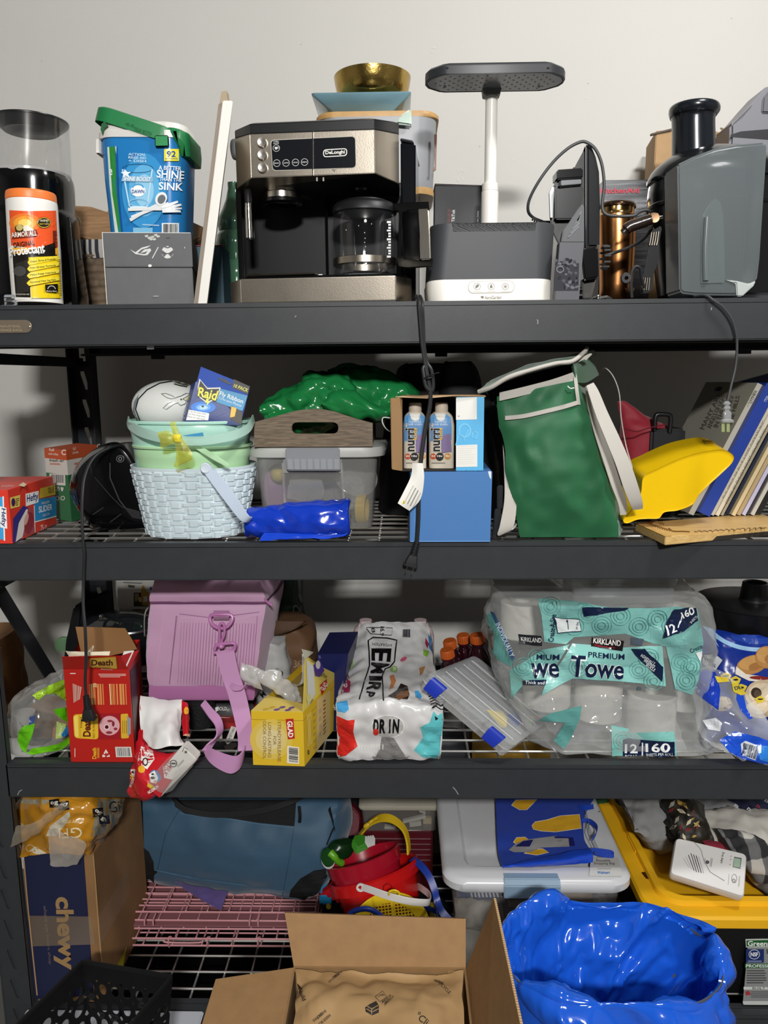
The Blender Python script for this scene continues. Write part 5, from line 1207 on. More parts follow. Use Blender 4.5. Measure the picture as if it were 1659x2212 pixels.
lb.poly([(985, 860), (1030, 858), (1030, 906), (985, 907)], 'e6e5df').poly([(985, 962), (1031, 960), (1031, 1008), (985, 1009)], 'e6e5df').bars(quad(988, 964, 1028, 962, 1028, 1004, 988, 1006), 9, 'd6d4cd', 2, False, .2)
lb.oval(1004, 930, 14, 16, 4, '77c2ea').line([(1022, 930), (1032, 936), (1028, 948), (1020, 944), (1022, 930)], 2.5, '77c2ea').line([(985, 962), (992, 932), (1002, 952), (1012, 928)], 3, '77c2ea').ell(991, 899, 2, 1, '8b7a66')
lb.done()
def shake(x0, x1, lab):
    t = T('milk_shake', lab, 'bottle', 'shakes in the torn carton')
    Y = .045; u = (x1-x0)/50
    def rg(y, a, b, e=4.5): return rowsB([(y, x0+(a)*u, x0+b*u, e)], Y, .95)[0]
    bt = rg(1007, 0, 50); bt[0].z = zc+.003
    s = body([bt, rg(985, 0, 50), rg(925, 0, 51), rg(912, 1, 50, 4), rg(898, 3, 47, 3.5), rg(889, 12, 39, 2.5)], 40, 3)
    O('pack', s, M('c9bfae', .35), t)
    c0 = rg(889, 11.5, 40, 2); 
    O('cap', lathe(c0[0]+V(0, 0, -.001), [(.0125, 0), (.0135, .002), (.0135, .009), (.013, .018), (.011, .0195), (0, .0195)], n=28), M('c2b4a2', .5), t, ang=30)
    lb = Pr(t, s, 'label_print', step=7, off=.0006)
    X0 = x0
    lb.poly([(X0+1, 913), (X0+49, 913), (X0+49.5, 926), (X0+49.5, 950), (X0+30, 958), (X0+4, 952), (X0+.6, 960), (X0+.6, 926)], '5a8cc0').poly([(X0+14, 893), (X0+36, 893), (X0+34, 903), (X0+26, 909), (X0+17, 904)], 'dcdcd6').poly([(X0+3, 902), (X0+13, 893), (X0+18, 906), (X0+26, 911), (X0+34, 906), (X0+38, 894), (X0+47, 902), (X0+49, 914), (X0+1, 914)], '5f96c8')
    lb.tq('vanilla', quad(X0+13, 908, X0+38, 908, X0+38, 913, X0+13, 913), 'ccd8e4').tq('milk shake', quad(X0+10, 914, X0+41, 914, X0+41, 919, X0+10, 919), 'ccd8e4')
    lb.tq('nurri', quad(X0+4, 976, X0+4, 924, X0+27, 924, X0+27, 976), 'd9d4ca', .06).tq('nurri', quad(X0+5, 975, X0+5, 925, X0+25, 925, X0+25, 975), '141318', .03)
    lb.tq('kids', quad(X0+21, 950, X0+21, 924, X0+30, 924, X0+30, 950), 'c9a24c', .03)
    lb.poly([(X0+31, 940), (X0+47, 936), (X0+49, 975), (X0+28, 978), (X0+27, 958)], '7a6a90')
    for x, y, r, c_, s_ in ((10, 986, 6.5, 'b5512f', '2g'), (24, 986, 8.5, '17161a', '10g'), (41, 986, 7, 'c08a44', '4g')): lb.ell(X0+x, y, r, r, c_).tq(s_, quad(X0+x-r*.7, y-3, X0+x+r*.7, y-3, X0+x+r*.7, y+2, X0+x-r*.7, y+2), 'efe9df', .02)
    lb.bars(quad(X0+6, 999, X0+44, 999, X0+44, 1002, X0+6, 1002), 1, '5b554c', 1, False)
    lb.done()
shake(871, 921, 'left of two milk shakes in the torn-open carton')
shake(926, 980, 'right of two milk shakes in the torn-open carton')
# black backpack at the back
t = T('black_backpack', 'black backpack in the shadow behind the blue boxes', 'backpack')
O('pack_body', crumple(body(rowsB([(1118, 818, 1088), (1000, 822, 1090), (900, 835, 1080), (840, 850, 1040), (800, 862, 1000), (786, 880, 960)], .42, .13+10, 3), 40), .008, 14, 3), M('0d0e11', .75), t)
O('front_pocket', crumple(body(rowsB([(1110, 940, 1075), (1000, 945, 1075), (860, 945, 1040), (800, 950, 1030), (782, 965, 1015)], .33, .07+10, 3), 32), .006, 18, 5), M('111216', .7), t)
O('grab_loop', tube([at(*p) for p in ((1008, 800, .30), (1016, 788, .29), (1025, 796, .29), (1024, 830, .29), (1020, 850, .30))], .003, 8, 4), M('1a1b1f', .6), t)
t = O('strap_buckle', [prism([at(x, y, .03) for x, y in ((1074, 1050), (1087, 1048), (1086, 1078), (1086, 1098), (1078, 1104), (1074, 1098))], V(0, .012, 0)), prism([at(x, y, .03) for x, y in ((1069, 1100), (1083, 1097), (1082, 1160), (1076, 1168), (1064, 1167), (1067, 1130))], V(0, .014, 0))], M('17191c', .4), None, bev=.002); tag(t, 'black plastic strap buckle hanging between blue box and green bag', 'buckle')
# insulated green bag
t = T('cooler_bag', 'green insulated bag with grey webbing straps and half open flap', 'bag')
GF = M('1a5f38', .55, sheen=.3, bump=(700, .12), var=(9, .10)); WB = M('bdb8b0', .7, bump=(900, .25), bk='wave')
fl = [(1126, 1161), (1112, 1080), (1098, 1000), (1086, 930), (1077, 856)]
frt = [(1338, 1138), (1318, 1064), (1292, 980), (1266, 900), (1240, 822)]
dep = V(.045, .17, 0)
Lc = []
for k, ((x0, y0), (x1, y1)) in enumerate(zip(fl, frt)):
    A_, B_ = at(x0, y0, .035), at(x1, y1, .03)
    if k == 0: A_.z = Z2+.003; B_.z = Z2+.003
    n = 26; bl = (0, .018, .022, .016, .006)[k]
    P = [A_+(B_-A_)*(i/n)+V(0, -bl*math.sin(PI*i/n), 0) for i in range(n+1)]
    C_, D_ = B_+dep*(.85+.04*k), A_+dep*.95
    P += [B_+(C_-B_)*(i/5)+V(.008*math.sin(PI*i/5), 0, 0) for i in range(1, 6)]
    P += [C_+(D_-C_)*(i/n) for i in range(1, n+1)]+[D_+(A_-D_)*(i/5) for i in range(1, 5)]
    Lc.append(P)
Lc2 = [cr([l[i] for l in Lc], 9) for i in range(len(Lc[0]))]
Lf = [[c_[k] for c_ in Lc2] for k in range(len(Lc2[0]))]
gb = crumple(loft(Lf, c1=0), .011, 13, 4, 'fold', keep=lambda p: .35+.65*min(1, max(0, (p.z-Z2)/.05)))
O('bag_body', gb, GF, t, ang=60)
lin_ = [[p+(sum(l, V(0, 0, 0))/len(l)-p)*.06 for p in l] for l in Lf[-8:]]
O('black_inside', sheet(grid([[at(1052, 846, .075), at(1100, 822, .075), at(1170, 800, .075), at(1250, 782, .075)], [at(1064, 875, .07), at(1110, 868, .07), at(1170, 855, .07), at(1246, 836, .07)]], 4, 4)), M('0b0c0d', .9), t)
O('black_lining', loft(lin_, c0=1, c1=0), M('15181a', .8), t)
# flap: hinged along the back/right, gaping at the front
fg = [[at(*p) for p in r] for r in (((1034, 846, .0), (1062, 836, -.02), (1098, 815, -.03), (1150, 798, -.03), (1200, 785, -.02), (1236, 780, .0), (1262, 760, .04)), ((1046, 832, .05), (1080, 818, .04), (1120, 802, .035), (1165, 788, .035), (1210, 777, .04), (1245, 770, .06), (1272, 758, .09)), ((1060, 822, .10), (1095, 806, .10), (1135, 792, .10), (1175, 780, .10), (1215, 771, .11), (1252, 763, .12), (1282, 758, .14)), ((1085, 822, .17), (1110, 808, .18), (1145, 796, .19), (1185, 785, .19), (1225, 776, .2), (1262, 768, .2), (1290, 764, .2)))]
O('flap', thick(crumple(sheet(grid(fg, 5, 5)), .003, 22, 3), .004), GF, t, ang=60)
O('flap_binding', tube([p+V(0, -.002, 0) for p in fg[0]]+[at(1268, 752, .06)], [.0045, .0045, .004, .0045, .004], 10, 7), WB, t)
O('flap_gusset', thick(sheet(grid([[at(1236, 783, .0), at(1252, 778, .05), at(1272, 768, .11)], [at(1240, 805, .02), at(1258, 800, .06), at(1282, 785, .13)], [at(1243, 826, .03), at(1266, 826, .08), at(1292, 810, .16)]], 5, 5)), .002), GF, t)
def tape(P, w, th=.0025, m=WB, nm='binding', off=.004, acr=None):
    Q = []
    for x, y in P:
        d = ray(x, y).normalized(); h = BV.ray_cast(CAM, d); q = h[0] if h[0] else at(x, y, .03); Q.append(q-d*off)
    return O(nm, ribbon(Q, acr or V(0, 0, w), th, 4), m, t, ang=50)
BV = BVHTree.FromPolygons([tuple(p) for p in gb[0]], gb[1], epsilon=1e-7)
tape([(1079, 857), (1110, 850), (1150, 840), (1195, 828), (1238, 813)], .017, nm='rim_binding')
tape([(1091, 903), (1130, 899), (1180, 888), (1220, 878), (1249, 869)], .0085, nm='pocket_binding')
tape([(1238, 790), (1243, 820), (1246, 845), (1250, 874)], 0, nm='corner_binding', acr=V(.007, 0, 0))
tape([(1255, 776), (1268, 770), (1272, 772)], 0, nm='corner_binding', acr=V(.012, 0, .012))
O('zip_puller', tube([at(1226, 834, .0), at(1232, 839, -.002), at(1240, 838, .0)], .0012, 6, 4), M('d9d9d4', .4), t)
def web(P, W_, nm, th=.0018): return O(nm, ribbon([at(*p) for p in P], W_, th, 6), WB, t, ang=50)
web([(1274, 830, .02), (1283, 850, .012), (1300, 895, .0), (1322, 945, -.012), (1345, 1000, -.02), (1362, 1050, -.02), (1374, 1085, -.012), (1378, 1100, .0)], [V(.016, .01, .006), V(.022, .012, .006), V(.026, .012, .006), V(.028, .008, .006), V(.029, .006, .006), V(.029, .004, .006), V(.026, .004, .004), V(.02, .004, .002)], 'shoulder_strap')
web([(1270, 835, .03), (1276, 870, .03), (1292, 930, .025), (1312, 990, .02), (1330, 1045, .02), (1344, 1085, .025), (1346, 1112, .03)], [V(.012, .006, 0), V(.016, .006, 0), V(.02, .006, 0), V(.022, .006, 0), V(.022, .006, 0), V(.02, .006, 0), V(.014, .006, 0)], 'shoulder_strap')
web([(1300, 798, .17), (1310, 796, .15), (1326, 815, .14), (1338, 850, .13), (1342, 900, .12), (1352, 960, .1), (1366, 1010, .09)], V(.006, .02, 0), 'rear_strap')
web([(1089, 960, .06), (1096, 1020, .045), (1102, 1080, .03), (1096, 1130, .02), (1090, 1150, .02), (1104, 1143, .03), (1116, 1130, .05)], [V(.006, .012, 0), V(.014, .012, 0), V(.026, .012, .002), V(.032, .01, .006), V(.03, .01, .01), V(.02, .01, .01), V(.012, .01, .01)], 'side_strap')
# yellow pan standing on edge
yo = [(1391, 1030), (1421, 1013), (1477, 988), (1524, 976), (1562, 972), (1584, 983), (1582, 1000), (1556, 1026), (1532, 1048), (1510, 1070), (1497, 1090), (1465, 1103), (1436, 1107), (1424, 1120), (1401, 1121), (1377, 1123), (1354, 1131), (1347, 1122), (1369, 1096), (1385, 1066)]
t = T('yellow_plastic_toy', 'glossy yellow plastic shell with waisted outline leaning against blue book', 'toy')
yf = [at(x, y, .05) for x, y in cr([Vector((x, y)) for x, y in yo], 4, True)]
O('shell', loft([[p+V(0, .004, 0) for p in yf], yf, [p+V(-.002, .11, .018) for p in yf]]), M('e8be12', .18, coat=.4), t, bev=.006, seg=3)
bs_ = at(1556, 973.5, .05)+V(-.002, .11, .018)*.55
O('finger_slot', prism([bs_+V(-.012, -.012, .0), bs_+V(.009, -.012, .0), bs_+V(.012, .016, .0045), bs_+V(-.006, .018, .0048)], V(0, -.0006, .0012)), M('a8830a', .5), t)
# red bag and black handle at the back
t = T('red_fabric_bag', 'dark red fabric bag slumped behind the yellow shell', 'bag')
O('bag_body', crumple(body(rowsB([(1010, 1340, 1440), (960, 1344, 1448), (925, 1340, 1446), (905, 1338, 1400), (880, 1336, 1365), (868, 1335, 1345)], .33, .6), 32), .006, 22, 3, 'fold'), M('8a1226', .65, sheen=.3), t)
O('seam', tube([at(1345, 925, .26), at(1375, 932, .25), at(1400, 925, .255), at(1442, 916, .26)], .0014, 6, 4), M('5f0c1a', .7), t)
t = O('black_case_handle', tube([at(*p) for p in ((1414, 930, .28), (1416, 900, .28), (1424, 895, .28), (1443, 896, .28), (1449, 903, .28), (1446, 935, .28))], .0055, 10, 3), M('131417', .35), None); tag(t, 'black arched carrying handle behind the red bag', 'handle')
O('case_body', bx(at(1405, 920, .29).x, at(1480, 920, .29).x, .28, .5, Z2, at(1440, 925, .3).z), M('101114', .5), t, bev=.006)
# bamboo board
t = T('bamboo_board', 'bamboo cutting board lying under the leaning books', 'cutting board')
zt_ = Z2+.019
A_, B_, C_ = atz(1373, 1130, zt_), atz(1437, 1159, zt_), atz(1720, 1133, zt_)
D_ = A_+(C_-B_)
bp_ = [A_, B_, C_, D_]
BW = WOOD('c49c5c', 'd9b87c', 14, (1.5, 14, 14), .45)
e1 = (C_-B_).normalized()
g0, g1 = B_+e1*.117, B_+e1*.34
low = [V(p.x, p.y, Z2+.001) for p in bp_]
O('board', [loft([low, bp_])], BW, t, bev=.0015)
O('end_strip', prism([A_, B_, B_+e1*.016, A_+e1*.016], V(0, 0, .0004)), WOOD('b88f50', 'd0ad70', 20, (14, 1.5, 14), .45), t)
dn = V(e1.y, -e1.x, 0)
O('finger_notch', loft([[g0+dn*.0006+V(0, 0, -.0185), g0+dn*.0006+e1*.012+V(0, 0, -.009), g1+dn*.0006+V(0, 0, -.009), g1+dn*.0006+V(0, 0, -.0185)], [g0+dn*.0002+V(0, 0, -.0185), g0+dn*.0002+e1*.012+V(0, 0, -.009), g1+dn*.0002+V(0, 0, -.009), g1+dn*.0002+V(0, 0, -.0185)]]), M('2e2820', .7), t)
lb = Pr(t, (V(0, 0, zt_+.0004), Z_), 'burnt_marks')
lb.line([(1444, 1141), (1452, 1147), (1460, 1148), (1476, 1148), (1490, 1149)], 2, '7a5424')
x = 1500
rn = random.Random(3)
lb.line([(1500+k*4, 1148-k*.2+(2 if k % 3 == 1 else -1)*rn.random()*1.5) for k in range(40)], 1.5, '8c6a3a')
for k in range(9): lb.line([(1400+k*5, 1134+k*1.6), (1404+k*5, 1131+k*1.6), (1408+k*5, 1135+k*1.6)], 1.3, '7a5424')
lb.txt('KITCHEN', 1420, 1128, 30, 6, '9a7440', -14, 0)
lb.done()
# leaning books and records
zs = zt_+.001
def slab(nm, lab, cat, xb, xt, yt, tpx, col, Y0, dep_, edge=None, grp='books and records leaning on the board'):
    xt = xb+(1124-yt)*.514; a = at(xb, 1124, Y0); a.z = zs; b = at(xt, yt, Y0)
    d = (b-a); d.y = 0; L = d.length; d.normalize(); nrm = V(d.z, 0, -d.x); th = (at(xb+tpx, 1124, Y0)-at(xb, 1124, Y0)).length*d.z
    a = a+V(0, 0, 0)
    lift = max(0, nrm.z*-th) if nrm.z < 0 else 0
    a = a+d*(lift/d.z)
    t = T(nm, lab, cat, grp) if edge or nm == 'news_print_book' else None
    e = .0025 if th > .012 else .0006
    if edge:
        O('pages', prism([a+nrm*e+d*.002, a+nrm*(th-e)+d*.002, a+nrm*(th-e)+d*(L-.004), a+nrm*e+d*(L-.004)], V(0, dep_-.003, 0)), M(edge, .8), t)
        for k in (0, th-e): O('cover', prism([a+nrm*k, a+nrm*(k+e), a+nrm*(k+e)+d*L, a+nrm*k+d*L], V(0, dep_, 0)), M(col, .4), t)
        O('spine', prism([a, a+nrm*th, a+nrm*th+d*L, a+d*L], V(0, -.002, 0)), M(col, .4), t)
    else:
        if t: O('sleeve', prism([a, a+nrm*th, a+nrm*th+d*L, a+d*L], V(0, dep_, 0)), M(col, .45), t)
        else: t = tag(O(nm, prism([a, a+nrm*th, a+nrm*th+d*L, a+d*L], V(0, dep_, 0)), M(col, .45), None), lab, cat, grp)
    return t, a, d, nrm, th
t, a, d, nn, th = slab('news_print_book', 'large pale book with newspaper lettering, touching the yellow toy shell', 'book', 1484, 1634, 832, 13, 'b9b5a6', .185, .29)
lb = Pr(t, (a-nn*.0, -nn), 'cover_print', off=.0008)
for k, s_ in enumerate(('MANY ARE', 'ANGELS OF LIGHT', 'IN THE BLUE', 'JOURNEY', 'THE HILLS')): lb.tq(s_, quad(1512+k*15, 925-k*2, 1552+k*10, 850+k*1, 1560+k*10, 852+k*1, 1522+k*15, 928-k*2), '77746a', 0)
lb.tq('OTHER', quad(1619, 870, 1632, 842, 1637, 845, 1624, 873), '4a4840', .01)
lb.done()
O_('dark_blue_book', prism([at(1553, 838, .36), at(1690, 800, .36), at(1690, 830, .36), at(1550, 845, .36)], V(0, .02, 0)), M('17264f', .5), 'dark blue edge of a book standing behind the leaning ones', 'book')
t, a, d, nn, th = slab('blue_hardback', 'thick bright blue hardback leaning beside the newspaper-lettered book', 'book', 1503, 1650, 838, 29, '24409c', .17, .27, 'd8d2c4')
Pr(t, (a-V(0, .002, 0), Y_), 'spine_print', off=.0006).txt('YTON', 1655, 862, 14, 6, 'c9d2ea', 62, .01).done()
for i, (xb, xt, yt, tp, col, nm, lab, ed, Y0) in enumerate((
    (1534, 1668, 862, 7, 'c9c0ad', 'record_sleeve', 'cream record sleeve with a lettered spine touching the blue hardback', None, .11),
    (1543, 1676, 866, 9, 'd9d2bf', 'record_sleeve', 'ivory record sleeve second after the blue hardback', None, .105),
    (1555, 1688, 870, 6, 'a99f88', 'record_sleeve', 'tan thin record sleeve third after the blue hardback', None, .11),
    (1563, 1694, 874, 13, '1b2338', 'paper_book', 'navy spined book among the pale record sleeves', 'c9c3b4', .12),
    (1578, 1712, 880, 9, 'd8c79c', 'record_sleeve', 'straw-yellow record sleeve right of the navy book', None, .105),
    (1589, 1722, 884, 9, 'b9a27a', 'record_sleeve', 'pinkish tan record sleeve right of the straw-yellow one', None, .11),
    (1600, 1730, 886, 9, 'c5c2dc', 'record_sleeve', 'lilac record sleeve beside a charcoal one', None, .11),
    (1611, 1738, 890, 6, '3c3a40', 'record_sleeve', 'charcoal record sleeve right of the lilac one', None, .115),
    (1619, 1748, 894, 9, 'c9c6bd', 'record_sleeve', 'light grey record sleeve rightmost of the leaning row', None, .11),
    (1630, 1756, 900, 12, '23211f', 'record_sleeve', 'black record sleeve closing the leaning row', None, .12))):
    Y0 += .07; t, a, d, nn, th = slab(nm, lab, 'record' if ed is None else 'book', xb, xt, yt, tp, col, Y0, .27, ed)
    if i == 0: Pr(t, (V(0, Y0, 0), Y_), 'spine_print', off=.0006).tq('THE SPIRIT OF BLUE NOTE EVERYTHING', quad(1560, 1076, 1648, 908, 1653, 911, 1564, 1079), '4a4640').done()
    if i == 1: Pr(t, (V(0, Y0, 0), Y_), 'spine_print', off=.0006).tq('SONGS OF THE SEA COAST VOLUME TWO', quad(1566, 1085, 1650, 926, 1655, 929, 1571, 1088), '6b655a').done()
# ------------------------------------------------------------------ third shelf
KRAFT = M('9a6f42', .75, var=(25, .1), bump=(40, .3))
t = O('kraft_paper_bag', [crumple(body(rowsB([(1640, -40, 62), (1590, -45, 58), (1545, -50, 48), (1480, -55, 30), (1420, -60, 22), (1372, -60, 12)], .30, .10+10, 3), 40, 6), .010, 14, 2, 'fold')], KRAFT, None); tag(t, 'crumpled brown kraft paper bag behind the clear and green bag', 'bag')
t = O('brown_carton', [bx(at(20, 1640, .12).x, at(150, 1640, .12).x, .12, .30, Z3+.001, Z3+.028)], KRAFT, None, bev=.001); tag(t, 'flat brown carton under the clear and green produce bag', 'box')
# produce bag
t = T('produce_bag', 'clear and bright green plastic bag of empties beside the red drink carton', 'bag')
s = body(rowsB([(1634, 52, 140), (1620, 36, 152), (1590, 28, 156), (1555, 26, 156), (1520, 32, 156), (1500, 45, 156), (1480, 75, 154), (1466, 110, 152), (1458, 138, 150)], .10, .065+10, 2.4), 72, 8)
s = crumple(crumple(s, .008, 20, 5, 'fold'), .004, 46, 2, 'crisp')
O('clear_film', s, CL('dcdcd8', .10, .45, .06), t, ang=60)
GP = M('6cc41a', .2, coat=.3, trans=.0)
lb = Pr(t, s, 'green_film', step=5, off=.0012, rough=.18)
lb.poly([(40, 1580), (52, 1568), (76, 1562), (70, 1588), (60, 1612), (56, 1628), (44, 1616), (38, 1598)], '62b81c').poly([(58, 1628), (70, 1616), (100, 1612), (126, 1606), (150, 1590), (152, 1604), (132, 1620), (104, 1624), (72, 1630)], '6cc41a').poly([(116, 1532), (140, 1528), (152, 1530), (152, 1562), (136, 1556), (120, 1542)], '58b414')
lb.poly([(70, 1502), (100, 1484), (128, 1472), (150, 1464), (152, 1520), (136, 1510), (120, 1498), (98, 1500), (84, 1512)], '9ed02a').poly([(122, 1558), (142, 1564), (138, 1592), (120, 1596)], 'b9d67a').poly([(132, 1586), (142, 1570), (150, 1574), (148, 1588), (134, 1592)], '2f86c4').poly([(64, 1548), (76, 1545), (74, 1562), (62, 1566)], '3d4f86')
lb.txt('YOU', 86, 1501, 30, 8, 'd5e86a', 22, .02).txt('farms', 130, 1578, 22, 6, 'eef4dc', 80)
lb.done()
O('clear_cup', [lathe(at(84, 1590, .11)+V(0, 0, -.02), [(.028, 0), (.036, .06), (.038, .062)], n=24, c1=0)], CL('55564f', .35, .5, .06), t)
O('white_cup', [lathe(at(52, 1556, .12)+V(0, 0, -.03), [(.02, 0), (.026, .05)], n=24)], CL('c9c9c4', .5, .3, .2), t)
# red drink carton
t = T('drink_carton', 'red drink can carton with torn-open top and black plug hanging before it', 'box')
q0, q1 = atz(154, 1641, Z3), atz(291, 1641, Z3)
q0.y = q1.y = .008
RD = M('b32018', .4)
pf = VP(q0, q1); zt_ = pf.q(212, 1447).z
q0 = pf.q(153.5, 1641); q1 = pf.q(291.5, 1641); q0.z = q1.z = Z3+.001
dp = V(-.04, .19, 0)
A_, B_, C_, D_ = q0, q1, q1+dp, q0+dp
H = V(0, 0, zt_-Z3)
O('carton', [loft([[A_, B_, C_, D_], [A_+H, B_+H, C_+H, D_+H]], c1=0), loft([[A_+V(.002, .002, .002), B_+V(-.002, .002, .002), C_+V(-.002, -.002, .002), D_+V(.002, -.002, .002)], [A_+H+V(.002, .002, 0), B_+H+V(-.002, .002, 0), C_+H+V(-.002, -.002, 0), D_+H+V(.002, -.002, 0)]], c1=0)], RD, t)
O('front_flap', thick(sheet([[A_+H, B_+H], [pf.q(134, 1419, -.03), pf.q(258, 1417, -.028)]]), .0008), RD, t)
fl = thick(sheet([[A_+H+V(.012, -.004, .004), B_+H+V(-.02, -.004, .004)], [pf.q(143, 1412, -.035), pf.q(238, 1410, -.033)]]), .0006)
O('right_flap', thick(sheet([[B_+H, B_+H+dp*.4], [pf.q(260, 1417, -.02), pf.q(301, 1404, .05)]]), .0008), RD, t)
O('white_inner_flap', thick(sheet([[pf.q(262, 1424, -.012), pf.q(274, 1440, -.006)], [pf.q(268, 1407, .01), pf.q(290, 1405, .03)]]), .0008), M('dcd9d2', .6), t)
O('rear_flap', thick(sheet(grid([[pf.q(178, 1420, .10), pf.q(240, 1416, .10), pf.q(296, 1402, .10)], [pf.q(170, 1388, .105), pf.q(230, 1384, .11), pf.q(284, 1380, .105)], [pf.q(163, 1354, .11), pf.q(216, 1355, .12), pf.q(270, 1357, .11)]], 3, 3)), .0012), M('8a6238', .75), t)
O('torn_paper', [thick(crumple(sheet(grid([[pf.q(142, 1406, -.02), pf.q(190, 1408, -.024), pf.q(238, 1407, -.02)], [pf.q(150, 1418, -.02), pf.q(190, 1416, -.026), pf.q(236, 1416, -.024)]], 8, 3)), .003, 60, 2), .0008), thick(sheet([[pf.q(190, 1408, -.004), pf.q(198, 1412, -.004)], [pf.q(200, 1394, .0), pf.q(203, 1396, .0)]]), .0006)], M('d9cdb4', .7), t)
lb = Pr(t, (q0.copy(), Y_), 'front_print', off=.0008)
YL, CR = 'e0b52e', 'e9d9a0'
lb.bars(quad(152, 1453, 167, 1453, 167, 1457, 152, 1457), 1, 'e6d6cc', 1, False).bars(quad(212, 1455, 273, 1455, 273, 1464, 218, 1464), 3, 'e6d6cc', 2, False, .35)
lb.bars(quad(157, 1476, 177, 1484, 173, 1510, 159, 1518), 12, 'd9b9a8', 3, True, .4)
for x0, x1 in ((192, 203), (203, 226), (236, 250), (250, 276)): lb.bars(quad(x0, 1477, x1, 1477, x1+2, 1522, x0+2, 1522), 4, 'd98f50', x0, True, .3)
lb.line([(197, 1477), (200, 1522)], 2, CR).line([(237, 1477), (240, 1522)], 2, CR).txt('20', 205, 1480, 9, 8, CR, 90, .02)
lb.poly(rq(quad(158, 1545, 178, 1541, 214, 1541, 214, 1597, 178, 1597, ) if False else quad(158, 1543, 212, 1541, 213, 1597, 161, 1594), .16), YL).poly([(212, 1541), (262, 1541), (262, 1596), (213, 1596)], '9c1a22').poly(rq(quad(261, 1542, 277, 1541, 279, 1594, 262, 1595), .2), 'd9ac30').poly([(275, 1545), (283, 1552), (283, 1584), (276, 1591)], '8d939a')
lb.poly([(160, 1548), (168, 1545), (170, 1592), (163, 1590)], 'f0d264').line([(172, 1542), (174, 1596)], 1, 'b98d1c')
lb.txt('Death', 188, 1569, 44, 17, '5b1712', 90, .035).txt('Liquid', 176, 1560, 22, 5, '5b1712', 90, .02).txt('REST IN PEACH', 203, 1574, 40, 4.5, '7c4a12', 90, .01)
lb.ell(237, 1567, 22, 21, 'd9a3a8').ell(231, 1570, 4, 4, '4a1016').ell(245, 1563, 3, 6, '7a2a32').ell(250, 1574, 4, 3, '8c3038').ell(238, 1557, 6, 2.5, '8c3038').ell(236, 1582, 7, 3, '8c3038').oval(231, 1570, 6, 6, 1.5, 'efd6d8')
lb.bars(quad(264, 1556, 276, 1556, 276, 1584, 264, 1584), 3, '9b7a1c', 4, True, .4)
lb.txt('Death', 204, 1627, 24, 9, YL, 90, .03).bars(quad(210, 1615, 215, 1615, 215, 1637, 210, 1637), 2, YL, 3, True, .4)
lb.poly([(224, 1627), (229, 1618), (234, 1626), (230.5, 1628), (229, 1624), (227, 1629)], 'e6d9d2').poly([(236, 1629), (238, 1634), (231, 1635), (231, 1632), (234, 1632)], 'e6d9d2').poly([(222, 1629), (228, 1632), (227, 1635), (221, 1635)], 'e6d9d2')
lb.poly([(249, 1613), (283, 1613), (286, 1635), (251, 1635)], 'd9d6d0').bars(quad(252, 1615, 281, 1615, 283, 1633, 254, 1633), 15, '2a2422', 7).bars(quad(161, 1616, 163, 1616, 163, 1635, 161, 1635), 1, 'e6c8bc', 2, True)
lb.done()
p_ = [pf.q(134, 1419, -.03), A_+H, B_+H]; nf = (p_[1]-p_[0]).cross(p_[2]-p_[0]).normalized()
lb = Pr(t, (p_[0], nf), 'flap_print', off=.0016)
lb.poly(rq(quad(192, 1421, 251, 1417, 254, 1444, 194, 1440), .15), 'c9a23a').poly(rq(quad(194, 1423, 249, 1419, 252, 1442, 196, 1438), .15), 'd6b24a').txt('Death', 221, 1430, 46, 13, '4a1812', 0, .03).txt('BEST OF THE BUNCH', 222, 1440, 34, 3, '6b4a18').bars(quad(218, 1443, 244, 1445, 244, 1447, 218, 1446), 1, 'cfc6bb', 2, False).done()
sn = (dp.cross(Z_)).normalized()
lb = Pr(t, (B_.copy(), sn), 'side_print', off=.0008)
lb.poly([(280.5, 1449), (297, 1430), (297, 1600), (292, 1640)], '3f1013')  # shade of the carton's side painted in, under the stripes
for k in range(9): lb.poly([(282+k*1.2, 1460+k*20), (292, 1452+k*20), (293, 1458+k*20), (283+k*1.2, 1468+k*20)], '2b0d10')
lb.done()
# black device, pan with lid, green scoop at the back
t = O('black_speaker_box', prism([at(x, y, .40) for x, y in ((140, 1385), (156, 1312), (178, 1297), (178, 1640), (140, 1640))], V(.03, .12, 0)), M('111214', .35), None, bev=.006); tag(t, 'slim black upright device behind red drink carton', 'device')
t = T('lidded_pan', 'black pan with glass lid and steel rim behind the red drink carton', 'pan')
c = at(262, 1350, .42)
O('pan_body', lathe(V(c.x, .42, c.z), [(.085, -.10), (.11, -.02), (.112, 0)], n=44, ey=.8), M('131517', .3), t)
O('lid_rim', lathe(V(c.x, .42, c.z), [(.112, 0), (.115, .002), (.113, .006), (.108, .006)], n=48, ey=.8, c0=0, c1=0), M('b9bcbe', .2, m=1), t)
O('glass_lid', lathe(V(c.x, .42, c.z), [(.108, .006), (.08, .026), (.03, .036), (0, .037)], n=44, ey=.8, c0=0), CL('23272a', .5, .3, .04), t)
O('lid_knob', lathe(at(219, 1331, .34), [(.004, -.006), (.006, 0), (.004, .004), (0, .004)], n=16), CHROME, t)
t = O('green_scoop', body(rowsB([(1406, 122, 146), (1395, 118, 146), (1382, 121, 146), (1376, 130, 146)], .41, .4), 24), M('5c7c5a', .4), None); tag(t, 'grey-green plastic scoop end poking from behind black device', 'scoop')
t = O('dark_green_jar', body(rowsB([(1392, 284, 318), (1372, 284, 320), (1350, 288, 318), (1342, 292, 312)], .40, 1, 3), 28), M('14301f', .2, coat=.4), None); tag(t, 'dark green glossy jar between lidded pan and pink cooler', 'jar')
t = T('white_picture_box', 'white box with small product pictures behind the pink cooler', 'box')
a, b = at(262, 1400, .54), at(360, 1400, .54)
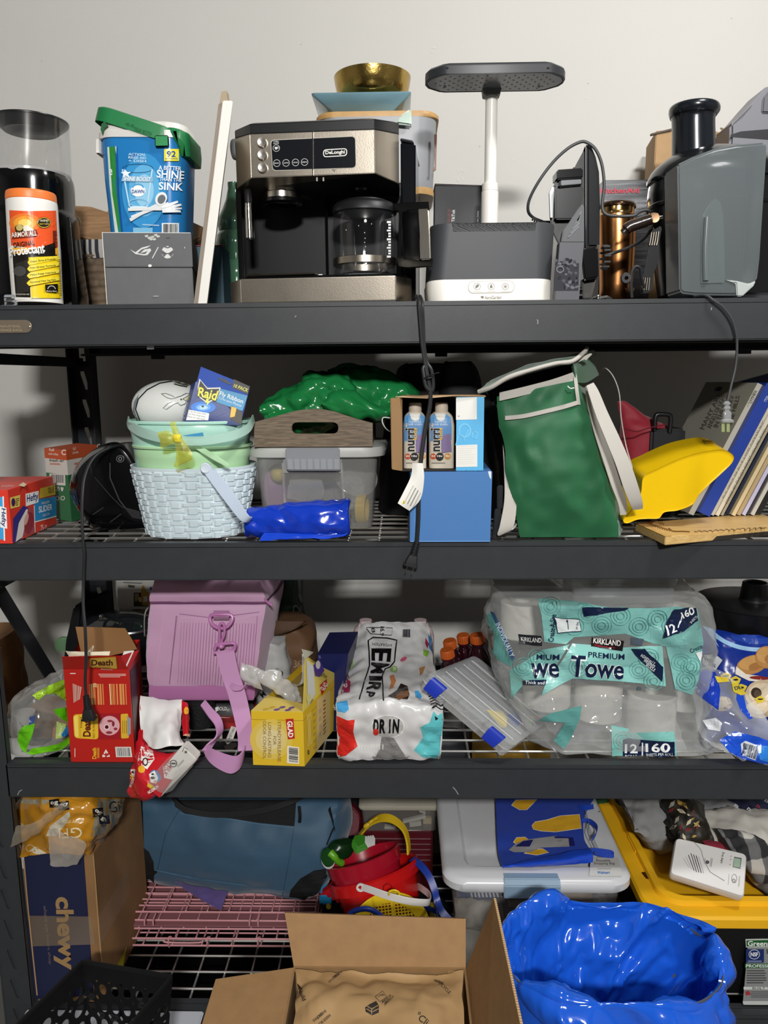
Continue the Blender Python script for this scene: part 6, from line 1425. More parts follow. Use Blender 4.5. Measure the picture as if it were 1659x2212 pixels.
O('carton', bx(a.x, b.x, .54, .6, Z3, at(300, 1240, .54).z), M('c9c6be', .6), t, bev=.001)
lb = Pr(t, (V(0, .54, 0), Y_), 'front_print'); lb.rect(289, 1280, 318, 1310, '3a2c20').poly([(291, 1282), (300, 1282), (300, 1296), (291, 1300)], '9c8a66').rect(300, 1290, 308, 1300, 'c9b884').poly([(305, 1276), (307, 1265), (312, 1265), (315, 1276), (322, 1280), (322, 1308), (308, 1308), (305, 1290)], 'b08a3c').rect(310, 1288, 319, 1300, 'd9d3c6').poly([(276, 1263), (292, 1265), (290, 1270), (278, 1269)], '55564e').rect(324, 1268, 328, 1275, '2b3f8c').bars(quad(301, 1322, 318, 1320, 318, 1345, 301, 1345), 5, '33312e', 2, False).line([(266, 1258), (306, 1260)], 1.2, '2a2a28').done()
# pink cooler
PK = M('bf96b3', .6, sheen=.25, bump=(900, .1), var=(8, .06)); PK2 = M('b57fa6', .55, sheen=.2); PKD = M('6b3f62', .7)
t = T('pink_cooler', 'dusty pink soft cooler bag with shoulder strap clipped to a D-ring', 'cooler bag')
Yp = .15
zb_ = at(440, 1514, Yp).z
def crs(y, xl, xr, yf, dp=.2, bul=.0, skew=.03):
    A_, B_ = at(xl, y, yf), at(xr, y, yf); n = 10
    C_, D_ = B_+V(.012, dp, 0), A_+V(-skew, dp, 0)
    P = [A_+(B_-A_)*(i/n)+V(0, -bul*math.sin(PI*i/n), 0) for i in range(n+1)]+[B_+(C_-B_)*(i/5)+V(bul*math.sin(PI*i/5), 0, 0) for i in range(1, 6)]+[C_+(D_-C_)*(i/n) for i in range(1, n+1)]+[D_+(A_-D_)*(i/5)+V(-bul*1.3*math.sin(PI*i/5), 0, 0) for i in range(1, 5)]
    return P
def smooth_loft(Ls, m=6, **k):
    cc = [cr([l[i] for l in Ls], m) for i in range(len(Ls[0]))]
    return loft([[c[j] for c in cc] for j in range(len(cc[0]))], **k)
zf = [crs(1513, 334, 546, Yp+.004), crs(1508, 322, 549, Yp), crs(1480, 322, 552, Yp-.004)]
O('base_band', smooth_loft(zf, 3), M('b274a3', .35), t)
pb = crumple(smooth_loft([crs(1481, 323, 552, Yp-.003, .198), crs(1430, 318, 556, Yp-.006, .2, .008, .035), crs(1370, 322, 563, Yp-.004, .2, .01, .035), crs(1318, 325, 572, Yp+.002, .2, .006), crs(1306, 327, 573, Yp+.006, .198, .003)], 6), .004, 14, 5, 'fold')
O('bag_body', pb, PK, t)
O('zip_band', smooth_loft([crs(1305, 325, 574, Yp+.004, .2), crs(1300, 324, 575, Yp+.003, .201), crs(1296, 325, 574, Yp+.005, .2)], 3), PKD, t)
ld_ = crumple(smooth_loft([crs(1299, 324, 573, Yp+.003, .2), crs(1285, 325, 571, Yp, .2, .004), crs(1262, 333, 562, Yp+.002, .2, .004), crs(1248, 337, 555, Yp+.012, .18)], 5), .003, 16, 3, 'fold')
O('lid', ld_, PK, t)
lb = Pr(t, pb, 'stitching', step=12, off=.0008, rough=.7)
def stitch(P, n, w=1.2, c='d8a6cc'):
    for k in range(n):
        u, v = k/n, (k+.55)/n
        lb.line([(P[0][0]+(P[1][0]-P[0][0])*u, P[0][1]+(P[1][1]-P[0][1])*u), (P[0][0]+(P[1][0]-P[0][0])*v, P[0][1]+(P[1][1]-P[0][1])*v)], w, c)
lb.line([(381, 1330), (366, 1478)], 1.6, '8a5580').line([(388, 1326), (460, 1335), (560, 1322)], 1.6, '94608a').line([(556, 1330), (545, 1470)], 1.3, '94608a')
stitch(((356, 1322), (333, 1478)), 34); stitch(((383, 1332), (366, 1478)), 30, 1.2, '7c4a72'); stitch(((390, 1334), (455, 1338)), 14); stitch(((503, 1338), (562, 1328)), 12); stitch(((330, 1484), (546, 1492)), 40)
for k in range(26): lb.line([(392+k*6.3, 1345), (384+k*6.2, 1478)], .7, 'a96f9a')
lb.done()
PP = M('b674a8', .35)
def px(P): return [at(*p) for p in P]
O('d_ring', tube(px([(456, 1329, .125), (478, 1327, .122), (500, 1329, .125), (500, 1343, .12), (487, 1356, .115), (469, 1356, .115), (455, 1344, .12)]), .0042, 8, 3, True), PP, t)
O('ring_tab', ribbon(px([(478, 1320, .14), (478, 1330, .122), (478, 1338, .135)]), V(.036, 0, 0), .003), PK2, t)
O('swivel_clip', [tube(px([(474, 1396, .112), (474, 1372, .108), (474, 1352, .108), (480, 1346, .108), (485, 1354, .108), (484, 1372, .108), (479, 1384, .11), (480, 1396, .112)]), .0032, 8, 4), lathe(at(478, 1396, .112)+V(0, 0, -.004), [(.006, 0), (.008, .004), (.005, .010)], n=14)], PP, t)
O('strap_loop', tube(px([(463, 1404, .11), (468, 1394, .11), (480, 1391, .11), (500, 1389, .11), (508, 1392, .11), (506, 1404, .11)]), .004, 8, 4), PP, t)
O('strap_loop_bar', tube(px([(461, 1410, .11), (484, 1409, .11), (507, 1403, .11)]), .004, 8, 2), PP, t)
SP = M('bd8ab4', .55, bump=(900, .15), bk='wave')
O('shoulder_strap', ribbon(px([(486, 1405, .108), (496, 1450, .098), (512, 1500, .085), (524, 1550, .06), (530, 1590, .03), (530, 1622, .008)]), [V(.042, .0, .006), V(.04, .0, .007), V(.039, .0, .009), V(.037, 0, .008), V(.034, 0, .004), V(.032, 0, .002)], .002), SP, t)
O('shoulder_strap', ribbon(px([(528, 1624, .008), (522, 1640, -.02), (505, 1652, -.032), (480, 1645, -.03), (458, 1632, -.02), (444, 1618, .0)]), [V(.004, .0, .03), V(.01, 0, .042), V(.014, 0, .04), V(.016, 0, .034), V(.014, 0, .026), V(.008, 0, .012)], .002), SP, t)
O('shoulder_strap', ribbon(px([(444, 1622, -.003), (456, 1606, .02), (474, 1585, .03), (471, 1560, .04), (455, 1540, .06), (438, 1518, .09)]), [V(.012, .022, -.012), V(.01, .024, -.008), V(.008, .026, 0), V(.006, .026, .006), V(.005, .026, .004), V(.004, .024, .002)], .003), SP, t)
O('strap_tail', ribbon(px([(498, 1478, .082), (508, 1486, .074), (524, 1486, .072), (530, 1478, .075)]), [V(.006, 0, .008), V(.01, 0, .012), V(.008, 0, .01), V(.003, 0, .004)], .002), SP, t)
O('side_ring', tube(px([(322, 1312, .2), (316, 1318, .2), (312, 1335, .2), (312, 1370, .2), (316, 1374, .2)]), .0018, 6, 4), CHROME, t)
O('zip_pull', ribbon(px([(571, 1294, .15), (580, 1302, .145), (588, 1306, .145)]), V(0, 0, .006), .002), PP, t)
# things under the cooler
zc_ = zb_-Z3
t = T('mesh_speaker', 'black mesh-covered cylinder under the pink cooler behind the strap', 'speaker')
a, b = at(405, 1600, .2), at(468, 1600, .2)
O('mesh_drum', lathe(V((a.x+b.x)/2, .2, Z3+.001), [((b.x-a.x)/2, 0), ((b.x-a.x)/2+.001, .006), ((b.x-a.x)/2, zc_-.008)], n=36), M('0b0b0d', .7, bump=(260, .6), bk='voronoi'), t)
O('rim', lathe(V((a.x+b.x)/2, .2, Z3+zc_-.008), [((b.x-a.x)/2+.001, 0), ((b.x-a.x)/2+.001, .004), ((b.x-a.x)/2-.003, .006)], n=36), M('18181b', .4), t)
t = T('snack_carton', 'red carton with white label panel seen behind the pink strap', 'box')
a, b = at(470, 1600, .17), at(548, 1600, .17)
O('carton', bx(a.x, b.x, .17, .3, Z3+.001, at(500, 1562, .17).z), M('9c2a2a', .45), t, bev=.001)
lb = Pr(t, (V(0, .17, 0), Y_), 'print'); lb.poly([(486, 1602), (500, 1568), (512, 1572), (498, 1614)], 'd9d3cc').txt('UNFORGETTABLE', 498, 1590, 40, 5, '2a2422', 68).poly([(474, 1590), (480, 1585), (481, 1600), (475, 1604)], 'd9d3cc').poly([(484, 1612), (510, 1596), (512, 1612), (490, 1626)], '2b2523').done()
t = O('grey_film_packet', crumple(body(rowsB([(1560, 446, 545), (1545, 444, 548), (1525, 448, 545), (1516, 455, 530)], .24, .5), 32, 5), .006, 24, 4, 'fold'), M('4c4d4d', .3), None); tag(t, 'grey and white film packet tucked under pink cooler', 'packet')
Pr(t, (V(0, .2, 0), Y_), 'print', off=.0).poly([(460, 1530), (472, 1526), (470, 1536), (464, 1540)], 'dcdcd8').txt('BOLD', 480, 1531, 20, 8, 'dcdcd8', 0, .02).poly([(462, 1548), (498, 1550), (496, 1562), (460, 1558)], 'c9c9c4').done()
# milk carton pack hanging over the beam
t = T('milk_pack', 'torn red and white milk multipack hanging over the third beam', 'milk pack')
m = sheet(grid([[at(*p) for p in r] for r in (
  ((302, 1520, .10), (310, 1560, .07), (312, 1590, .05), (330, 1612, .03)),
  ((300, 1575, .06), (308, 1600, .03), (318, 1612, .015), (352, 1625, .01)),
  ((292, 1622, .02), (305, 1640, -.015), (330, 1645, -.02), (395, 1625, .0)),
  ((281, 1670, -.012), (300, 1680, -.045), (335, 1690, -.05), (424, 1640, -.012)),
  ((277, 1705, -.012), (300, 1715, -.045), (330, 1718, -.045), (396, 1672, -.02)),
  ((277, 1722, -.012), (296, 1726, -.03), (316, 1735, -.03), (354, 1708, -.014)))], 6, 6))
m = crumple(crumple(m, .005, 24, 3, 'fold'), .003, 60, 2, 'crisp')
O('red_film', thick(m, .0008), M('c01c26', .22, coat=.4), t, ang=60)
lb = Pr(t, m, 'film_print', step=6, off=.001, rough=.25)
lb.poly([(305, 1612), (330, 1622), (334, 1640), (318, 1662), (296, 1650)], 'e6e2dc').txt('6 BOXES', 320, 1622, 26, 8, 'b5303a', -10, .02).txt('MILK', 316, 1632, 18, 6, 'b5303a', -10, .01).ell(314, 1646, 6, 9, '23211f').ell(314, 1646, 4, 6, 'dcd9d2').ell(306, 1662, 7, 8, 'e0a62c').poly([(283, 1660), (292, 1662), (292, 1678), (282, 1676)], 'e9e4dc').ell(288, 1668, 3, 3, '2a2a2a').poly([(279, 1672), (290, 1676), (288, 1684), (279, 1682)], 'e0b52e').txt('HORIZON', 286, 1690, 20, 6, 'f0ebe4', 70, .02)
lb.done()
up_ = sheet(grid([[at(*p) for p in r] for r in (
  ((303, 1502, .12), (330, 1507, .12), (365, 1512, .12), (394, 1512, .12)),
  ((300, 1540, .08), (330, 1545, .072), (365, 1545, .07), (393, 1548, .09)),
  ((303, 1580, .05), (330, 1580, .03), (365, 1578, .02), (390, 1585, .05)),
  ((318, 1612, .02), (335, 1618, .0), (365, 1612, -.005), (400, 1608, .02)))], 7, 7))
up_ = crumple(crumple(up_, .006, 18, 6, 'fold'), .0025, 55, 2, 'crisp')
O('white_film', thick(up_, .0007), M('e2e1de', .3), t, ang=60)
mr = sheet(grid([[at(*p) for p in r] for r in (((392, 1512, .09), (404, 1518, .09), (409, 1530, .09)), ((392, 1550, .06), (404, 1552, .05), (409, 1560, .06)), ((396, 1590, .02), (406, 1588, .02), (410, 1592, .03)))], 5, 5))
O('red_film', thick(crumple(mr, .004, 30, 2, 'fold'), .0007), M('c01c26', .22, coat=.4), t, ang=60)
Pr(t, mr, 'film_print', step=6, off=.003).ell(402, 1536, 4, 8, 'e6a62c').ell(404, 1590, 6, 4, 'e8c0a0').done()
mc = [at(394, 1611, -.072), at(425, 1641, -.076), at(345, 1724, -.082), at(316, 1700, -.082)]
nm = (mc[1]-mc[0]).cross(mc[3]-mc[0]).normalized()
if nm.y > 0: nm = -nm
O('milk_box', prism(mc, -nm*.04), M('d9d6cf', .4), t, bev=.003)
lb = Pr(t, (mc[0]+nm*.0006, nm), 'box_print')
lb.poly([(352, 1656), (368, 1668), (380, 1674), (345, 1723), (317, 1700)], 'b5202a').poly([(352, 1656), (360, 1650), (388, 1672), (372, 1684), (355, 1680)], 'd9d6cf')
lb.ell(336, 1676, 11, 14, '4a82b5', 35).poly([(322, 1672), (334, 1664), (342, 1680), (338, 1692), (326, 1690)], 'eceae6').ell(330, 1680, 5, 3, '26231f').ell(336, 1688, 4, 3, 'd9a88a').ell(330, 1672, 3, 2, '26231f').poly([(320, 1690), (328, 1695), (336, 1700), (330, 1706), (318, 1698)], 'd9b52e')
lb.txt('HORIZON', 331, 1705, 26, 7, 'f0ebe4', 215, .02).txt('ORGANIC', 330, 1701, 16, 4, '2a2422', 215)
for s_, cx, cy, w, h in (('MILK', 361, 1660, 30, 10), ('WHOLE', 352, 1654, 38, 10), ('ORGANIC', 343, 1649, 32, 6)): lb.txt(s_, cx+2, cy+3, w, h, 'a52a30', 236, .015)
lb.ell(375, 1649, 8, 8, '2a2826').ell(375, 1649, 6, 6, 'd9d6cf').rect(370, 1647, 380, 1651, '2a2826').bars(quad(382, 1655, 396, 1640, 399, 1643, 385, 1658), 2, '8a8680', 2, False)
lb.line([(394, 1624), (398, 1614), (406, 1619)], 1.4, '3a3835').rect(399, 1622, 404, 1627, '3a3835')
lb.done()
O('clear_film', thick(crumple(sheet(grid([[at(*p) for p in r] for r in (((398, 1608, -.076), (412, 1612, -.08), (428, 1640, -.08)), ((360, 1640, -.09), (380, 1660, -.095), (405, 1668, -.08)), ((318, 1690, -.09), (345, 1712, -.09), (368, 1712, -.07)))], 6, 6)), .003, 40, 3, 'fold'), .0004), CL('f0f0ee', .03, .4, .04), t, ang=60)
# bin-liner carton
t = T('bin_liner_box', 'yellow bin liner carton with a translucent bag pulled out', 'box')
g0 = atz(547, 1653, Z3); g1 = atz(658, 1660, Z3); g0.y = max(g0.y, -.018); g1.y = g0.y-.006
vg = VP(g0, g1); a, b = vg.q(547, 1654), vg.q(658, 1660); zt_ = vg.q(602, 1537).z
for p in (a, b): p.z = Z3+.0008
gd = V(.075, .27, 0)
H = V(0, 0, zt_-Z3-.001)
YG = M('d9b42a', .4)
O('carton', loft([[a, b, b+gd, a+gd], [a+H, b+H, b+gd+H, a+gd+H]], c1=0), YG, t)
O('top_frame', [loft([[a+H, b+H, b+gd*.12+H, a+gd*.3+H], [a+H+Z_*.001, b+H+Z_*.001, b+gd*.12+H+Z_*.001, a+gd*.3+H+Z_*.001]])], M('d9c060', .45), t)
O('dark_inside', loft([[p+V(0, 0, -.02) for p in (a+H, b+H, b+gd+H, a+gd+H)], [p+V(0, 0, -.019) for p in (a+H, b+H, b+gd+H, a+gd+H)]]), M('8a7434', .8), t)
lb = Pr(t, vg.surf(), 'front_print')
for r_, c_ in ((46, 'd8bb52'), (34, 'd9c378'), (22, 'dccb98')): lb.ell(586, 1597, r_, r_*.95, c_)
for x, s_, y0, y1 in ((603.5, 'STEADYRELEASE', 1558, 1645), (593.5, 'FOR', 1590, 1609), (582.5, 'LONG-LASTING', 1560, 1636), (571.5, 'ODOR CONTROL', 1557, 1639)): lb.tq(s_, quad(x+3.5, y0, x+3.5, y1, x-3.5, y1, x-3.5, y0), '8a6a3a', .01)
lb.poly([(617, 1553), (634, 1552), (637, 1595), (622, 1597)], 'b5281e').tq('GLAD', quad(632, 1557, 634, 1592, 623, 1593, 620, 1558), 'f6f1e8', .03)
lb.poly([(621, 1611), (646, 1614), (646, 1650), (620, 1648)], 'e9e4d6').bars(quad(644, 1616, 644, 1648, 624, 1646, 624, 1614), 14, '2a2620', 5)
lb.done()
sr_ = (gd.cross(Z_)).normalized()
lb = Pr(t, (b.copy(), sr_), 'side_print')
lb.poly([(684, 1512), (713, 1490), (713, 1585), (684, 1622)], 'd8bf84').poly([(662, 1545), (672, 1537), (674, 1606), (664, 1614)], 'e0c458').oval(668, 1578, 5, 30, .8, 'a8862c').bars(quad(676, 1540, 682, 1535, 683, 1620, 677, 1626), 6, 'b59a4a', 3, False, .4).bars(quad(698, 1512, 704, 1508, 704, 1582, 698, 1592), 9, 'a0622c', 4, False, .5).bars(quad(688, 1530, 695, 1525, 695, 1590, 689, 1598), 4, 'c9a88a', 4, False, .6).rect(664, 1620, 668, 1630, '6b5a3a').done()
fv = [at(661, 1533, .02), at(714, 1490, .22), at(708, 1466, .20), at(692, 1436, .15), at(677, 1408, .10), at(653, 1402, .02), at(658, 1424, .015)]
fv = [b+H, b+gd*.78+H, at(709, 1468, .2), at(692, 1438, .15), at(677, 1410, .10), at(664, 1418, .05), at(659, 1424, .02)]
O('open_flap', thick(sheet([fv[0:2], [fv[6], fv[2]], [fv[5], fv[3]], ]), .0008), M('d9c25a', .45), t)
O('flap_tip', thick(sheet([[fv[6], fv[4]], [at(652, 1402, .02), at(676, 1408, .08)]]), .0006), M('c9c7b0', .5), t)
fn_ = (fv[1]-fv[0]).cross(fv[6]-fv[0]).normalized()
lb = Pr(t, (fv[0], fn_), 'flap_print', off=.0012)
lb.poly([(676, 1437), (688, 1422), (700, 1448), (690, 1462), (680, 1460)], '4a2e8c').ell(686, 1436, 5, 9, 'd9d6cf').txt('ForceFlex', 694, 1457, 26, 9, '5b4a2a', -20, .01).poly([(690, 1480), (705, 1466), (706, 1484), (694, 1502)], 'b5281e').txt('GLAD', 699, 1483, 17, 11, 'f3ece2', 55, .03).txt('COUNT', 672, 1515, 12, 4, '4a3f24', 50).poly([(661, 1424), (676, 1440), (680, 1500), (664, 1524)], 'cfd0ca').ell(666, 1508, 5, 10, 'd6cc8a').done()
fb_ = [at(*p) for p in ((552, 1538, .0), (655, 1536, .0), (688, 1512, .12))]
lb = Pr(t, (a+H+Z_*.0012, Z_), 'top_print')
for x, y in ((598, 1533), (610, 1528), (622, 1534), (588, 1528), (574, 1532), (630, 1529)): lb.ell(x, y, 7, 2.2, '6b4a82' if x > 595 else 'c9a23a', 10)
lb.done()
FW = CL('dfdedb', .42, .4, .2, 'f2f2f0')
hb_ = crumple(crumple(hbody([(524, 1433, 1446, .06), (545, 1438, 1462, .06), (570, 1443, 1480, .06), (600, 1452, 1500, .07), (625, 1470, 1522, .08), (645, 1490, 1530, .09), (656, 1512, 1534, .09)], .07, .6, 48, 8), .008, 26, 4, 'fold'), .004, 60, 2, 'crisp')
O('pulled_bag', hb_, FW, t, ang=60)
O('pulled_bag', thick(crumple(sheet(grid([[at(*p) for p in r] for r in (((522, 1432, .05), (535, 1440, .05), (548, 1446, .05)), ((520, 1460, .05), (540, 1468, .045), (560, 1472, .05)), ((528, 1478, .06), (548, 1486, .05), (568, 1492, .06)))], 6, 6)), .006, 34, 5, 'fold'), .0004), FW, t, ang=60)
O('drawstring_loop', ribbon(px([(628, 1478, .14), (645, 1480, .13), (655, 1468, .13), (657, 1440, .13), (656, 1412, .14)]), V(.008, .004, 0), .0008), CL('d9d9d6', .5, .3, .2), t)
# bags behind
t = T('brown_paper_bag', 'brown paper bag with folded top behind the yellow bin liner carton', 'bag')
kb = crumple(body(rowsB([(1640, 570, 684), (1520, 566, 684), (1440, 564, 683), (1400, 563, 681), (1370, 563, 680), (1350, 567, 668), (1340, 574, 650)], .36, .075+10, 4), 48, 6), .007, 14, 6, 'fold')
O('paper_body', kb, M('5c4028', .7), t, ang=55)
O('folded_top', thick(crumple(sheet(grid([[at(*p) for p in r] for r in (((566, 1338, .26), (610, 1342, .26), (655, 1342, .27), (664, 1340, .3)), ((564, 1370, .27), (600, 1366, .26), (630, 1362, .26), (655, 1345, .27)), ((566, 1376, .28), (590, 1374, .27), (615, 1366, .27), (640, 1352, .28)))], 5, 4)), .004, 30, 3), .0008), M('47301f', .7), t)
Pr(t, kb, 'print', step=8, off=.001).txt('365', 646, 1434, 22, 16, '8a735a', 0, .01).done()
t = T('white_carrier_bag', 'white plastic carrier bag with black lettering right of pink cooler', 'bag')
wb = crumple(crumple(body(rowsB([(1640, 556, 640), (1520, 556, 634), (1460, 558, 628), (1410, 560, 622), (1385, 565, 616), (1376, 585, 612)], .28, .05+10, 3), 48, 7), .009, 16, 3, 'fold'), .003, 50, 2, 'crisp')
O('bag_film', wb, M('a9aaa9', .35), t, ang=60)
Pr(t, wb, 'print', step=6, off=.0012).ell(569, 1420, 7, 14, '16161a').ell(570, 1420, 3, 7, 'c9c9c9').txt('CO', 601, 1453, 22, 14, '1a1a1c', -30, .02).txt('M', 568, 1500, 10, 12, '1a1a1c', 40, .02).done()
t = T('dark_green_bag', 'dark green gift bag with white and red lettering in the shadow', 'bag')
vb_ = crumple(body(rowsB([(1640, 556, 664), (1450, 556, 660), (1340, 556, 655), (1290, 557, 652), (1240, 560, 648)], .50, .06+10, 4), 40, 6), .008, 14, 8, 'fold')
O('bag_body', vb_, M('13301f', .35), t, ang=55)
Pr(t, vb_, 'print', step=8, off=.001).txt('VIRGIN', 566, 1262, 44, 9, '9aa39c', 95, .01).txt('N', 600, 1328, 24, 10, 'b03038', 0, .03).txt('O', 640, 1318, 14, 24, '8a9088', 20).poly([(588, 1332), (650, 1326), (652, 1340), (590, 1340)], '9c9a94').txt('RE', 615, 1334, 24, 8, '9c2530', 0, .03).done()
# navy zip-bag carton
t = T('zip_bag_box', 'navy blue zip bag carton standing between yellow carton and bottle pack', 'box')
z0 = at(725, 1560, .16)
zq = [at(700, 1600, .17), at(733, 1600, .16), at(752, 1412, .17), at(685, 1413, .2)]
zq[0].z = zq[1].z = Z3+.001
O('carton', prism(zq, V(.015, .16, 0)), M('161c4e', .4), t, bev=.001)
nz = (zq[1]-zq[0]).cross(zq[3]-zq[0]).normalized()
lb = Pr(t, (zq[0], nz), 'print', off=.001); lb.txt('Ziploc', 720, 1508, 52, 13, 'e9ecf4', -86, .03).bars(quad(702, 1428, 722, 1426, 720, 1470, 704, 1466), 9, '8a90b5', 2, False, .35).bars(quad(728, 1424, 744, 1424, 738, 1470, 724, 1470), 10, '8a90b5', 3, False, .3).bars(quad(688, 1416, 712, 1415, 712, 1422, 689, 1423), 2, '6a70a0', 4, False).rect(730, 1415, 738, 1419, 'aeb2cc').line([(705, 1472), (741, 1474)], 1.5, '8f96b8').poly([(706, 1478), (714, 1478), (712, 1500), (706, 1500)], '2c52a8').done()
# wrapped bottle pack
t = T('bottle_multipack', 'white shrink-wrapped bottle multipack with big black lettering, front torn open', 'bottle pack')
rows_ = [(1343, 778, 922, .40), (1352, 774, 926, .385), (1372, 772, 931, .36), (1405, 764, 935, .30), (1435, 756, 938, .24), (1465, 742, 946, .16), (1492, 731, 953, .085), (1512, 726, 957, .03), (1524, 726, 957, .006), (1560, 728, 956, -.002), (1600, 729, 953, .004), (1630, 729, 951, .004), (1641, 738, 946, .008)]
G_ = []
for y, xl, xr_, Y in rows_:
    r = []
    for k in range(9):
        u = k/8; yy = y
        if 1500 < y < 1530: yy = y+(6*math.sin(u*PI*3)-4*(1 if .35 < u < .6 else 0))
        r.append(at(xl+(xr_-xl)*u, yy+(0 if 0 < k < 8 else 5 if y < 1520 else 0), Y+(.02 if k in (0, 8) else 0)))
    G_.append(r)
ps = sheet(grid(G_, 6, 7))
ps = crumple(crumple(ps, .006, 18, 7, 'fold'), .0035, 44, 4, 'crisp')
O('shrink_film', thick(ps, .001), M('cbcac9', .25, coat=.2), t, ang=60)
sl_ = lambda sx: sheet(grid([[at((r[1] if sx < 0 else r[2]), r[0], r[3]+.02) for r in rows_], [V(p.x+(-.004 if sx > 0 else .004), p.y, max(Z3+.002, p.z-.07)) for p in [at((r[1] if sx < 0 else r[2]), r[0], r[3]+.02) for r in rows_]]], 5, 3))
O('side_film', [crumple(sl_(-1), .003, 40, 2, 'fold'), crumple(sl_(1), .003, 40, 3, 'fold')], M('c4c4c4', .3), t, ang=60)
lb = Pr(t, ps, 'film_print', step=5, off=.003, rough=.25)
K_ = '101012'
lb.line([(776, 1512), (784, 1482), (798, 1440), (796, 1384), (806, 1378), (836, 1379), (857, 1384), (855, 1402), (852, 1430), (842, 1442), (832, 1446), (826, 1462), (828, 1500), (829, 1514)], 3, K_)
lb.tq('E', quad(802, 1400, 846, 1400, 843, 1416, 803, 1412) if False else quad(846, 1402, 843, 1432, 802, 1428, 802, 1402), K_, .03).tq('M', quad(842, 1436, 826, 1456, 800, 1456, 802, 1432), K_, .03).tq('I', quad(826, 1462, 824, 1472, 798, 1472, 797, 1462), K_, .03).tq('R', quad(824, 1476, 820, 1498, 790, 1492, 797, 1474), K_, .03).tq('P', quad(812, 1498, 806, 1508, 788, 1504, 792, 1494), K_, .03)
lb.tq('HYDRATION', quad(846, 1398, 804, 1395, 804, 1389, 846, 1392), '2a2a2c', .01)
lb.line([(792, 1358), (800, 1370), (846, 1373), (848, 1357), (792, 1356)], 1.6, '2a2a2c').txt('16.9', 826, 1364, 20, 10, '2a2a2c', -95, .02).txt('8', 806, 1362, 12, 8, '2a2a2c', -80).poly([(870, 1360), (886, 1360), (886, 1378), (870, 1377)], '6f7075').bars(quad(871, 1361, 885, 1361, 885, 1377, 871, 1376), 8, '202022', 3)
lb.poly([(749, 1432), (758, 1430), (757, 1446), (749, 1450)], '7fae3c').poly([(914, 1404), (926, 1408), (922, 1420), (914, 1416)], '7fae3c').ell(851, 1447, 8, 7, '8ab84a').txt('6', 851, 1447, 7, 9, 'e9efdc', 160, .02).poly([(924, 1370), (936, 1392), (934, 1412), (926, 1400)], '2f76b0').poly([(918, 1378), (926, 1392), (922, 1402), (917, 1390)], '9c2a48').ell(872, 1425, 8, 4, 'c25a78', 30)
lb.poly([(734, 1466), (744, 1462), (758, 1474), (756, 1496), (748, 1498), (732, 1482)], 'a33052').txt('P', 745, 1483, 10, 12, 'e9d9dc', -80, .03)
lb.poly([(841, 1462), (850, 1458), (856, 1472), (850, 1486), (840, 1492), (846, 1474)], 'c07c4c')
lb.poly([(838, 1506), (858, 1492), (866, 1478), (880, 1484), (884, 1502), (880, 1512), (856, 1510)], '2b211b').poly([(852, 1508), (866, 1496), (882, 1494), (882, 1506), (862, 1513)], '7a5238').poly([(906, 1444), (918, 1440), (914, 1456), (907, 1460)], 'a87c4c')
lb.poly([(727, 1520), (750, 1514), (754, 1532), (746, 1540), (730, 1536)], '4a9fd6').poly([(896, 1494), (904, 1492), (912, 1506), (908, 1512), (898, 1506)], '4a9fd6')
lb.poly([(728, 1546), (752, 1556), (766, 1554), (763, 1580), (772, 1612), (748, 1632), (730, 1634)], 'cf2a22').poly([(957, 1538), (944, 1546), (936, 1536), (928, 1560), (908, 1570), (914, 1592), (894, 1620), (920, 1640), (948, 1634), (955, 1570)], '5fbcc0')
lb.poly([(938, 1546), (946, 1552), (940, 1556)], '1a1a1c')
for k in range(6): lb.line([(924+k*1.5, 1500+k*6), (936+k, 1494+k*6.5), (946+k, 1500+k*6.4), (956, 1498+k*6.6)], 2.4, K_)
lb.ell(838, 1569, 35, 24, 'b3b1ae').oval(838, 1569, 36, 25, 1.6, 'e9e8e6')
for s_, x, w in (('D', 812, 12), ('R', 826, 14), ('I', 842, 5), ('N', 855, 16)): lb.txt(s_, x, 1568, w, 30, K_, 0, .05, .12)
lb.ell(812, 1580, 6, 7, 'c9382c')
lb.poly([(825, 1590), (850, 1592), (862, 1612), (882, 1642), (806, 1642), (820, 1618)], '7d7b79')
for k in range(9): lb.line([(775+k*6.5, 1608), (775+k*6.5, 1618)], 1.6, 'd9d6d0')
lb.done()
for x, y in ((790, 1349), (908, 1349)):
    c = at(x, y, .42); O('bottle', lathe(V(c.x, .42, Z3+.001), [(.036, 0), (.037, .004), (.037, c.z-Z3-.03), (.03, c.z-Z3-.01), (.0165, c.z-Z3), (.0165, c.z-Z3+.012), (0, c.z-Z3+.012)], n=26), M('c9b5b5', .3), t)
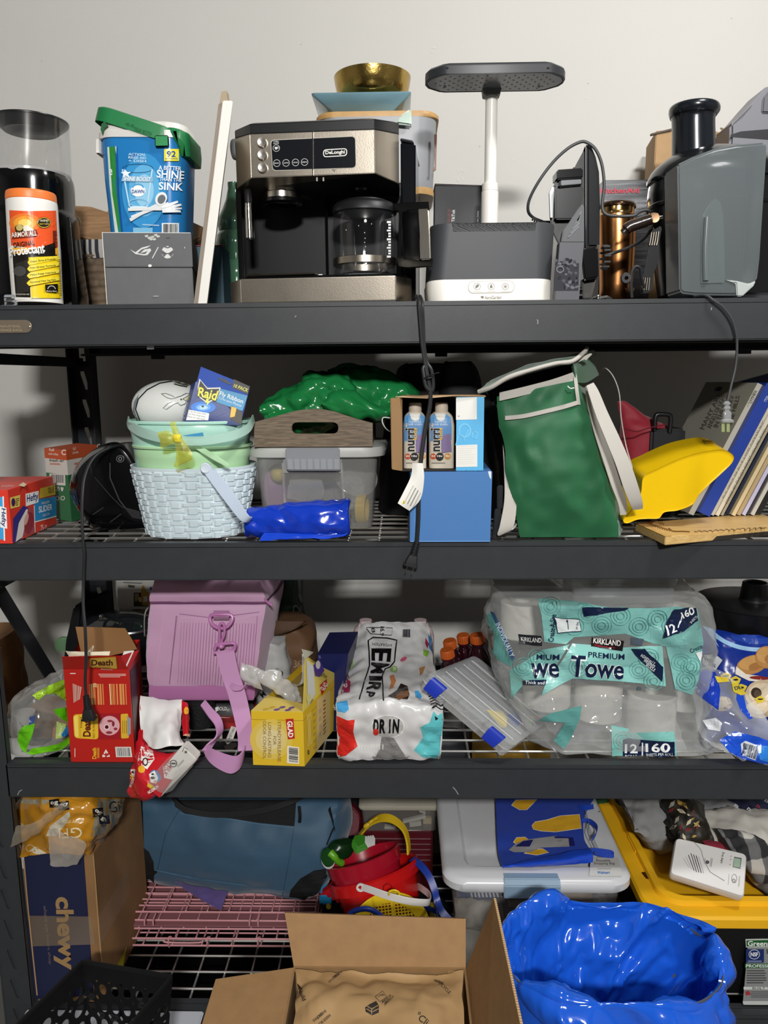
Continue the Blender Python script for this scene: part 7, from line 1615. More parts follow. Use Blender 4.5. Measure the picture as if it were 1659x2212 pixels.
# juice bottles
for i, (x, y, lab, Y, dx) in enumerate(((972, 1390, 'juice bottle with orange cap, upper left of four behind bottle pack', .33, 26), (966, 1410, 'juice bottle with orange cap, lowest and nearest of the four', .26, 30), (1001, 1378, 'juice bottle with orange cap, narrow one between two others', .38, 26), (1031, 1378, 'juice bottle with orange cap nearest the clear organizer, tallest', .33, 14))):
    t = T('juice_bottle', lab, 'bottle', 'orange capped juice bottles')
    c = at(x, y, Y); ax = V(-.12-.05*(i < 2), -.1, 1).normalized()
    k = .0165 if i != 3 else .018
    base_h = (c.z-Z3)/ax.z
    O('cap', [lathe(c, [(k*.98, -.012), (k, -.010), (k, .006), (k*.92, .0095), (0, .0095)], up=ax, n=26)]+[tube([c+ax*-.011+(lambda a: ax.orthogonal().normalized()*math.cos(a)+ax.cross(ax.orthogonal().normalized())*math.sin(a))(2*PI*j/20)*k, c+ax*.006+(lambda a: ax.orthogonal().normalized()*math.cos(a)+ax.cross(ax.orthogonal().normalized())*math.sin(a))(2*PI*j/20)*k], .0012, 5, 0) for j in range(20)], M('b3531c', .45), t)
    pr_ = [(k*1.7, -base_h+.012), (k*1.9, -base_h+.02), (k*1.9, -.075), (k*1.6, -.05), (k*1.05, -.026), (k*.85, -.02), (k*.85, -.012)]
    O('bottle_body', lathe(c, pr_, up=ax, n=28), M('25060f', .12, coat=.3), t)
    O('neck_ring', lathe(c, [(k*.9, -.016), (k*1.05, -.0155), (k*1.05, -.0135), (k*.9, -.013)], up=ax, n=26), M('3b0c18', .2), t)
# organizer
t = T('parts_organizer', 'clear compartment organizer case with two blue latches, leaning on a bottle pack', 'case')
OA, OD, OB = at(922, 1456, .03), at(1108, 1612, -.012), at(1028, 1414, .24)
OC = OB+(OD-OA)
e1, e2 = (OD-OA), (OB-OA)
nn = e1.cross(e2).normalized()
if nn.z < 0: nn = -nn
TH = .036
CO = CL('cfd2d3', .15, .35, .1)
def ol_(u, v, w): return OA+e1*u+e2*v-nn*TH*w
def rpl(w, i=0, r=.07):
    o = []
    for x, y in rrect(.5-i, .5-i, r, 4): o.append(ol_(.5+x, .5+y, w))
    return o
O('case_base', [loft([rpl(.5), rpl(.52), rpl(1, .012), rpl(1, .03)], c0=0)], CO, t)
O('case_lid', [loft([rpl(.5), rpl(.06), rpl(0, .015), rpl(.0, .05), rpl(.06, .06), rpl(.05, .2)])], CL('d9dcdd', .12, .35, .08), t)
O('lid_lip', [loft([rpl(.46, -.008), rpl(.54, -.008)], c0=0, c1=0)], CL('e9ebec', .5, .3, .2), t)
for v in (.22, .4, .58, .76): O('divider', prism([ol_(.06, v, .06), ol_(.94, v, .06), ol_(.94, v, .95), ol_(.06, v, .95)], e2.normalized()*.0014), CO, t)
for u in (.34, .66): O('divider', prism([ol_(u, .04, .08), ol_(u, .22, .08), ol_(u, .22, .95), ol_(u, .04, .95)], e1.normalized()*.0014), CO, t)
for k in range(5): O('lid_ridge', tube([ol_(.05, .1+.18*k, -.01), ol_(.95, .1+.18*k, -.01)], .001, 6, 0), CL('eef0f0', .5, .3, .2), t)
BL = M('1c34a8', .35)
fo = -e2.normalized()
for u0, u1 in ((.06, .22), (.74, .9)):
    O('latch', loft([[ol_(u0, 0, .06)+fo*.002+nn*.004, ol_(u1, 0, .06)+fo*.002+nn*.004, ol_(u1, .03, .0)+nn*.003, ol_(u0, .03, .0)+nn*.003], [ol_(u0, 0, .1)+fo*.006, ol_(u1, 0, .1)+fo*.006, ol_(u1, 0, .1), ol_(u0, 0, .1)], [ol_(u0+.01, 0, .85)+fo*.0075, ol_(u1-.01, 0, .85)+fo*.0075, ol_(u1-.01, 0, .85)+fo*.003, ol_(u0+.01, 0, .85)+fo*.003]]), BL, t, bev=.001)
O('front_rim', [prism([ol_(.3, 0, .45), ol_(.68, 0, .45), ol_(.68, 0, .9), ol_(.3, 0, .9)], fo*.004), prism([ol_(.36, 0, .3), ol_(.46, 0, .3), ol_(.46, 0, .42), ol_(.36, 0, .42)], fo*.005)], CO, t, bev=.001)
O('corner_foot', loft([rpl(.98, .015)[:6], ] and [[ol_(.93, -.01, .5), ol_(1.0, -.01, .5), ol_(1.01, .06, .5), ol_(.94, .06, .5)], [ol_(.93, -.01, 1.05), ol_(.99, -.01, 1.05), ol_(1.0, .06, 1.05), ol_(.94, .06, 1.05)]]), CO, t, bev=.003)
tag(O('yellow_feather', thick(crumple(sheet(grid([[ol_(.56, .3, .3), ol_(.62, .4, .3), ol_(.66, .5, .3)], [ol_(.66, .26, .35), ol_(.7, .34, .3), ol_(.74, .42, .3)], [ol_(.78, .24, .4), ol_(.8, .28, .4), ol_(.8, .32, .4)]], 4, 4)), .003, 60, 2), .0008), M('d9c25a', .6), None), 'pale yellow feather scrap inside the clear organizer', 'feather')
tag(O('blue_scrap', prism([ol_(.7, .5, .5), ol_(.86, .46, .5), ol_(.84, .62, .5), ol_(.72, .64, .5)], nn*.003), M('2c4fa8', .4), None), 'blue plastic scrap inside the clear organizer', 'scrap')
for i, (u, v, c_, l_) in enumerate(((.9, .62, 'd0486c', 'pink'), (.93, .72, '7ab03a', 'green'), (.9, .82, 'd9b52e', 'yellow'), (.95, .9, 'c03a3a', 'red'))): tag(O('hook_lure', [tube([ol_(u, v, .6), ol_(u-.05, v+.04, .5), ol_(u-.1, v+.02, .6)], [.002, .0035, .0015], 8, 4), tube([ol_(u-.1, v+.02, .6), ol_(u-.13, v+.03, .55), ol_(u-.13, v+.05, .6)], .0006, 5, 3)], M(c_, .35), None), l_+' little lure in the lower right of clear organizer', 'lure')
# paper towel pack
t = T('paper_towel_pack', 'torn-open clear pack of paper towels printed in teal and navy', 'paper towels')
tf = body(rowsB([(1641, 1326, 1508), (1625, 1240, 1513), (1600, 1180, 1512), (1560, 1130, 1500), (1520, 1104, 1496), (1470, 1082, 1508), (1420, 1066, 1518), (1360, 1054, 1521), (1310, 1056, 1518), (1280, 1062, 1500), (1262, 1072, 1480)], .20, .155+10, 3.4), 110, 12)
tf = crumple(crumple(tf, .016, 9, 6, 'fold'), .008, 24, 3, 'crisp')
O('clear_film', tf, CL('e6e9e8', .15, .5, .06), t, ang=60)
PT = M('cfccc2', .8, bump=(220, .4), var=(40, .05))
def roll(x, y, Y, w, h, nm='paper_roll'):
    c = at(x, y, Y); return O(nm, lathe(c, [(.008, .0), (w-.003, 0), (w, .003), (w, h-.003), (w-.003, h), (.02, h), (.02, h-.05), (0, h-.05)], n=40), PT, t)
for x, y, Y in ((1128, 1372, .20), (1236, 1380, .24), (1345, 1384, .24), (1452, 1384, .22)): roll(x, y, Y, .052, .085)
for x, y, Y in ((1180, 1520, .2), (1290, 1545, .19), (1404, 1580, .16), (1470, 1520, .24)): roll(x, y, Y, .056, .1)
O('inner_film', thick(crumple(sheet(grid([[at(*p) for p in r] for r in (((1150, 1520, .09), (1240, 1500, .08), (1350, 1500, .08), (1460, 1520, .09)), ((1180, 1570, .07), (1250, 1560, .055), (1350, 1555, .05), (1470, 1570, .07)), ((1215, 1615, .06), (1270, 1610, .04), (1340, 1625, .03), (1490, 1620, .05)))], 10, 8)), .016, 20, 4, 'fold'), .0004), CL('eef0ef', .06, .4, .05), t, ang=60)
lb = Pr(t, tf, 'film_print', step=6, off=.003, rough=.22)
TE, TL2, NV_ = '7fbab3', '5f9c96', '14213f'
lb.poly([(1162, 1294), (1240, 1300), (1320, 1312), (1400, 1314), (1460, 1310), (1506, 1318), (1502, 1366), (1460, 1384), (1405, 1388), (1350, 1368), (1300, 1372), (1240, 1376), (1222, 1392), (1176, 1386), (1170, 1330)], TE)
lb.poly([(1405, 1330), (1506, 1318), (1518, 1386), (1480, 1402), (1440, 1396), (1405, 1388)], TE)
lb.poly([(1101, 1448), (1174, 1402), (1216, 1396), (1230, 1392), (1205, 1432), (1178, 1480), (1136, 1472), (1106, 1510)], TE)
lb.poly([(1236, 1390), (1348, 1398), (1430, 1394), (1438, 1482), (1350, 1472), (1290, 1468), (1236, 1464), (1170, 1502), (1180, 1470), (1216, 1424)], '8cc8c0')
lb.poly([(1438, 1396), (1480, 1400), (1518, 1386), (1508, 1470), (1494, 1500), (1458, 1488)], TE)
lb.poly([(1320, 1566), (1358, 1574), (1356, 1582), (1456, 1580), (1462, 1642), (1322, 1643)], '84c4bc')
lb.poly([(1054, 1330), (1062, 1322), (1112, 1424), (1104, 1440), (1070, 1420), (1056, 1380)], TL2)
for (x, y) in ((1190, 1310), (1212, 1350), (1270, 1326), (1300, 1350), (1340, 1330), (1380, 1352), (1420, 1336), (1450, 1352), (1250, 1440), (1380, 1446), (1400, 1420), (1470, 1430), (1490, 1440), (1130, 1440), (1160, 1420), (1345, 1600), (1240, 1352), (1412, 1470), (1480, 1468)):
    for r_ in (20, 14, 8): lb.oval(x, y, r_*1.1, r_, 1.3, '619f98', 16)
lb.poly([(1061, 1320), (1070, 1324), (1112, 1420), (1108, 1428)], '3a5a82').txt('INDIVIDUALLY', 1092, 1382, 78, 10, 'c9d6e0', -66, .01)
lb.poly([(1120, 1369), (1170, 1373), (1172, 1394), (1122, 1391)], '23262e').txt('KIRKLAND', 1148, 1381, 44, 10, 'dcdcd8', -3, .02)
lb.poly([(1258, 1310), (1358, 1312), (1350, 1318), (1262, 1330)], NV_)
lb.poly([(1278, 1376), (1348, 1384), (1344, 1406), (1276, 1396)], '1a1315').txt('KIRKLAND', 1311, 1386, 60, 12, 'efece6', -6, .02).txt('Signature', 1305, 1396, 46, 6, 'a8232c', -6, .01, .2)
lb.poly([(1362, 1376), (1390, 1380), (1386, 1394), (1362, 1392)], '4a5560')
for ln in ((1362, 1400), (1430, 1480)):
    pass
lb.poly([(1363, 1399), (1390, 1400), (1432, 1440), (1430, 1472), (1372, 1412)], NV_)
for k, s_ in enumerate(('INDIVIDUALLY', 'WRAPPED', 'ROLLS')): lb.txt(s_, 1398+k*3, 1422+k*9, 34-k*6, 6.5, 'eef2f2', -36, .01)
lb.poly([(1452, 1316), (1500, 1312), (1502, 1340), (1470, 1366), (1432, 1376), (1436, 1350)], NV_).txt('12', 1448, 1358, 22, 20, 'f0f2f2', 22, .02).txt('/', 1466, 1342, 8, 26, 'f0f2f2', 0).txt('160', 1481, 1324, 28, 15, 'f0f2f2', 25, .02).txt('SHEETS', 1494, 1338, 20, 5, 'd0d6da', 50)
lb.txt('PREMIUM', 1309, 1416, 78, 12, NV_, -3, .01)
for w_, c_, d in ((.05, 'eaf4f2', 0), (.02, NV_, 0)): lb.txt('Towels'[:4], 1290, 1441, 114, 44, c_, -4, w_)
lb.txt('MIUM', 1184, 1418, 50, 12, NV_, 0, .01)
for w_, c_ in ((.05, 'eaf4f2'), (.02, NV_)): lb.txt('we', 1177, 1447, 62, 34, c_, 0, w_)
lb.poly([(1131, 1469), (1180, 1468), (1178, 1480), (1130, 1478)], NV_).txt('Thick and', 1156, 1474, 40, 7, 'eef2f2', -3)
lb.txt('Create-A-Size', 1193, 1356, 60, 12, NV_, 84, .02).poly([(1197, 1332), (1250, 1336), (1255, 1362), (1204, 1366)], 'dfe5e4').line([(1197, 1332), (1250, 1336), (1255, 1362), (1204, 1366), (1197, 1332)], 1.6, NV_).line([(1224, 1338), (1226, 1358)], 1.6, NV_).poly([(1221, 1342), (1224, 1335), (1227, 1342)], NV_).txt('or size', 1246, 1350, 16, 5, '3a4a5a', 80)
lb.txt('Create', 1502, 1400, 30, 10, NV_, 25, .01).poly([(1500, 1410), (1516, 1404), (1510, 1430)], 'e3e8e6')
lb.poly([(1344, 1597), (1356, 1594), (1455, 1602), (1456, 1634), (1345, 1640)], NV_).txt('12', 1362, 1616, 28, 20, 'f0f2f2', 0, .025).txt('|', 1387, 1618, 2.5, 30, 'f0f2f2').txt('160', 1420, 1614, 52, 20, 'f0f2f2', 0, .025).txt('SHEETS PER ROLL', 1424, 1629, 58, 6, 'd6dde0', 2, .01).txt('ROLLS', 1362, 1632, 26, 5, 'd6dde0')
lb.poly([(1162, 1556), (1190, 1540), (1256, 1524), (1252, 1552), (1230, 1600), (1218, 1617), (1196, 1600), (1220, 1560)], TL2)
lb.poly([(1376, 1482), (1384, 1484), (1384, 1490), (1374, 1490)], '4a5a60')
lb.done()
# clear deli container
t = T('deli_container', 'clear plastic container upside down on top of the paper towel pack', 'container')
yb = .10
def dr(y, xl, xr): 
    a, b = at(xl, y, yb), at(xr, y, yb); w = (b-a).length/2; return rr3((a+b)/2+V(0, .07, 0), X_, Y_, w, .07, .02, 6)
DC = CL('9aa0a2', .25, .35, .08)
O('container_wall', loft([dr(1312, 1243, 1460), dr(1262, 1239, 1464), dr(1200, 1236, 1467)], c0=1, c1=0), DC, t)
O('rim', loft([dr(1266, 1237, 1467), dr(1258, 1235, 1470), dr(1250, 1237, 1467)], c0=0, c1=0), CL('b5babb', .5, .3, .12), t)
# bundt pan
t = T('bundt_pan', 'dark grey fluted ring cake pan above the blue cookie bag', 'pan')
c = at(1629, 1300, .27); zc_ = c.z
L = []
for r, h in ((.095, -.066), (.112, -.06), (.128, -.02), (.132, .0), (.136, .002), (.132, .004), (.06, .004), (.046, .006)):
    L.append([V(c.x+math.cos(a)*r*(1+(.03 if h < -.0 else 0)*math.cos(14*a)), .27+math.sin(a)*r*(1+(.03 if h < 0 else 0)*math.cos(14*a))*.95, zc_+h) for a in [2*PI*k/112 for k in range(112)]])
O('pan_body', loft(L), M('1d1d1f', .35, m=.5), t)
O('centre_tube', lathe(V(c.x, .27, zc_+.004), [(.04, 0), (.033, .006), (.031, .03), (.029, .044), (.026, .046), (.022, .044), (.021, .03), (0, .02)], n=40), M('2c2b2c', .3, m=.6), t)
O('pan_stand', lathe(V(c.x, .27, Z3), [(.1, 0), (.1, zc_-Z3-.066)], n=24), M('26262a', .5), t)
# cookie bag
t = T('cookie_bag', 'blue cookie bag with pictures of biscuits below the ring cake pan', 'bag')
ck = sheet(grid([[at(*p) for p in r] for r in (((1518, 1352, .19), (1560, 1362, .17), (1610, 1372, .16), (1690, 1376, .16)), ((1514, 1420, .16), (1560, 1425, .12), (1610, 1430, .11), (1690, 1430, .12)), ((1516, 1490, .14), (1560, 1495, .10), (1610, 1500, .09), (1690, 1500, .10)), ((1520, 1560, .13), (1565, 1570, .09), (1615, 1580, .08), (1690, 1580, .09)), ((1530, 1610, .12), (1570, 1618, .1), (1615, 1622, .09), (1690, 1625, .1)))], 9, 9))
ck = crumple(crumple(ck, .007, 16, 3, 'fold'), .003, 44, 2, 'crisp')
O('bag_film', thick(ck, .05 if False else .001), M('15318f', .25, coat=.3), t, ang=60)
lb = Pr(t, ck, 'film_print', step=7, off=.0014, rough=.3)
lb.oval(1640, 1330, 120, 78, 9, '9cc4e6', 32, 180, 300).poly([(1575, 1374), (1640, 1372), (1665, 1376), (1665, 1392), (1620, 1392), (1585, 1382)], '22419c')
for x, y, rx, ry, a in ((1624, 1436, 34, 20, 15), (1655, 1420, 24, 24, 0)): lb.ell(x, y, rx, ry, 'b8864c', a).ell(x-2, y-4, rx*.8, ry*.7, 'c99a5c', a).ell(x+6, y+4, rx*.4, ry*.4, 'a87440', a)
lb.poly([(1590, 1440), (1610, 1456), (1655, 1462), (1660, 1474), (1616, 1470), (1588, 1456)], 'e6e0d4').ell(1640, 1464, 22, 4, '8a2a26', -3)
for x, y, rx, ry in ((1648, 1500, 40, 32), (1640, 1530, 30, 20), (1560, 1520, 22, 16)): lb.ell(x, y, rx, ry, 'c9b292').ell(x-3, y-3, rx*.75, ry*.7, 'd9c8ac')
lb.ell(1632, 1496, 11, 12, '3a2f26', 20).ell(1634, 1498, 8, 9, '5a4a3c', 20)
lb.poly([(1514, 1416), (1546, 1412), (1562, 1426), (1548, 1448), (1528, 1442), (1514, 1426)], 'cfd2d6').line([(1514, 1416), (1546, 1412), (1562, 1426), (1548, 1448)], 2, '1a2750').txt('Nest', 1530, 1424, 24, 10, '1a2750', -20, .02).txt('TOLL', 1540, 1436, 16, 6, '1a2750', -20)
for x, y in ((1568, 1462), (1588, 1470), (1640, 1512), (1600, 1486)): lb.poly([(x-12, y-4), (x, y-10), (x+12, y-4), (x+8, y+5), (x-6, y+8)], 'd9c03a').ell(x, y-2, 6, 2, '26262a')
lb.done()
# clear and blue film bag
t = T('clear_blue_bag', 'crumpled clear bag with blue printed ends in front of cookie bag', 'bag')
cb_ = sheet(grid([[at(*p) for p in r] for r in (((1500, 1446, .10), (1530, 1440, .08), (1560, 1452, .07), (1600, 1480, .06), (1640, 1520, .05)), ((1496, 1510, .09), (1530, 1500, .06), (1570, 1520, .04), (1615, 1540, .03), (1670, 1560, .03)), ((1500, 1560, .07), (1535, 1570, .04), (1575, 1580, .02), (1620, 1585, .01), (1680, 1590, .01)), ((1516, 1596, .04), (1545, 1612, .012), (1585, 1625, -.002), (1630, 1630, -.006), (1685, 1640, -.004)), ((1540, 1604, .02), (1570, 1622, .0), (1610, 1638, -.008), (1650, 1652, -.01), (1690, 1662, -.008)))], 8, 9))
cb_ = crumple(crumple(cb_, .014, 14, 5, 'fold'), .006, 36, 3, 'crisp')
O('film', thick(cb_, .0006), CL('e6e9ec', .10, .5, .05), t, ang=60)
lb = Pr(t, cb_, 'film_print', step=6, off=.0014, rough=.2)
lb.poly([(1502, 1458), (1522, 1446), (1546, 1452), (1556, 1490), (1552, 1534), (1530, 1518), (1504, 1498)], '1738a8').poly([(1553, 1598), (1588, 1580), (1640, 1592), (1668, 1604), (1668, 1654), (1630, 1650), (1580, 1630)], '1d4fc4').poly([(1600, 1606), (1610, 1600), (1641, 1612), (1632, 1642), (1602, 1632)], 'dfe4ea').bars(quad(1606, 1604, 1640, 1614, 1633, 1640, 1601, 1630), 14, '23304a', 6).poly([(1592, 1496), (1606, 1502), (1612, 1530), (1626, 1552), (1618, 1554), (1600, 1534), (1590, 1510)], '1c45b8').poly([(1580, 1474), (1604, 1466), (1620, 1476), (1616, 1498), (1600, 1502), (1584, 1494)], 'c9b434').txt('DELI', 1597, 1484, 22, 8, '23304a', 15, .02).poly([(1544, 1460), (1570, 1464), (1576, 1472), (1550, 1474)], 'd9c03a').poly([(1635, 1610), (1668, 1612), (1668, 1648), (1640, 1640)], '2f7fd8').txt('ES', 1508, 1490, 14, 6, 'c9d2ea', -60)
lb.poly([(1518, 1556), (1546, 1550), (1560, 1562), (1556, 1580), (1530, 1576)], 'dfe2e6')
lb.done()
# ------------------------------------------------------------------ lowest shelf
KB = M('8a6640', .75, var=(18, .08)); KBD = M('5f4229', .8, var=(18, .1)); NAVY = M('161b3c', .6)
t = T('pet_store_box', 'tall brown box with navy front panel and tan lettering, below the gold puppy pad bag', 'box')
a, b = V(-.862, .02, Z4), V(at(206, 1900, .02).x, .02, Z4)
zt_ = at(120, 1842, .02).z
bb = box8(a, b, b+V(.01, .29, 0), a+V(.01, .29, 0), V(0, 0, zt_-Z4))
O('carton', bb, KB, t, bev=.002)
lb = Pr(t, (a.copy(), Y_), 'front_print', off=.0008, rough=.6)
lb.poly([(52, 1844), (181, 1844), (188, 1940), (199, 2090), (203, 2150), (76, 2158), (62, 2030)], NAVY)
TN = '9a7a4e'
lb.tq('chewy', quad(158, 1937, 166, 2095, 118, 2095, 108, 1937), TN, .035)
lb.tq('where pet lovers shop', quad(101, 1955, 112, 2082, 105, 2083, 91, 1956), '6b5c55', 0)
lb.done()
TPE = CL('b59a72', .10, .2, .25)
O('packing_tape', [prism([at(60, 1978, .0188), at(196, 1980, .0188), at(206, 2040, .0188), at(70, 2044, .0188)], V(0, -.0003, 0)), prism([V(b.x+.0008, .019, at(200, 1980, .02).z), V(b.x+.006, .2, at(200, 1980, .02).z), V(b.x+.006, .2, at(200, 2040, .02).z), V(b.x+.0008, .019, at(200, 2040, .02).z)], V(.0003, 0, 0))], TPE, t)
O('corner_crease', [tube([V(b.x, .0195, zt_-.005), V(b.x+.0005, .0185, zt_-.1), V(b.x-.001, .019, zt_-.2), V(b.x+.0006, .0185, Z4+.05)], .0016, 6, 3), tube([V(a.x, .0195, zt_-.02), V(a.x-.001, .0185, zt_-.15), V(a.x, .019, Z4+.02)], .0016, 6, 3)], M('a98558', .8), t)
# puppy pad bag on the box
t = T('puppy_pad_bag', 'torn gold and clear bag of puppy pads on top of navy-fronted box', 'bag')
pp = sheet(grid([[at(*p) for p in r] for r in (((34, 1715, .09), (90, 1715, .03), (150, 1715, .01), (215, 1715, .04), (272, 1715, .14)), ((32, 1752, .07), (90, 1750, .0), (150, 1750, -.015), (210, 1750, .01), (264, 1756, .12)), ((34, 1790, .06), (92, 1790, -.01), (150, 1790, -.02), (205, 1790, .0), (244, 1788, .10)), ((38, 1825, .04), (96, 1824, -.012), (150, 1825, -.022), (198, 1822, -.004), (220, 1820, .07)), ((40, 1851, .01), (96, 1846, -.008), (145, 1848, -.02), (184, 1846, -.004), (198, 1838, .04)))], 9, 9))
pp = crumple(crumple(pp, .010, 17, 3, 'fold'), .004, 48, 2, 'crisp')
O('bag_film', thick(pp, .0008), M('b07a1e', .22, coat=.4), t, ang=60)
lb = Pr(t, pp, 'film_print', step=6, off=.0016, rough=.25)
lb.poly([(40, 1726), (112, 1728), (98, 1738), (60, 1737), (42, 1733)], '9a927a').poly([(212, 1726), (268, 1726), (262, 1756), (238, 1800), (216, 1822), (196, 1806), (206, 1760)], '7f7a6a').poly([(108, 1785), (150, 1752), (152, 1762), (138, 1786), (120, 1806), (100, 1806)], 'b5ad9a').poly([(64, 1838), (76, 1828), (100, 1842), (104, 1850), (84, 1848)], 'c9bfa8')
for x, y, a_ in ((118, 1737, 4), (138, 1742, 8), (211, 1756, -28), (224, 1772, -32)): lb.poly([(x-12, y-9), (x+10, y-11), (x+12, y+7), (x-10, y+8)], '17161a').txt('go' if a_ > 5 or a_ < -30 else 'og', x, y-1, 16, 9, 'cfcabf', a_, .03)
for x, y in ((133, 1744), (222, 1782)): lb.ell(x, y, 5, 4, '5c5854')
lb.txt('PUPPY GRN', 158, 1774, 44, 7, 'd9c9a0', 181).txt('PADS', 45, 1781, 14, 7, 'd9c9a0', 180).txt('GFI', 152, 1799, 50, 22, 'd9c9a0', 182, 0).oval(66, 1832, 9, 8, 1.2, 'd9c9a0').txt('Gill', 252, 1742, 34, 24, '26262a', 8, 0)
lb.done()
CF = CL('d9ccb4', .05, .3, .06)
O('torn_film', thick(crumple(sheet(grid([[at(*p) for p in r] for r in (((24, 1829, -.01), (60, 1812, -.035), (110, 1770, -.04), (150, 1742, -.035)), ((34, 1800, -.02), (70, 1798, -.04), (112, 1762, -.045), (146, 1734, -.04)), ((36, 1785, .0), (72, 1778, -.03), (112, 1752, -.035), (140, 1730, -.03)))], 8, 6)), .007, 30, 3, 'fold'), .0004), CF, t, ang=60)
O('torn_film', thick(crumple(sheet(grid([[at(*p) for p in r] for r in (((104, 1795, -.03), (118, 1790, -.035), (135, 1800, -.03)), ((104, 1835, -.03), (140, 1836, -.036), (186, 1822, -.02)), ((108, 1868, -.028), (136, 1872, -.03), (166, 1869, -.02)))], 8, 7)), .006, 36, 4, 'fold'), .0004), CL('dcd3c4', .16, .35, .1), t, ang=60)
# folded wire crate
CP = M('c98f94', .35, spec=.5)
t = T('folded_wire_crate', 'folded pink wire dog crate lying flat under the blue duffel', 'crate')
cx0, cx1, cy0, cy1 = -.742, -.215, .195, .47
def wpanel(z, x0, x1, y0, y1, nx, ny, r=.0021, dz=.0):
    S = []
    for k in range(ny+1):
        y = y0+(y1-y0)*k/ny; S.append(tube([V(x0, y, z+dz*k/ny), V(x1, y, z+dz*k/ny)], r*(1.25 if k in (0, ny) else 1), 6, 0))
    for k in range(nx+1):
        x = x0+(x1-x0)*k/nx; S.append(tube([V(x, y0, z+r*1.6), V(x, y1, z+dz+r*1.6)], r*(1.25 if k in (0, nx) else 1), 6, 0))
    return S
for i, (z, dx, nx, ny) in enumerate(((.130, -.004, 7, 6), (.150, .004, 10, 7), (.166, 0, 9, 8), (.184, .006, 10, 7), (.202, .01, 9, 9))):
    O('wire_panel', wpanel(z, cx0+dx, cx1-dx, cy0+.008*i*(i > 1), cy1-.006*i, nx, ny), CP, t)
for x in (cx0, cx1): O('end_hoop', [tube([V(x, cy0, .130), V(x-.003, cy0-.002, .168), V(x, cy0, .2)], .0024, 6, 3), tube([V(x, cy1, .130), V(x, cy1, .2)], .0024, 6, 0)], CP, t)
for x in (-.60, -.50, -.37, -.27):
    O('door_hook', [tube([V(x, cy0-.004, .128), V(x, cy0-.010, .142), V(x, cy0-.004, .156), V(x+.004, cy0+.004, .152)], .002, 6, 4)], CP, t)
O('latch_bar', [tube([V(-.61, cy0-.006, .152), V(-.605, cy0-.008, .145), V(-.52, cy0-.008, .145), V(-.512, cy0-.006, .153)], .0024, 6, 3)], CP, t)
for x in (-.66, -.39): O('hinge_clip', [tube([V(x+d, cy0+.02, .206), V(x+d, cy0-.002, .204), V(x+d, cy0-.003, .19)], .002, 6, 2) for d in (0, .022)], CP, t)
O('tray_pan', bx(cx0+.02, cx1-.02, cy0+.012, cy1-.02, .174, .178), M('8a5a5f', .5), t)
zc = .2065
# blue duffel on the crate
BD = M('2f5068', .6, sheen=.3, bump=(800, .12), var=(7, .07)); BDK = M('0c0d0e', .75)
t = T('blue_duffel', 'slate blue duffel bag with black corner patches on the folded pink crate', 'duffel bag')
def crs2(L_, R_, dp, bul=0, n=24):
    A_, B_ = at(*L_), at(*R_); C_, D_ = B_+V(.03, dp, 0), A_+V(-.02, dp, 0)
    return [A_+(B_-A_)*(i/n)+V(0, -bul*math.sin(PI*i/n), 0) for i in range(n+1)]+[B_+(C_-B_)*(i/6)+V(bul*math.sin(PI*i/6), 0, 0) for i in range(1, 7)]+[C_+(D_-C_)*(i/n) for i in range(1, n+1)]+[D_+(A_-D_)*(i/6)-V(bul*math.sin(PI*i/6), 0, 0) for i in range(1, 6)]
dl_ = [crs2((318, 1902, .34), (650, 1950, .27), .14), crs2((292, 1888, .325), (686, 1925, .255), .16, .008), crs2((283, 1830, .325), (706, 1880, .25), .17, .02), crs2((285, 1780, .335), (718, 1810, .27), .17, .022), crs2((287, 1738, .35), (727, 1740, .31), .16, .012), crs2((296, 1715, .37), (722, 1712, .34), .14, .0)]
for p in dl_[0]: p.z = max(p.z, zc+.002)
df = crumple(crumple(smooth_loft(dl_, 8), .013, 8, 5, 'fold'), .003, 30, 3, 'soft')
for i, p in enumerate(df[0]): p.z = max(p.z, zc+.001)
O('bag_body', df, BD, t, ang=60)
lb = Pr(t, df, 'patches', step=9, off=.002, rough=.75, spec=.2)
lb.poly([(278, 1818), (300, 1822), (322, 1840), (332, 1862), (333, 1906), (312, 1900), (288, 1880)], BDK).poly([(622, 1947), (628, 1922), (648, 1898), (678, 1880), (704, 1876), (706, 1892), (690, 1925), (664, 1950), (640, 1952)], BDK)
lb.poly([(376, 1728), (640, 1728), (636, 1785), (560, 1778), (500, 1768), (440, 1764), (400, 1758), (378, 1742)], M('0e0f11', .8, bump=(500, .6), bk='voronoi'))
lb.line([(390, 1757), (440, 1765), (500, 1770), (560, 1780), (634, 1787)], 1.5, '4d7087').line([(340, 1880), (358, 1800), (392, 1740)], 1.2, '27455a').line([(634, 1790), (626, 1850), (610, 1935)], 1.2, '27455a').line([(334, 1878), (420, 1896), (520, 1910), (614, 1924)], 2, '4c728a')
lb.done()
O('carry_handle', ribbon(px([(372, 1720, .30), (400, 1748, .285), (470, 1760, .28), (560, 1752, .27), (620, 1735, .27), (655, 1718, .28)]), V(0, .006, .014), .005), BDK, t)
O('zip_pull', [tube(px([(646, 1742, .268), (648, 1762, .262), (647, 1776, .262)]), .004, 8, 2), lathe(at(648, 1763, .258), [(.002, 0), (.002, .001)], up=Y_, n=8)], M('151618', .4), t)
O('end_strap', ribbon(px([(712, 1745, .30), (724, 1790, .29), (708, 1820, .27), (720, 1790, .26)]), V(.004, .02, 0), .003), BDK, t)
PU = M('5b4a82', .6, sheen=.2)
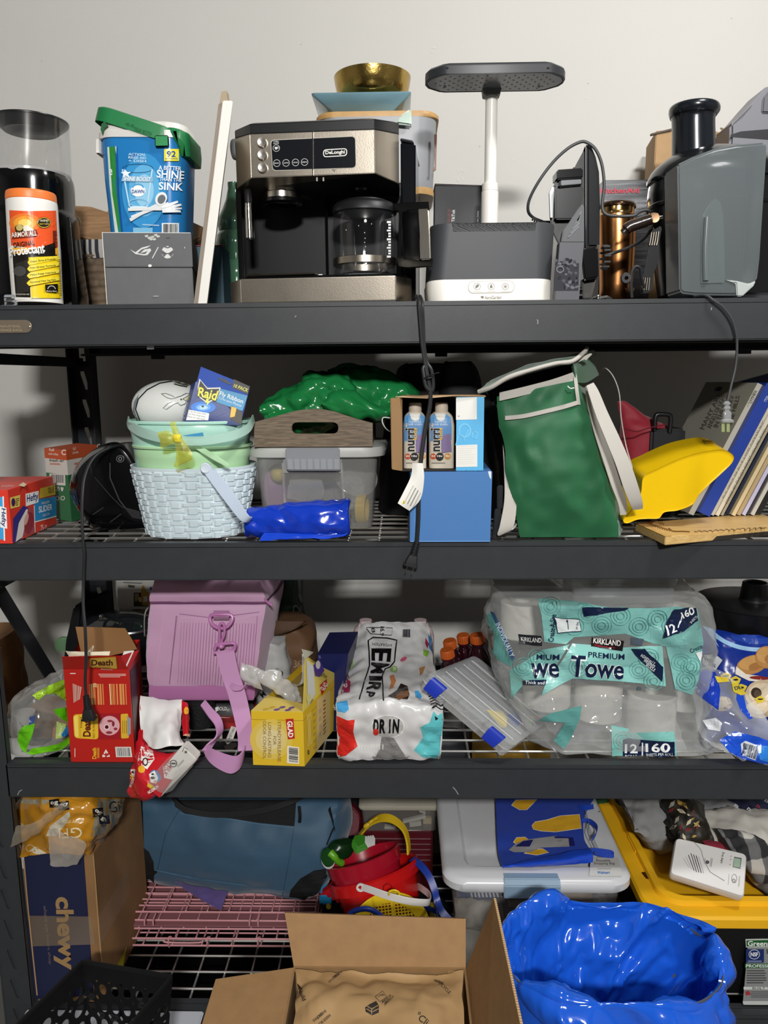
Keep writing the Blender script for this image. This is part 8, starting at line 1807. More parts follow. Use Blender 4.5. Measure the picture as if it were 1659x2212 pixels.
t = O('purple_cloth_bag', thick(crumple(sheet(grid([[at(*p) for p in r] for r in (((378, 1905, .30), (430, 1918, .28), (492, 1928, .27)), ((410, 1928, .26), (450, 1938, .25), (486, 1942, .25)), ((460, 1958, .225), (470, 1963, .222), (478, 1966, .222)))], 8, 6)), .004, 26, 3, 'fold'), .004), PU, None, ang=60); tag(t, 'purple fabric corner poking out below the blue duffel', 'bag')
t = T('purple_mat_bag', 'dark purple rolled bag with black strap left of blue duffel', 'bag')
O('bag_body', crumple(body(rowsB([(1868, 270, 295), (1850, 256, 300), (1800, 252, 300), (1750, 258, 300), (1725, 266, 300)], .42, .8, 2.4), 28, 5), .005, 20, 3, 'fold'), M('2a2440', .7), t)
O('purple_panel', crumple(body(rowsB([(1858, 268, 292), (1840, 258, 290), (1800, 256, 291), (1778, 268, 292)], .395, .5, 2.4), 24, 4), .003, 24, 3, 'soft'), PU, t)
O('strap', ribbon(px([(254, 1800, .36), (270, 1812, .355), (290, 1816, .355)]), V(0, 0, .012), .002), BDK, t)
# maroon tool case and clear box of blocks behind
MR = M('4f0f18', .4)
t = T('maroon_case', 'maroon ribbed plastic case behind the red sand buckets', 'case')
a, b = at(775, 1850, .36), at(935, 1850, .36); zt_ = at(850, 1795, .36).z
O('case_body', bx(a.x, b.x, .36, .52, Z4, zt_), MR, t, bev=.006)
for k in range(5): O('rib', tube([V(a.x+.03, .359, zt_-.022-.016*k), V(b.x-.006, .359, zt_-.022-.016*k)], .004, 8, 0), MR, t)
O('open_lid', prism([at(728, 1824, .40), at(744, 1750, .43), at(760, 1742, .43), at(775, 1758, .43), at(784, 1800, .40), at(770, 1822, .38)], V(0, .03, 0)), M('5c1420', .45), t, bev=.004)
O('lid_rod', [tube(px([(724, 1818, .37), (734, 1780, .37), (747, 1752, .37)]), .002, 6, 2), tube(px([(728, 1765, .37), (742, 1766, .37)]), .002, 6, 0)], M('c9a0a6', .4), t)
O('clasp', prism(px([(735, 1815, .36), (764, 1808, .36), (766, 1818, .36), (737, 1826, .36)]), V(0, .01, 0)), M('1a1315', .4), t)
t = T('block_box', 'clear lidded box of loose white blocks on the maroon case', 'storage box')
zb_ = zt_+.001
def kr(x0, x1, z, Y=.36, d=.13, r=.015): 
    a, b = at(x0, 1780, Y), at(x1, 1780, Y); return [V(p.x, p.y, z) for p in rr3((a+b)/2+V(0, d/2, 0), X_, Y_, (b-a).length/2, d/2, r, 5)]
z1_ = at(865, 1747, .36).z
O('box_wall', thick(loft([kr(785, 944, zb_), kr(780, 948, z1_)], c1=0), .0015), CL('8f8c86', .14, .3, .1), t)
O('lid', loft([kr(775, 953, z1_, .352, .146), kr(774, 955, z1_+.006, .35, .15), kr(776, 952, z1_+.012, .352, .146), kr(784, 944, z1_+.016, .36, .13)]), CL('c2bcaa', .55, .25, .3), t)
rn = random.Random(9)
for i, (x, y, w, h, a_, c_) in enumerate(((895, 1768, 56, 7, 15, 'c9c6be'), (897, 1778, 28, 12, 8, 'c4c0b6'), (902, 1789, 14, 12, 2, 'b9b5ab'), (923, 1773, 20, 20, 0, 'b9a680'), (842, 1787, 26, 7, -10, 'c9c4ba'), (860, 1786, 22, 6, -25, 'b5b0a6'), (812, 1790, 10, 8, 20, 'a39c90'), (944, 1756, 6, 16, 0, 'c9c6be'), (912, 1752, 16, 5, -20, 'bdb9af'))):
    Y = .375+.008*(i % 4); c = at(x, y, Y); k = 1.9/1657; m = Matrix.Translation(c) @ Matrix.Rotation(math.radians(-a_), 4, 'Y')
    o = O('toy_block', X(bx(-w*k/2, w*k/2, -.006, .006, -h*k/2, h*k/2), m), M(c_, .5), None, bev=.0008)
    tag(o, ('long white strip block, highest in the clear box', 'white studded block under the long strip', 'small white cube block at bottom centre', 'square tan block at the right of clear box', 'white flat block under the yellow bucket handle', 'greyish tilted flat block right of handle', 'small grey block at left of clear box', 'thin upright white block at right end', 'short tilted white block near the lid')[i], 'block', 'blocks in the clear box')
# sand buckets
t = T('red_sand_bucket', 'bright red sand bucket with white handle, tilted, castle-edged base', 'bucket')
ax = V(-.28, .36, .88).normalized(); Yb = .20
rc = at(807, 1880, Yb); R1 = .113
RB, RB2 = M('c01414', .25, spec=.5, coat=.2), M('9c1024', .25, coat=.2)
def bk(c, prof, n=56): return lathe(c, prof, up=ax, n=n, c0=0, c1=0)
O('bucket_body', thick(bk(rc, [(R1*.66, -.17), (R1*.70, -.165), (R1*.92, -.03), (R1*.94, -.02)]), .003), RB, t)
O('rim', bk(rc, [(R1*.94, -.024), (R1*1.02, -.024), (R1*1.03, -.002), (R1*.99, .003), (R1*.93, .0), (R1*.92, -.02)]), RB, t)
cb_c = rc-ax*.10+V(-.10, .02, -.012)
O('castle_edge', [prism([at(x, y, .22) for x, y in P], V(0, .02, 0)) for P in ([(690, 1934), (712, 1918), (740, 1924), (745, 1965), (736, 1962), (734, 1950), (727, 1952), (725, 1944), (718, 1946), (716, 1938), (708, 1940), (706, 1934)],)], M('a31018', .35), t, bev=.001)
O('front_emblem', tube(px([(828, 1924, .085), (829, 1914, .085), (838, 1909, .085), (846, 1914, .085), (846, 1924, .085)]), .0012, 6, 2), M('8c0e12', .4), t)
O('white_handle', ribbon(px([(781, 1916, .09), (800, 1922, .075), (840, 1936, .05), (885, 1947, .04), (920, 1950, .05), (929, 1946, .08), (926, 1932, .12), (912, 1920, .16), (902, 1914, .2)]), V(.003, 0, .018), .003), M('dcd6d2', .35), t, bev=.0008)
c = at(779, 1917, .088); O('handle_ring', lathe(c, [(.006, -.002), (.0105, -.002), (.0105, .002), (.006, .002)], up=-Y_, n=24, c0=0, c1=0), M('e0dad6', .35), t)
t = T('dark_red_bucket', 'crimson sand bucket with yellow handle nested inside the bright red bucket', 'bucket')
rc2 = at(783, 1846, Yb+.0)
R2 = .092
O('bucket_body', thick(bk(rc2, [(R2*.8, -.10), (R2*.93, -.045), (R2*.95, -.03), (R2*1.0, -.03), (R2*1.03, -.002), (R2*1.0, .0), (R2*.97, .0)]), .002), RB2, t)
O('yellow_handle', ribbon(px([(767, 1818, .27), (780, 1800, .26), (800, 1778, .245), (825, 1767, .235), (850, 1771, .225), (872, 1790, .215), (881, 1815, .21), (883, 1842, .2)]), [V(.004, .022, .004)]*3+[V(.002, .024, .006)]*2+[V(.006, .022, 0)]*3, .005), M('c9a61e', .35), t, bev=.001)
O('grip_bumps', [lathe(at(x, y, .243), [(.004, -.009), (.0065, -.004), (.0065, .004), (.004, .009)], up=V(.8, 0, .5), n=12) for x, y in ((793, 1783), (803, 1776), (813, 1770))], M('c9a61e', .35), t)
t = T('green_toy', 'green toy with round foot lying in the crimson bucket', 'toy')
O('toy_body', crumple(body(rowsB([(1855, 712, 740), (1846, 702, 758), (1830, 708, 764), (1818, 724, 764)], .17, .6), 28, 5), .006, 30, 2, 'soft'), M('0d2a10', .3), t)
O('round_foot', lathe(at(708, 1852, .155), [(.0, .007), (.018, .006), (.022, .002), (.022, -.002)], up=V(-.6, -.7, .25), n=28), M('17471c', .3), t)
O('foot_sole', lathe(at(706, 1857, .155), [(.022, -.002), (.0225, -.005), (.02, -.006)], up=V(-.6, -.7, .25), n=28), M('c9c9c4', .4), t)
O('lime_arm', tube(px([(714, 1842, .14), (722, 1850, .135), (730, 1860, .14), (738, 1864, .15)]), [.010, .009, .008, .009], 10, 4), M('5ea01e', .35), t)
t = T('nail_brush', 'green and white bristle brush lying across crimson bucket rim', 'brush')
O('brush_head', prism(px([(758, 1828, .13), (762, 1820, .15), (784, 1818, .15), (796, 1834, .13), (768, 1848, .11)]), V(.004, .012, .012)), M('357a1e', .4), t, bev=.002)
O('bristles', [prism(px([(788+k*5, 1820-k*.6, .13), (791+k*5, 1819.5-k*.6, .13), (798+k*4, 1830-k*1.5, .12), (795+k*4, 1831-k*1.5, .12)]), V(0, .02, .004)) for k in range(4)], M('c4c4c0', .6), t)
# sieve and other sand toys
t = T('yellow_sieve', 'yellow plastic sand sieve with mesh before the red bucket', 'sieve')
SY = M('d9b81c', .35)
sc0 = at(843, 2008, .05); sn_ = V(.18, -.8, .6).normalized()
su = V(1, .2, 0); su = (su-sn_*su.dot(sn_)).normalized(); sv_ = sn_.cross(su)
rs = .088
def sp_(r, h=0): return [sc0+su*math.cos(2*PI*k/56)*r*1.08+sv_*math.sin(2*PI*k/56)*r*.9+sn_*h for k in range(56)]
O('rim', loft([sp_(rs, 0), sp_(rs, .010), sp_(rs*.96, .012), sp_(rs*.70, .002), sp_(rs*.70, -.004)], c0=0, c1=0), SY, t)
mesh_ = []
for k in range(-8, 9):
    w = rs*.70; d = k*w/8.5; h = math.sqrt(max(0, w*w-d*d))
    mesh_.append(tube([sc0+su*d*1.08-sv_*h*.9, sc0+su*d*1.08+sv_*h*.9], .0017, 5, 0)); mesh_.append(tube([sc0+sv_*d*.9-su*h*1.08, sc0+sv_*d*.9+su*h*1.08], .0017, 5, 0))
O('mesh', mesh_, SY, t)
O('cross_bar', tube([sc0-sv_*rs*.63-su*-.01, sc0+sv_*rs*.63-su*-.01], .004, 6, 0), SY, t)
O('hang_tab', tube(px([(840, 1934, .045), (841, 1926, .045), (852, 1923, .045), (862, 1928, .045), (862, 1936, .045)]), .0022, 8, 3), SY, t)
BS = M('16348f', .4)
t = O('blue_sieve', [tube([at(x, y, .0) for x, y in ((752, 1985), (758, 1972), (780, 1964), (800, 1965), (820, 1976), (832, 1990))], .006, 10, 5)], BS, None); tag(t, 'dark blue hoop rim of a sand sieve below the yellow one', 'sieve')
t = O('blue_rake', [ribbon(px([(890, 1856, .2), (905, 1866, .17), (925, 1890, .14), (938, 1920, .12), (944, 1945, .11), (955, 1970, .09), (974, 1990, .08)]), V(.014, .006, .008), .005), tube(px([(942, 1945, .11), (944, 1985, .08)]), .003, 6, 1), tube(px([(946, 1955, .11), (962, 1988, .08)]), .003, 6, 1), ribbon(px([(910, 1962, .12), (930, 1964, .11), (946, 1972, .1)]), V(0, .004, .01), .003)], BS, None, bev=.0008); tag(t, 'blue plastic sand rake with curved handle right of red bucket', 'rake')
t = T('toy_truck', 'small bright blue toy truck left of the red bucket', 'toy')
O('truck_body', [bx(at(690, 1950, .22).x, at(716, 1950, .22).x, .22, .26, at(700, 1956, .22).z, at(700, 1937, .22).z)], M('1f7fae', .4), t, bev=.003)
O('cab', bx(at(692, 1940, .22).x, at(706, 1940, .22).x, .222, .258, at(700, 1938, .22).z, at(700, 1930, .22).z), M('2a8fc0', .4), t, bev=.002)
for x in (695, 710): O('wheel', lathe(at(x, 1958, .218), [(.0, .003), (.006, .003), (.007, 0), (.007, -.004)], up=-Y_, n=16), M('c9b52e' if x > 700 else '1a1a1c', .4), t)
t = O('yellow_sand_mould', crumple(body(rowsB([(1985, 930, 948), (1968, 926, 946), (1952, 930, 942)], .14, .7, 3), 20, 3), .002, 40, 1), M('a8941e', .4), None); tag(t, 'small yellow sand mould behind the blue rake', 'mould')
t = O('dark_toy_heap', crumple(body(rowsB([(2030, 690, 960), (1985, 684, 970), (1960, 690, 960), (1950, 720, 930)], .30, .06+10, 3), 40, 6), .012, 18, 3, 'fold'), M('14201f', .7), None); tag(t, 'dark heap of sand toys under the red bucket', 'toys')
# white-lidded tote with clothes
t = T('white_lid_tote', 'clear clothes tote with glossy white lid and blue-grey latch', 'storage box')
zl = .45
lx0, lx1 = .094, .525
ly0, ly1 = .012, .47
def lr(z, i=0, r=.05): 
    c = V((lx0+lx1)/2, (ly0+ly1)/2, z); return rr3(c, X_, Y_, (lx1-lx0)/2-i, (ly1-ly0)/2-i, r, 8)
WL = M('c4c5c8', .28, spec=.5, var=(5, .04))
O('lid', loft([lr(zl-.032, .004), lr(zl-.026, 0), lr(zl-.010, 0), lr(zl-.002, .006), lr(zl, .014), lr(zl, .052, .03), lr(zl-.010, .060, .03)], c0=0), WL, t)
O('tote_body', thick(loft([lr(Z4+.002, .05, .03), lr(zl-.03, .018, .04)], c1=0), .002), CL('a9a6a2', .07, .25, .08), t)
xa, xb = at(1089, 1895, .01).x, at(1212, 1895, .01).x
LT = M('7c93a8', .4)
O('latch', loft([[V(xa, ly0+.02, zl+.0008), V(xb, ly0+.02, zl+.0008), V(xb, ly0+.03, zl+.0008), V(xa, ly0+.03, zl+.0008)], [V(xa, ly0+.006, zl+.002), V(xb, ly0+.006, zl+.002), V(xb, ly0+.02, zl-.012), V(xa, ly0+.02, zl-.012)], [V(xa, ly0-.006, zl-.008), V(xb, ly0-.006, zl-.008), V(xb, ly0+.012, zl-.02), V(xa, ly0+.012, zl-.02)], [V(xa, ly0-.006, zl-.04), V(xb, ly0-.006, zl-.04), V(xb, ly0+.004, zl-.04), V(xa, ly0+.004, zl-.04)]]), LT, t, bev=.002)
O('lid_dot', lathe(at(1294, 1753, .28) if False else V(atz(1294, 1753, zl).x, atz(1294, 1753, zl).y, zl), [(.002, 0), (.0018, .0006), (0, .0006)], n=10), M('26262a', .5), t)
def garment(nm, lab, R, Y, ry, col, seed, cat='clothing', amp=.014, mt=None):
    o = O(nm, crumple(crumple(hbody(R, Y, ry+10, 64, 8), amp, 16, seed, 'fold'), .004, 44, seed, 'soft'), mt or M(col, .85, bump=(500, .2)), None, ang=60)
    return tag(o, lab, cat, 'clothes packed in the white-lidded tote')
garment('striped_shirt', 'navy striped garment at the top of white-lidded tote', [(985, 1916, 1932), (1020, 1912, 1938), (1060, 1912, 1940), (1092, 1916, 1936)], .095, .02, '39496f', 2, amp=.004)
o = COL.objects['striped_shirt']
st = Pr(o, (V(0, .072, 0), Y_), 'stripes', off=0); st.inc = 0
for k in range(9): st.poly([(1012+k*8, 1914), (1016+k*8, 1914), (1022+k*8, 1938), (1018+k*8, 1938)], 'c4c4c6')
st.done()
garment('cream_garment', 'cream coloured folded garment in the left of white-lidded tote', [(980, 1940, 1990), (1000, 1932, 2002), (1040, 1934, 2000), (1085, 1940, 1990)], .115, .05, 'a39c90', 3)
garment('white_tee', 'white crumpled shirt lowest in the white-lidded tote', [(985, 2000, 2090), (1020, 1990, 2100), (1070, 1996, 2100), (1120, 2010, 2090)], .115, .05, 'b0aca4', 5)
garment('grey_knit', 'grey knitted garment in the middle of white-lidded tote', [(1080, 1935, 2060), (1110, 1930, 2090), (1150, 1935, 2080), (1180, 1945, 2050)], .12, .05, '6f6a66', 7)
garment('tan_sheet', 'smooth beige cloth in upper right of white-lidded tote', [(1095, 1918, 1950), (1150, 1914, 1965), (1220, 1914, 1960), (1275, 1920, 1935)], .10, .03, '9a8c7c', 4, amp=.004)
garment('patterned_cloth', 'blue and white patterned cloth at right of white-lidded tote', [(1260, 1935, 2010), (1285, 1925, 2050), (1305, 1930, 2060), (1318, 1940, 2040)], .12, .06, '8a9199', 9, mt=M('9aa0a6', .8, var=(60, .5)))
garment('denim_blue', 'grey-blue woven cloth at the bottom of white-lidded tote', [(1000, 2060, 2130), (1060, 2050, 2140), (1130, 2060, 2140)], .12, .05, '77808c', 6)
# blue reusable bag on the lid
RBG = M('14389c', .5, sheen=.1)
t = T('reusable_bag', 'folded blue reusable shopping bag with yellow shapes on the white lid', 'bag')
def zp(x, y, z=zl+.004): return atz(x, y, z)
rb = thick(crumple(sheet(grid([[zp(1070, 1722), zp(1150, 1722), zp(1225, 1722), zp(1284, 1724)], [zp(1072, 1770), zp(1150, 1772), zp(1215, 1772), zp(1262, 1766)], [zp(1074, 1815), zp(1150, 1818), zp(1220, 1822), zp(1262, 1812)], [zp(1077, 1850), zp(1150, 1852), zp(1220, 1848), zp(1274, 1838)], [zp(1084, 1872), zp(1150, 1868), zp(1220, 1862), zp(1280, 1858)]], 7, 6)), .0025, 22, 3, 'fold'), .003)
O('bag_body', rb, RBG, t, ang=60)
lb = Pr(t, rb, 'bag_print', step=9, off=.0012, rough=.5)
YE = 'd9a62a'
def outl(P): lb.poly(P, YE); lb.line(P+[P[0]], 1.2, 'e3d6c9')
outl([(1105, 1740), (1114, 1729), (1160, 1728), (1150, 1738), (1138, 1750), (1122, 1750)])
outl([(1149, 1784), (1156, 1776), (1180, 1772), (1210, 1763), (1252, 1760), (1256, 1790), (1200, 1798), (1168, 1796), (1152, 1792)])
outl([(1109, 1820), (1116, 1810), (1134, 1809), (1142, 1814), (1118, 1826)]); outl([(1132, 1844), (1150, 1836), (1172, 1834), (1186, 1842), (1160, 1848)])
lb.poly([(1099, 1837), (1116, 1822), (1134, 1815), (1198, 1807), (1228, 1812), (1230, 1830), (1170, 1832), (1146, 1842), (1110, 1842)], '8f8f90').poly([(1112, 1830), (1130, 1818), (1152, 1815), (1144, 1830)], '1a1c5c').poly([(1196, 1808), (1238, 1810), (1242, 1828), (1230, 1829), (1228, 1812), (1200, 1812)], '1a1c5c').txt('N2', 1210, 1817, 10, 5, '77777a', 8)
lb.done()
O('folded_flap', [thick(crumple(sheet(grid([[zp(1084, 1872, zl+.008), zp(1150, 1856, zl+.016), zp(1215, 1844, zl+.02), zp(1275, 1833, zl+.02)], [zp(1090, 1873, zl+.009), zp(1150, 1866, zl+.02), zp(1220, 1858, zl+.024), zp(1281, 1846, zl+.022)], [zp(1086, 1874, zl+.004), zp(1150, 1872, zl+.005), zp(1220, 1868, zl+.005), zp(1280, 1862, zl+.004)]], 6, 5)), .002, 30, 2, 'fold'), .0015)], M('1a48c4', .4), t, ang=60)
O('bag_strap', [ribbon([zp(1256, 1772, zl+.006), zp(1274, 1774, zl+.012), zp(1288, 1786, zl+.016), zp(1288, 1800, zl+.016), zp(1280, 1812, zl+.012)], V(.004, .004, .010), .0015), ribbon([zp(1278, 1836, zl+.006), zp(1300, 1838, zl+.008), zp(1322, 1842, zl+.008), zp(1324, 1849, zl+.006), zp(1306, 1848, zl+.006), zp(1284, 1842, zl+.006)], V(.002, .008, .006), .0015), ribbon([zp(1250, 1745, zl+.006), zp(1264, 1745, zl+.012), zp(1282, 1742, zl+.010)], V(.002, .016, .004), .0015)], M('1a3fa8', .5), t)
O('tag_cord', tube([zp(1264, 1750, zl+.01), zp(1272, 1780, zl+.014), zp(1270, 1800, zl+.012), zp(1286, 1835, zl+.008)], .0012, 6, 4), M('6f7480', .5), t)
tg = [zp(1272, 1892, zl+.002), zp(1344, 1893, zl+.002), zp(1336, 1853, zl+.003), zp(1278, 1853, zl+.003)]
O('hang_tag', prism(tg, V(0, 0, .0006)), M('d0cfcc', .45), t)
lb = Pr(t, (tg[0]+V(0, 0, .001), Z_), 'tag_print', off=.0006)
lb.poly([(1278, 1853), (1336, 1853), (1340, 1872), (1274, 1872)], 'b9b7b3').txt('Reusable', 1303, 1859, 30, 6, '4a4a4c').txt('Shopping Bag', 1305, 1866, 46, 7, '4a4a4c').line([(1275, 1873), (1341, 1873)], .8, '8a8a8a').txt('Walmart', 1304, 1885, 27, 6, '3f78c2', 0, .02).bars(quad(1290, 1875.5, 1320, 1875.5, 1322, 1879, 1290, 1879), 2, '9a9a98', 2, False, .4)
lb.done()
t = O('dark_green_cloth', crumple(body(rowsB([(1746, 1286, 1312), (1736, 1276, 1314), (1724, 1280, 1312)], .46, .4), 24, 4), .004, 30, 2, 'fold'), M('0f4a26', .5), None); tag(t, 'dark green cloth squeezed between the two totes at back', 'cloth')
# yellow rimmed black tote
t = T('black_tote', 'large black tote with thick yellow rim, full of clothes', 'storage box')
zr = .38
tx0, tx1, ty0, ty1 = .552, 1.10, -.012, .55
def tr(z, i=0, r=.075): 
    c = V((tx0+tx1)/2, (ty0+ty1)/2, z); return rr3(c, X_, Y_, (tx1-tx0)/2-i, (ty1-ty0)/2-i, max(.02, r-i*.5), 10)
YR = M('e8b01c', .4, spec=.4)
O('yellow_rim', loft([tr(zr-.032, .006), tr(zr-.026, .0), tr(zr-.006, 0), tr(zr, .005), tr(zr+.002, .034), tr(zr+.001, .037), tr(zr+.012, .040), tr(zr+.013, .056), tr(zr-.004, .062), tr(zr-.02, .066), tr(zr-.034, .06)], c0=0, c1=0), YR, t, bev=0, ang=28)
O('tote_body', thick(loft([tr(Z4+.002, .075), tr(.26, .05), tr(zr-.03, .03)], c1=0), .003), M('0b0b0c', .5), t)
O('body_rib', [bx(tx0+.09, tx0+.098, ty0+.034, ty0+.05, Z4+.02, zr-.05)], M('111113', .5), t)
hs = atz(1396, 1892, zr+.002); O('rim_slot', prism([hs+V(-.008, .012, 0), hs+V(.004, .014, 0), hs+V(.012, -.010, 0), hs+V(.004, -.014, 0), hs+V(-.004, -.010, 0)], V(0, 0, .0012)), M('3a1408', .6), t)
O('rim_step', [bx(tx0+.036, tx0+.056, ty0+.23, ty0+.30, zr-.01, zr+.010), bx(tx0+.05, tx0+.1, ty0+.07, ty0+.085, zr-.03, zr-.004)], YR, t, bev=.003)
O('recessed_panel', loft([tr(zr-.034, .058), tr(zr-.038, .058)]), YR, t)
ys = ty0+.045
lx = at(1610, 2100, ys).x
O('maker_sticker', prism([V(lx, ys, at(1612, 2190, ys).z), V(lx+.15, ys, at(1612, 2190, ys).z), V(lx+.15, ys-.001, at(1612, 2027, ys).z), V(lx, ys-.001, at(1612, 2027, ys).z)], V(0, -.0006, 0)), M('8d8f8e', .4), t)
lb = Pr(t, (V(0, ys-.0018, 0), Y_), 'sticker_print', off=.0008)
lb.poly([(1610, 2028), (1700, 2026), (1700, 2045), (1611, 2046)], 'c9ccc8').poly([(1612, 2031), (1700, 2029), (1700, 2043), (1612, 2044)], '1f5c2c').txt('Greenmade', 1654, 2037.5, 78, 11, 'eef0ea', 0, .02)
lb.rect(1611, 2050, 1650, 2079, '1c2e66').oval(1629, 2061, 12, 10.5, 1.2, 'dfe3ea').txt('NSF', 1629, 2061, 16, 9, 'f2f3f5', 0, .03).bars(quad(1615, 2074, 1645, 2074, 1645, 2078, 1615, 2078), 2, '8f9ac0', 2, False).txt('STORAGE', 1680, 2055, 50, 9, '2a2c2c', 0, .02)
lb.rect(1609, 2081, 1700, 2091, '1f5c2c').txt('PROFESSIONAL', 1652, 2086, 82, 7, 'e3e8e2', 0, .02).bars(quad(1613, 2095, 1660, 2095, 1660, 2126, 1613, 2126), 6, '3a3c3c', 3, False, .35)
lb.rect(1606, 2131, 1700, 2137, 'd0d2cf').txt('BUILT TO LAST', 1662, 2134, 74, 5, '3c3e3e', 0, .01).poly([(1610, 2142), (1618, 2140), (1622, 2148), (1612, 2150)], 'a8343a').bars(quad(1622, 2141, 1670, 2141, 1670, 2156, 1622, 2156), 4, '5c5e5e', 5, False, .4).rect(1604, 2162, 1700, 2192, 'cfd1ce')
for k in range(5): lb.line([(1604, 2166+k*5), (1700, 2165+k*5)], .8, 'a9aba8')
lb.done()
# clothes and alarm in it
def cloth_lump(nm, lab, R, Y, ry, mt, seed, amp=.014, cat='clothing'):
    o = O(nm, crumple(crumple(hbody(R, Y, ry+10, 72, 9), amp, 14, seed, 'fold'), .004, 44, seed, 'soft'), mt, None, ang=60)
    return tag(o, lab, cat, 'clothes heaped in the black tote')
cloth_lump('grey_sweatshirt', 'light grey ribbed sweatshirt beside the patterned shirt in black tote', [(1350, 1738, 1760), (1375, 1728, 1800), (1410, 1724, 1830), (1440, 1724, 1815), (1462, 1730, 1780)], .30, .10, M('8d8d8d', .9, bump=(110, .6), bk='wave'), 3)
cloth_lump('camo_shirt', 'black, gold and red patterned shirt behind the white alarm', [(1436, 1780, 1800), (1448, 1742, 1822), (1475, 1724, 1834), (1505, 1724, 1836), (1522, 1745, 1820)], .22, .07, M('231f18', .55), 5, .018)
o = COL.objects['camo_shirt']
rn = random.Random(6)
ps_ = hbody([(1436, 1780, 1800), (1448, 1742, 1822), (1475, 1724, 1834), (1505, 1724, 1836), (1522, 1745, 1820)], .22, .07+10, 72, 9)
ps_ = crumple(crumple(ps_, .018, 14, 5, 'fold'), .004, 44, 5, 'soft')
lb = Pr(o, ps_, 'cloth_pattern', step=6, off=.0014, rough=.6)
for k in range(34):
    x, y = 1446+rn.random()*66, 1732+rn.random()*92; a_ = rn.random()*6; s_ = 4+rn.random()*7
    lb.poly([(x+s_*math.cos(a_), y+s_*math.sin(a_)), (x+s_*.5*math.cos(a_+1.7), y+s_*.5*math.sin(a_+1.7)), (x+s_*1.3*math.cos(a_+3.1), y+s_*1.3*math.sin(a_+3.1)), (x+s_*.4*math.cos(a_+4.6), y+s_*.4*math.sin(a_+4.6))], rn.choice(['9a7a3a', 'b59a5a', '8a8478', '6f1f22', '0f0f10', 'c9bfa0', '3a3428']))
lb.done()
cloth_lump('white_cloth', 'soft white cloth across the middle of black tote', [(1500, 1770, 1800), (1530, 1764, 1840), (1580, 1756, 1850), (1640, 1760, 1850), (1720, 1765, 1860)], .26, .09, M('b5b1a9', .9), 7, .012)
cloth_lump('grey_towel', 'mid grey towel at the very back of black tote', [(1500, 1722, 1745), (1540, 1715, 1760), (1575, 1718, 1762), (1600, 1725, 1748)], .40, .08, M('757577', .95, bump=(300, .5)), 9)
o = cloth_lump('navy_print_cloth', 'navy cloth with small white and red motifs in rear right', [(1575, 1730, 1745), (1610, 1722, 1765), (1660, 1722, 1770), (1730, 1725, 1775)], .38, .09, M('141a36', .85), 2, .008)
lb = Pr(o, (V(0, .285, 0), Y_), 'cloth_pattern', off=0)
for x, y, c_ in ((1590, 1741, 'c9cbd0'), (1618, 1748, 'c9cbd0'), (1638, 1742, '9c3038'), (1654, 1756, 'c9cbd0'), (1656, 1730, 'c9cbd0')): lb.line([(x-5, y+1), (x-1, y-4), (x+4, y+2)], 1.5, c_).oval(x, y, 3, 3, 1, c_, 10).line([(x, y+2), (x+5, y+5)], 1.2, c_)
lb.done()
cloth_lump('plaid_shirt', 'grey and white checked shirt beside the white alarm in black tote', [(1566, 1812, 1835), (1585, 1805, 1850), (1610, 1800, 1890), (1640, 1808, 1925), (1670, 1830, 1940), (1730, 1850, 1950)], .14, .06, CHECK(('b9b4ac', '6a6a6a', '2a2a2c'), 17, 17), 4, .010)
t = O('red_fold', crumple(hbody([(1520, 1818, 1826), (1540, 1820, 1834), (1560, 1824, 1836), (1570, 1830, 1836)], .15, .02+10, 24, 4), .003, 30, 2, 'fold'), M('7c1c2e', .85), None); tag(t, 'red fabric fold just behind the white alarm', 'clothing', 'clothes heaped in the black tote')
t = T('carbon_alarm', 'white plug-in alarm unit with small screen lying on black tote', 'alarm')
ap, an = at(1530, 1870, .06), V(-.05, -.5, .86).normalized()
AQ = [atp(x, y, ap, an) for x, y in ((1447, 1887), (1608, 1938), (1614, 1845), (1460, 1809))]
cA = sum(AQ, V(0, 0, 0))/4
def ainset(k, d): return [cA+(p-cA)*k-an*d for p in AQ]
def around(Q, r=.1):
    o = []
    for i in range(4):
        p, a, b = Q[i], Q[i-1], Q[(i+1) % 4]; L_ = r*min((a-p).length, (b-p).length); a = p+(a-p).normalized()*L_; b = p+(b-p).normalized()*L_
        o += [a*(1-u)**2+p*2*u*(1-u)+b*u*u for u in (0, .25, .5, .75, 1)]
    return o
O('case', loft([around(ainset(.97, .028)), around(ainset(1, .022)), around(ainset(1, .004)), around(ainset(.97, 0))]), M('d8d5d2', .35), t)
lb = Pr(t, (ap+an*.0002, an), 'face_print', off=.0006)
for k in range(7): lb.line([(1476+k*5.5, 1845-k*.5+abs(k-3)*3), (1489+k*5.2, 1878+k*2-abs(k-3)*1)], 1.6 if 1 < k < 6 else .9, '4a4a4c' if 1 < k < 6 else 'a5a3a0')
lb.line([(1478, 1814), (1500, 1820), (1514, 1836), (1520, 1858), (1534, 1884), (1565, 1903)], 1.1, '8f8d8a')
lb.ell(1528, 1863, 4, 4, '55565a').bars(quad(1522, 1854, 1526, 1854, 1525, 1867, 1521, 1866), 1, 'a5a3a0', 1, True).bars(quad(1535, 1854, 1540, 1855, 1537, 1873, 1533, 1872), 2, 'a5a3a0', 1, True)
lb.tq('First Alert', quad(1565, 1842, 1561, 1866, 1556, 1865, 1560, 1841), '4f4d4b', .01)
lb.poly([(1586, 1851), (1602, 1854), (1599, 1877), (1583, 1873)], '4a4f4c').poly([(1586, 1853), (1600, 1856), (1598, 1875), (1584, 1872)], '9db5a0')
for y in (1850, 1857, 1868): lb.ell(1579-(y-1850)*.1, y, 1.2, 1.2, '8a8886')
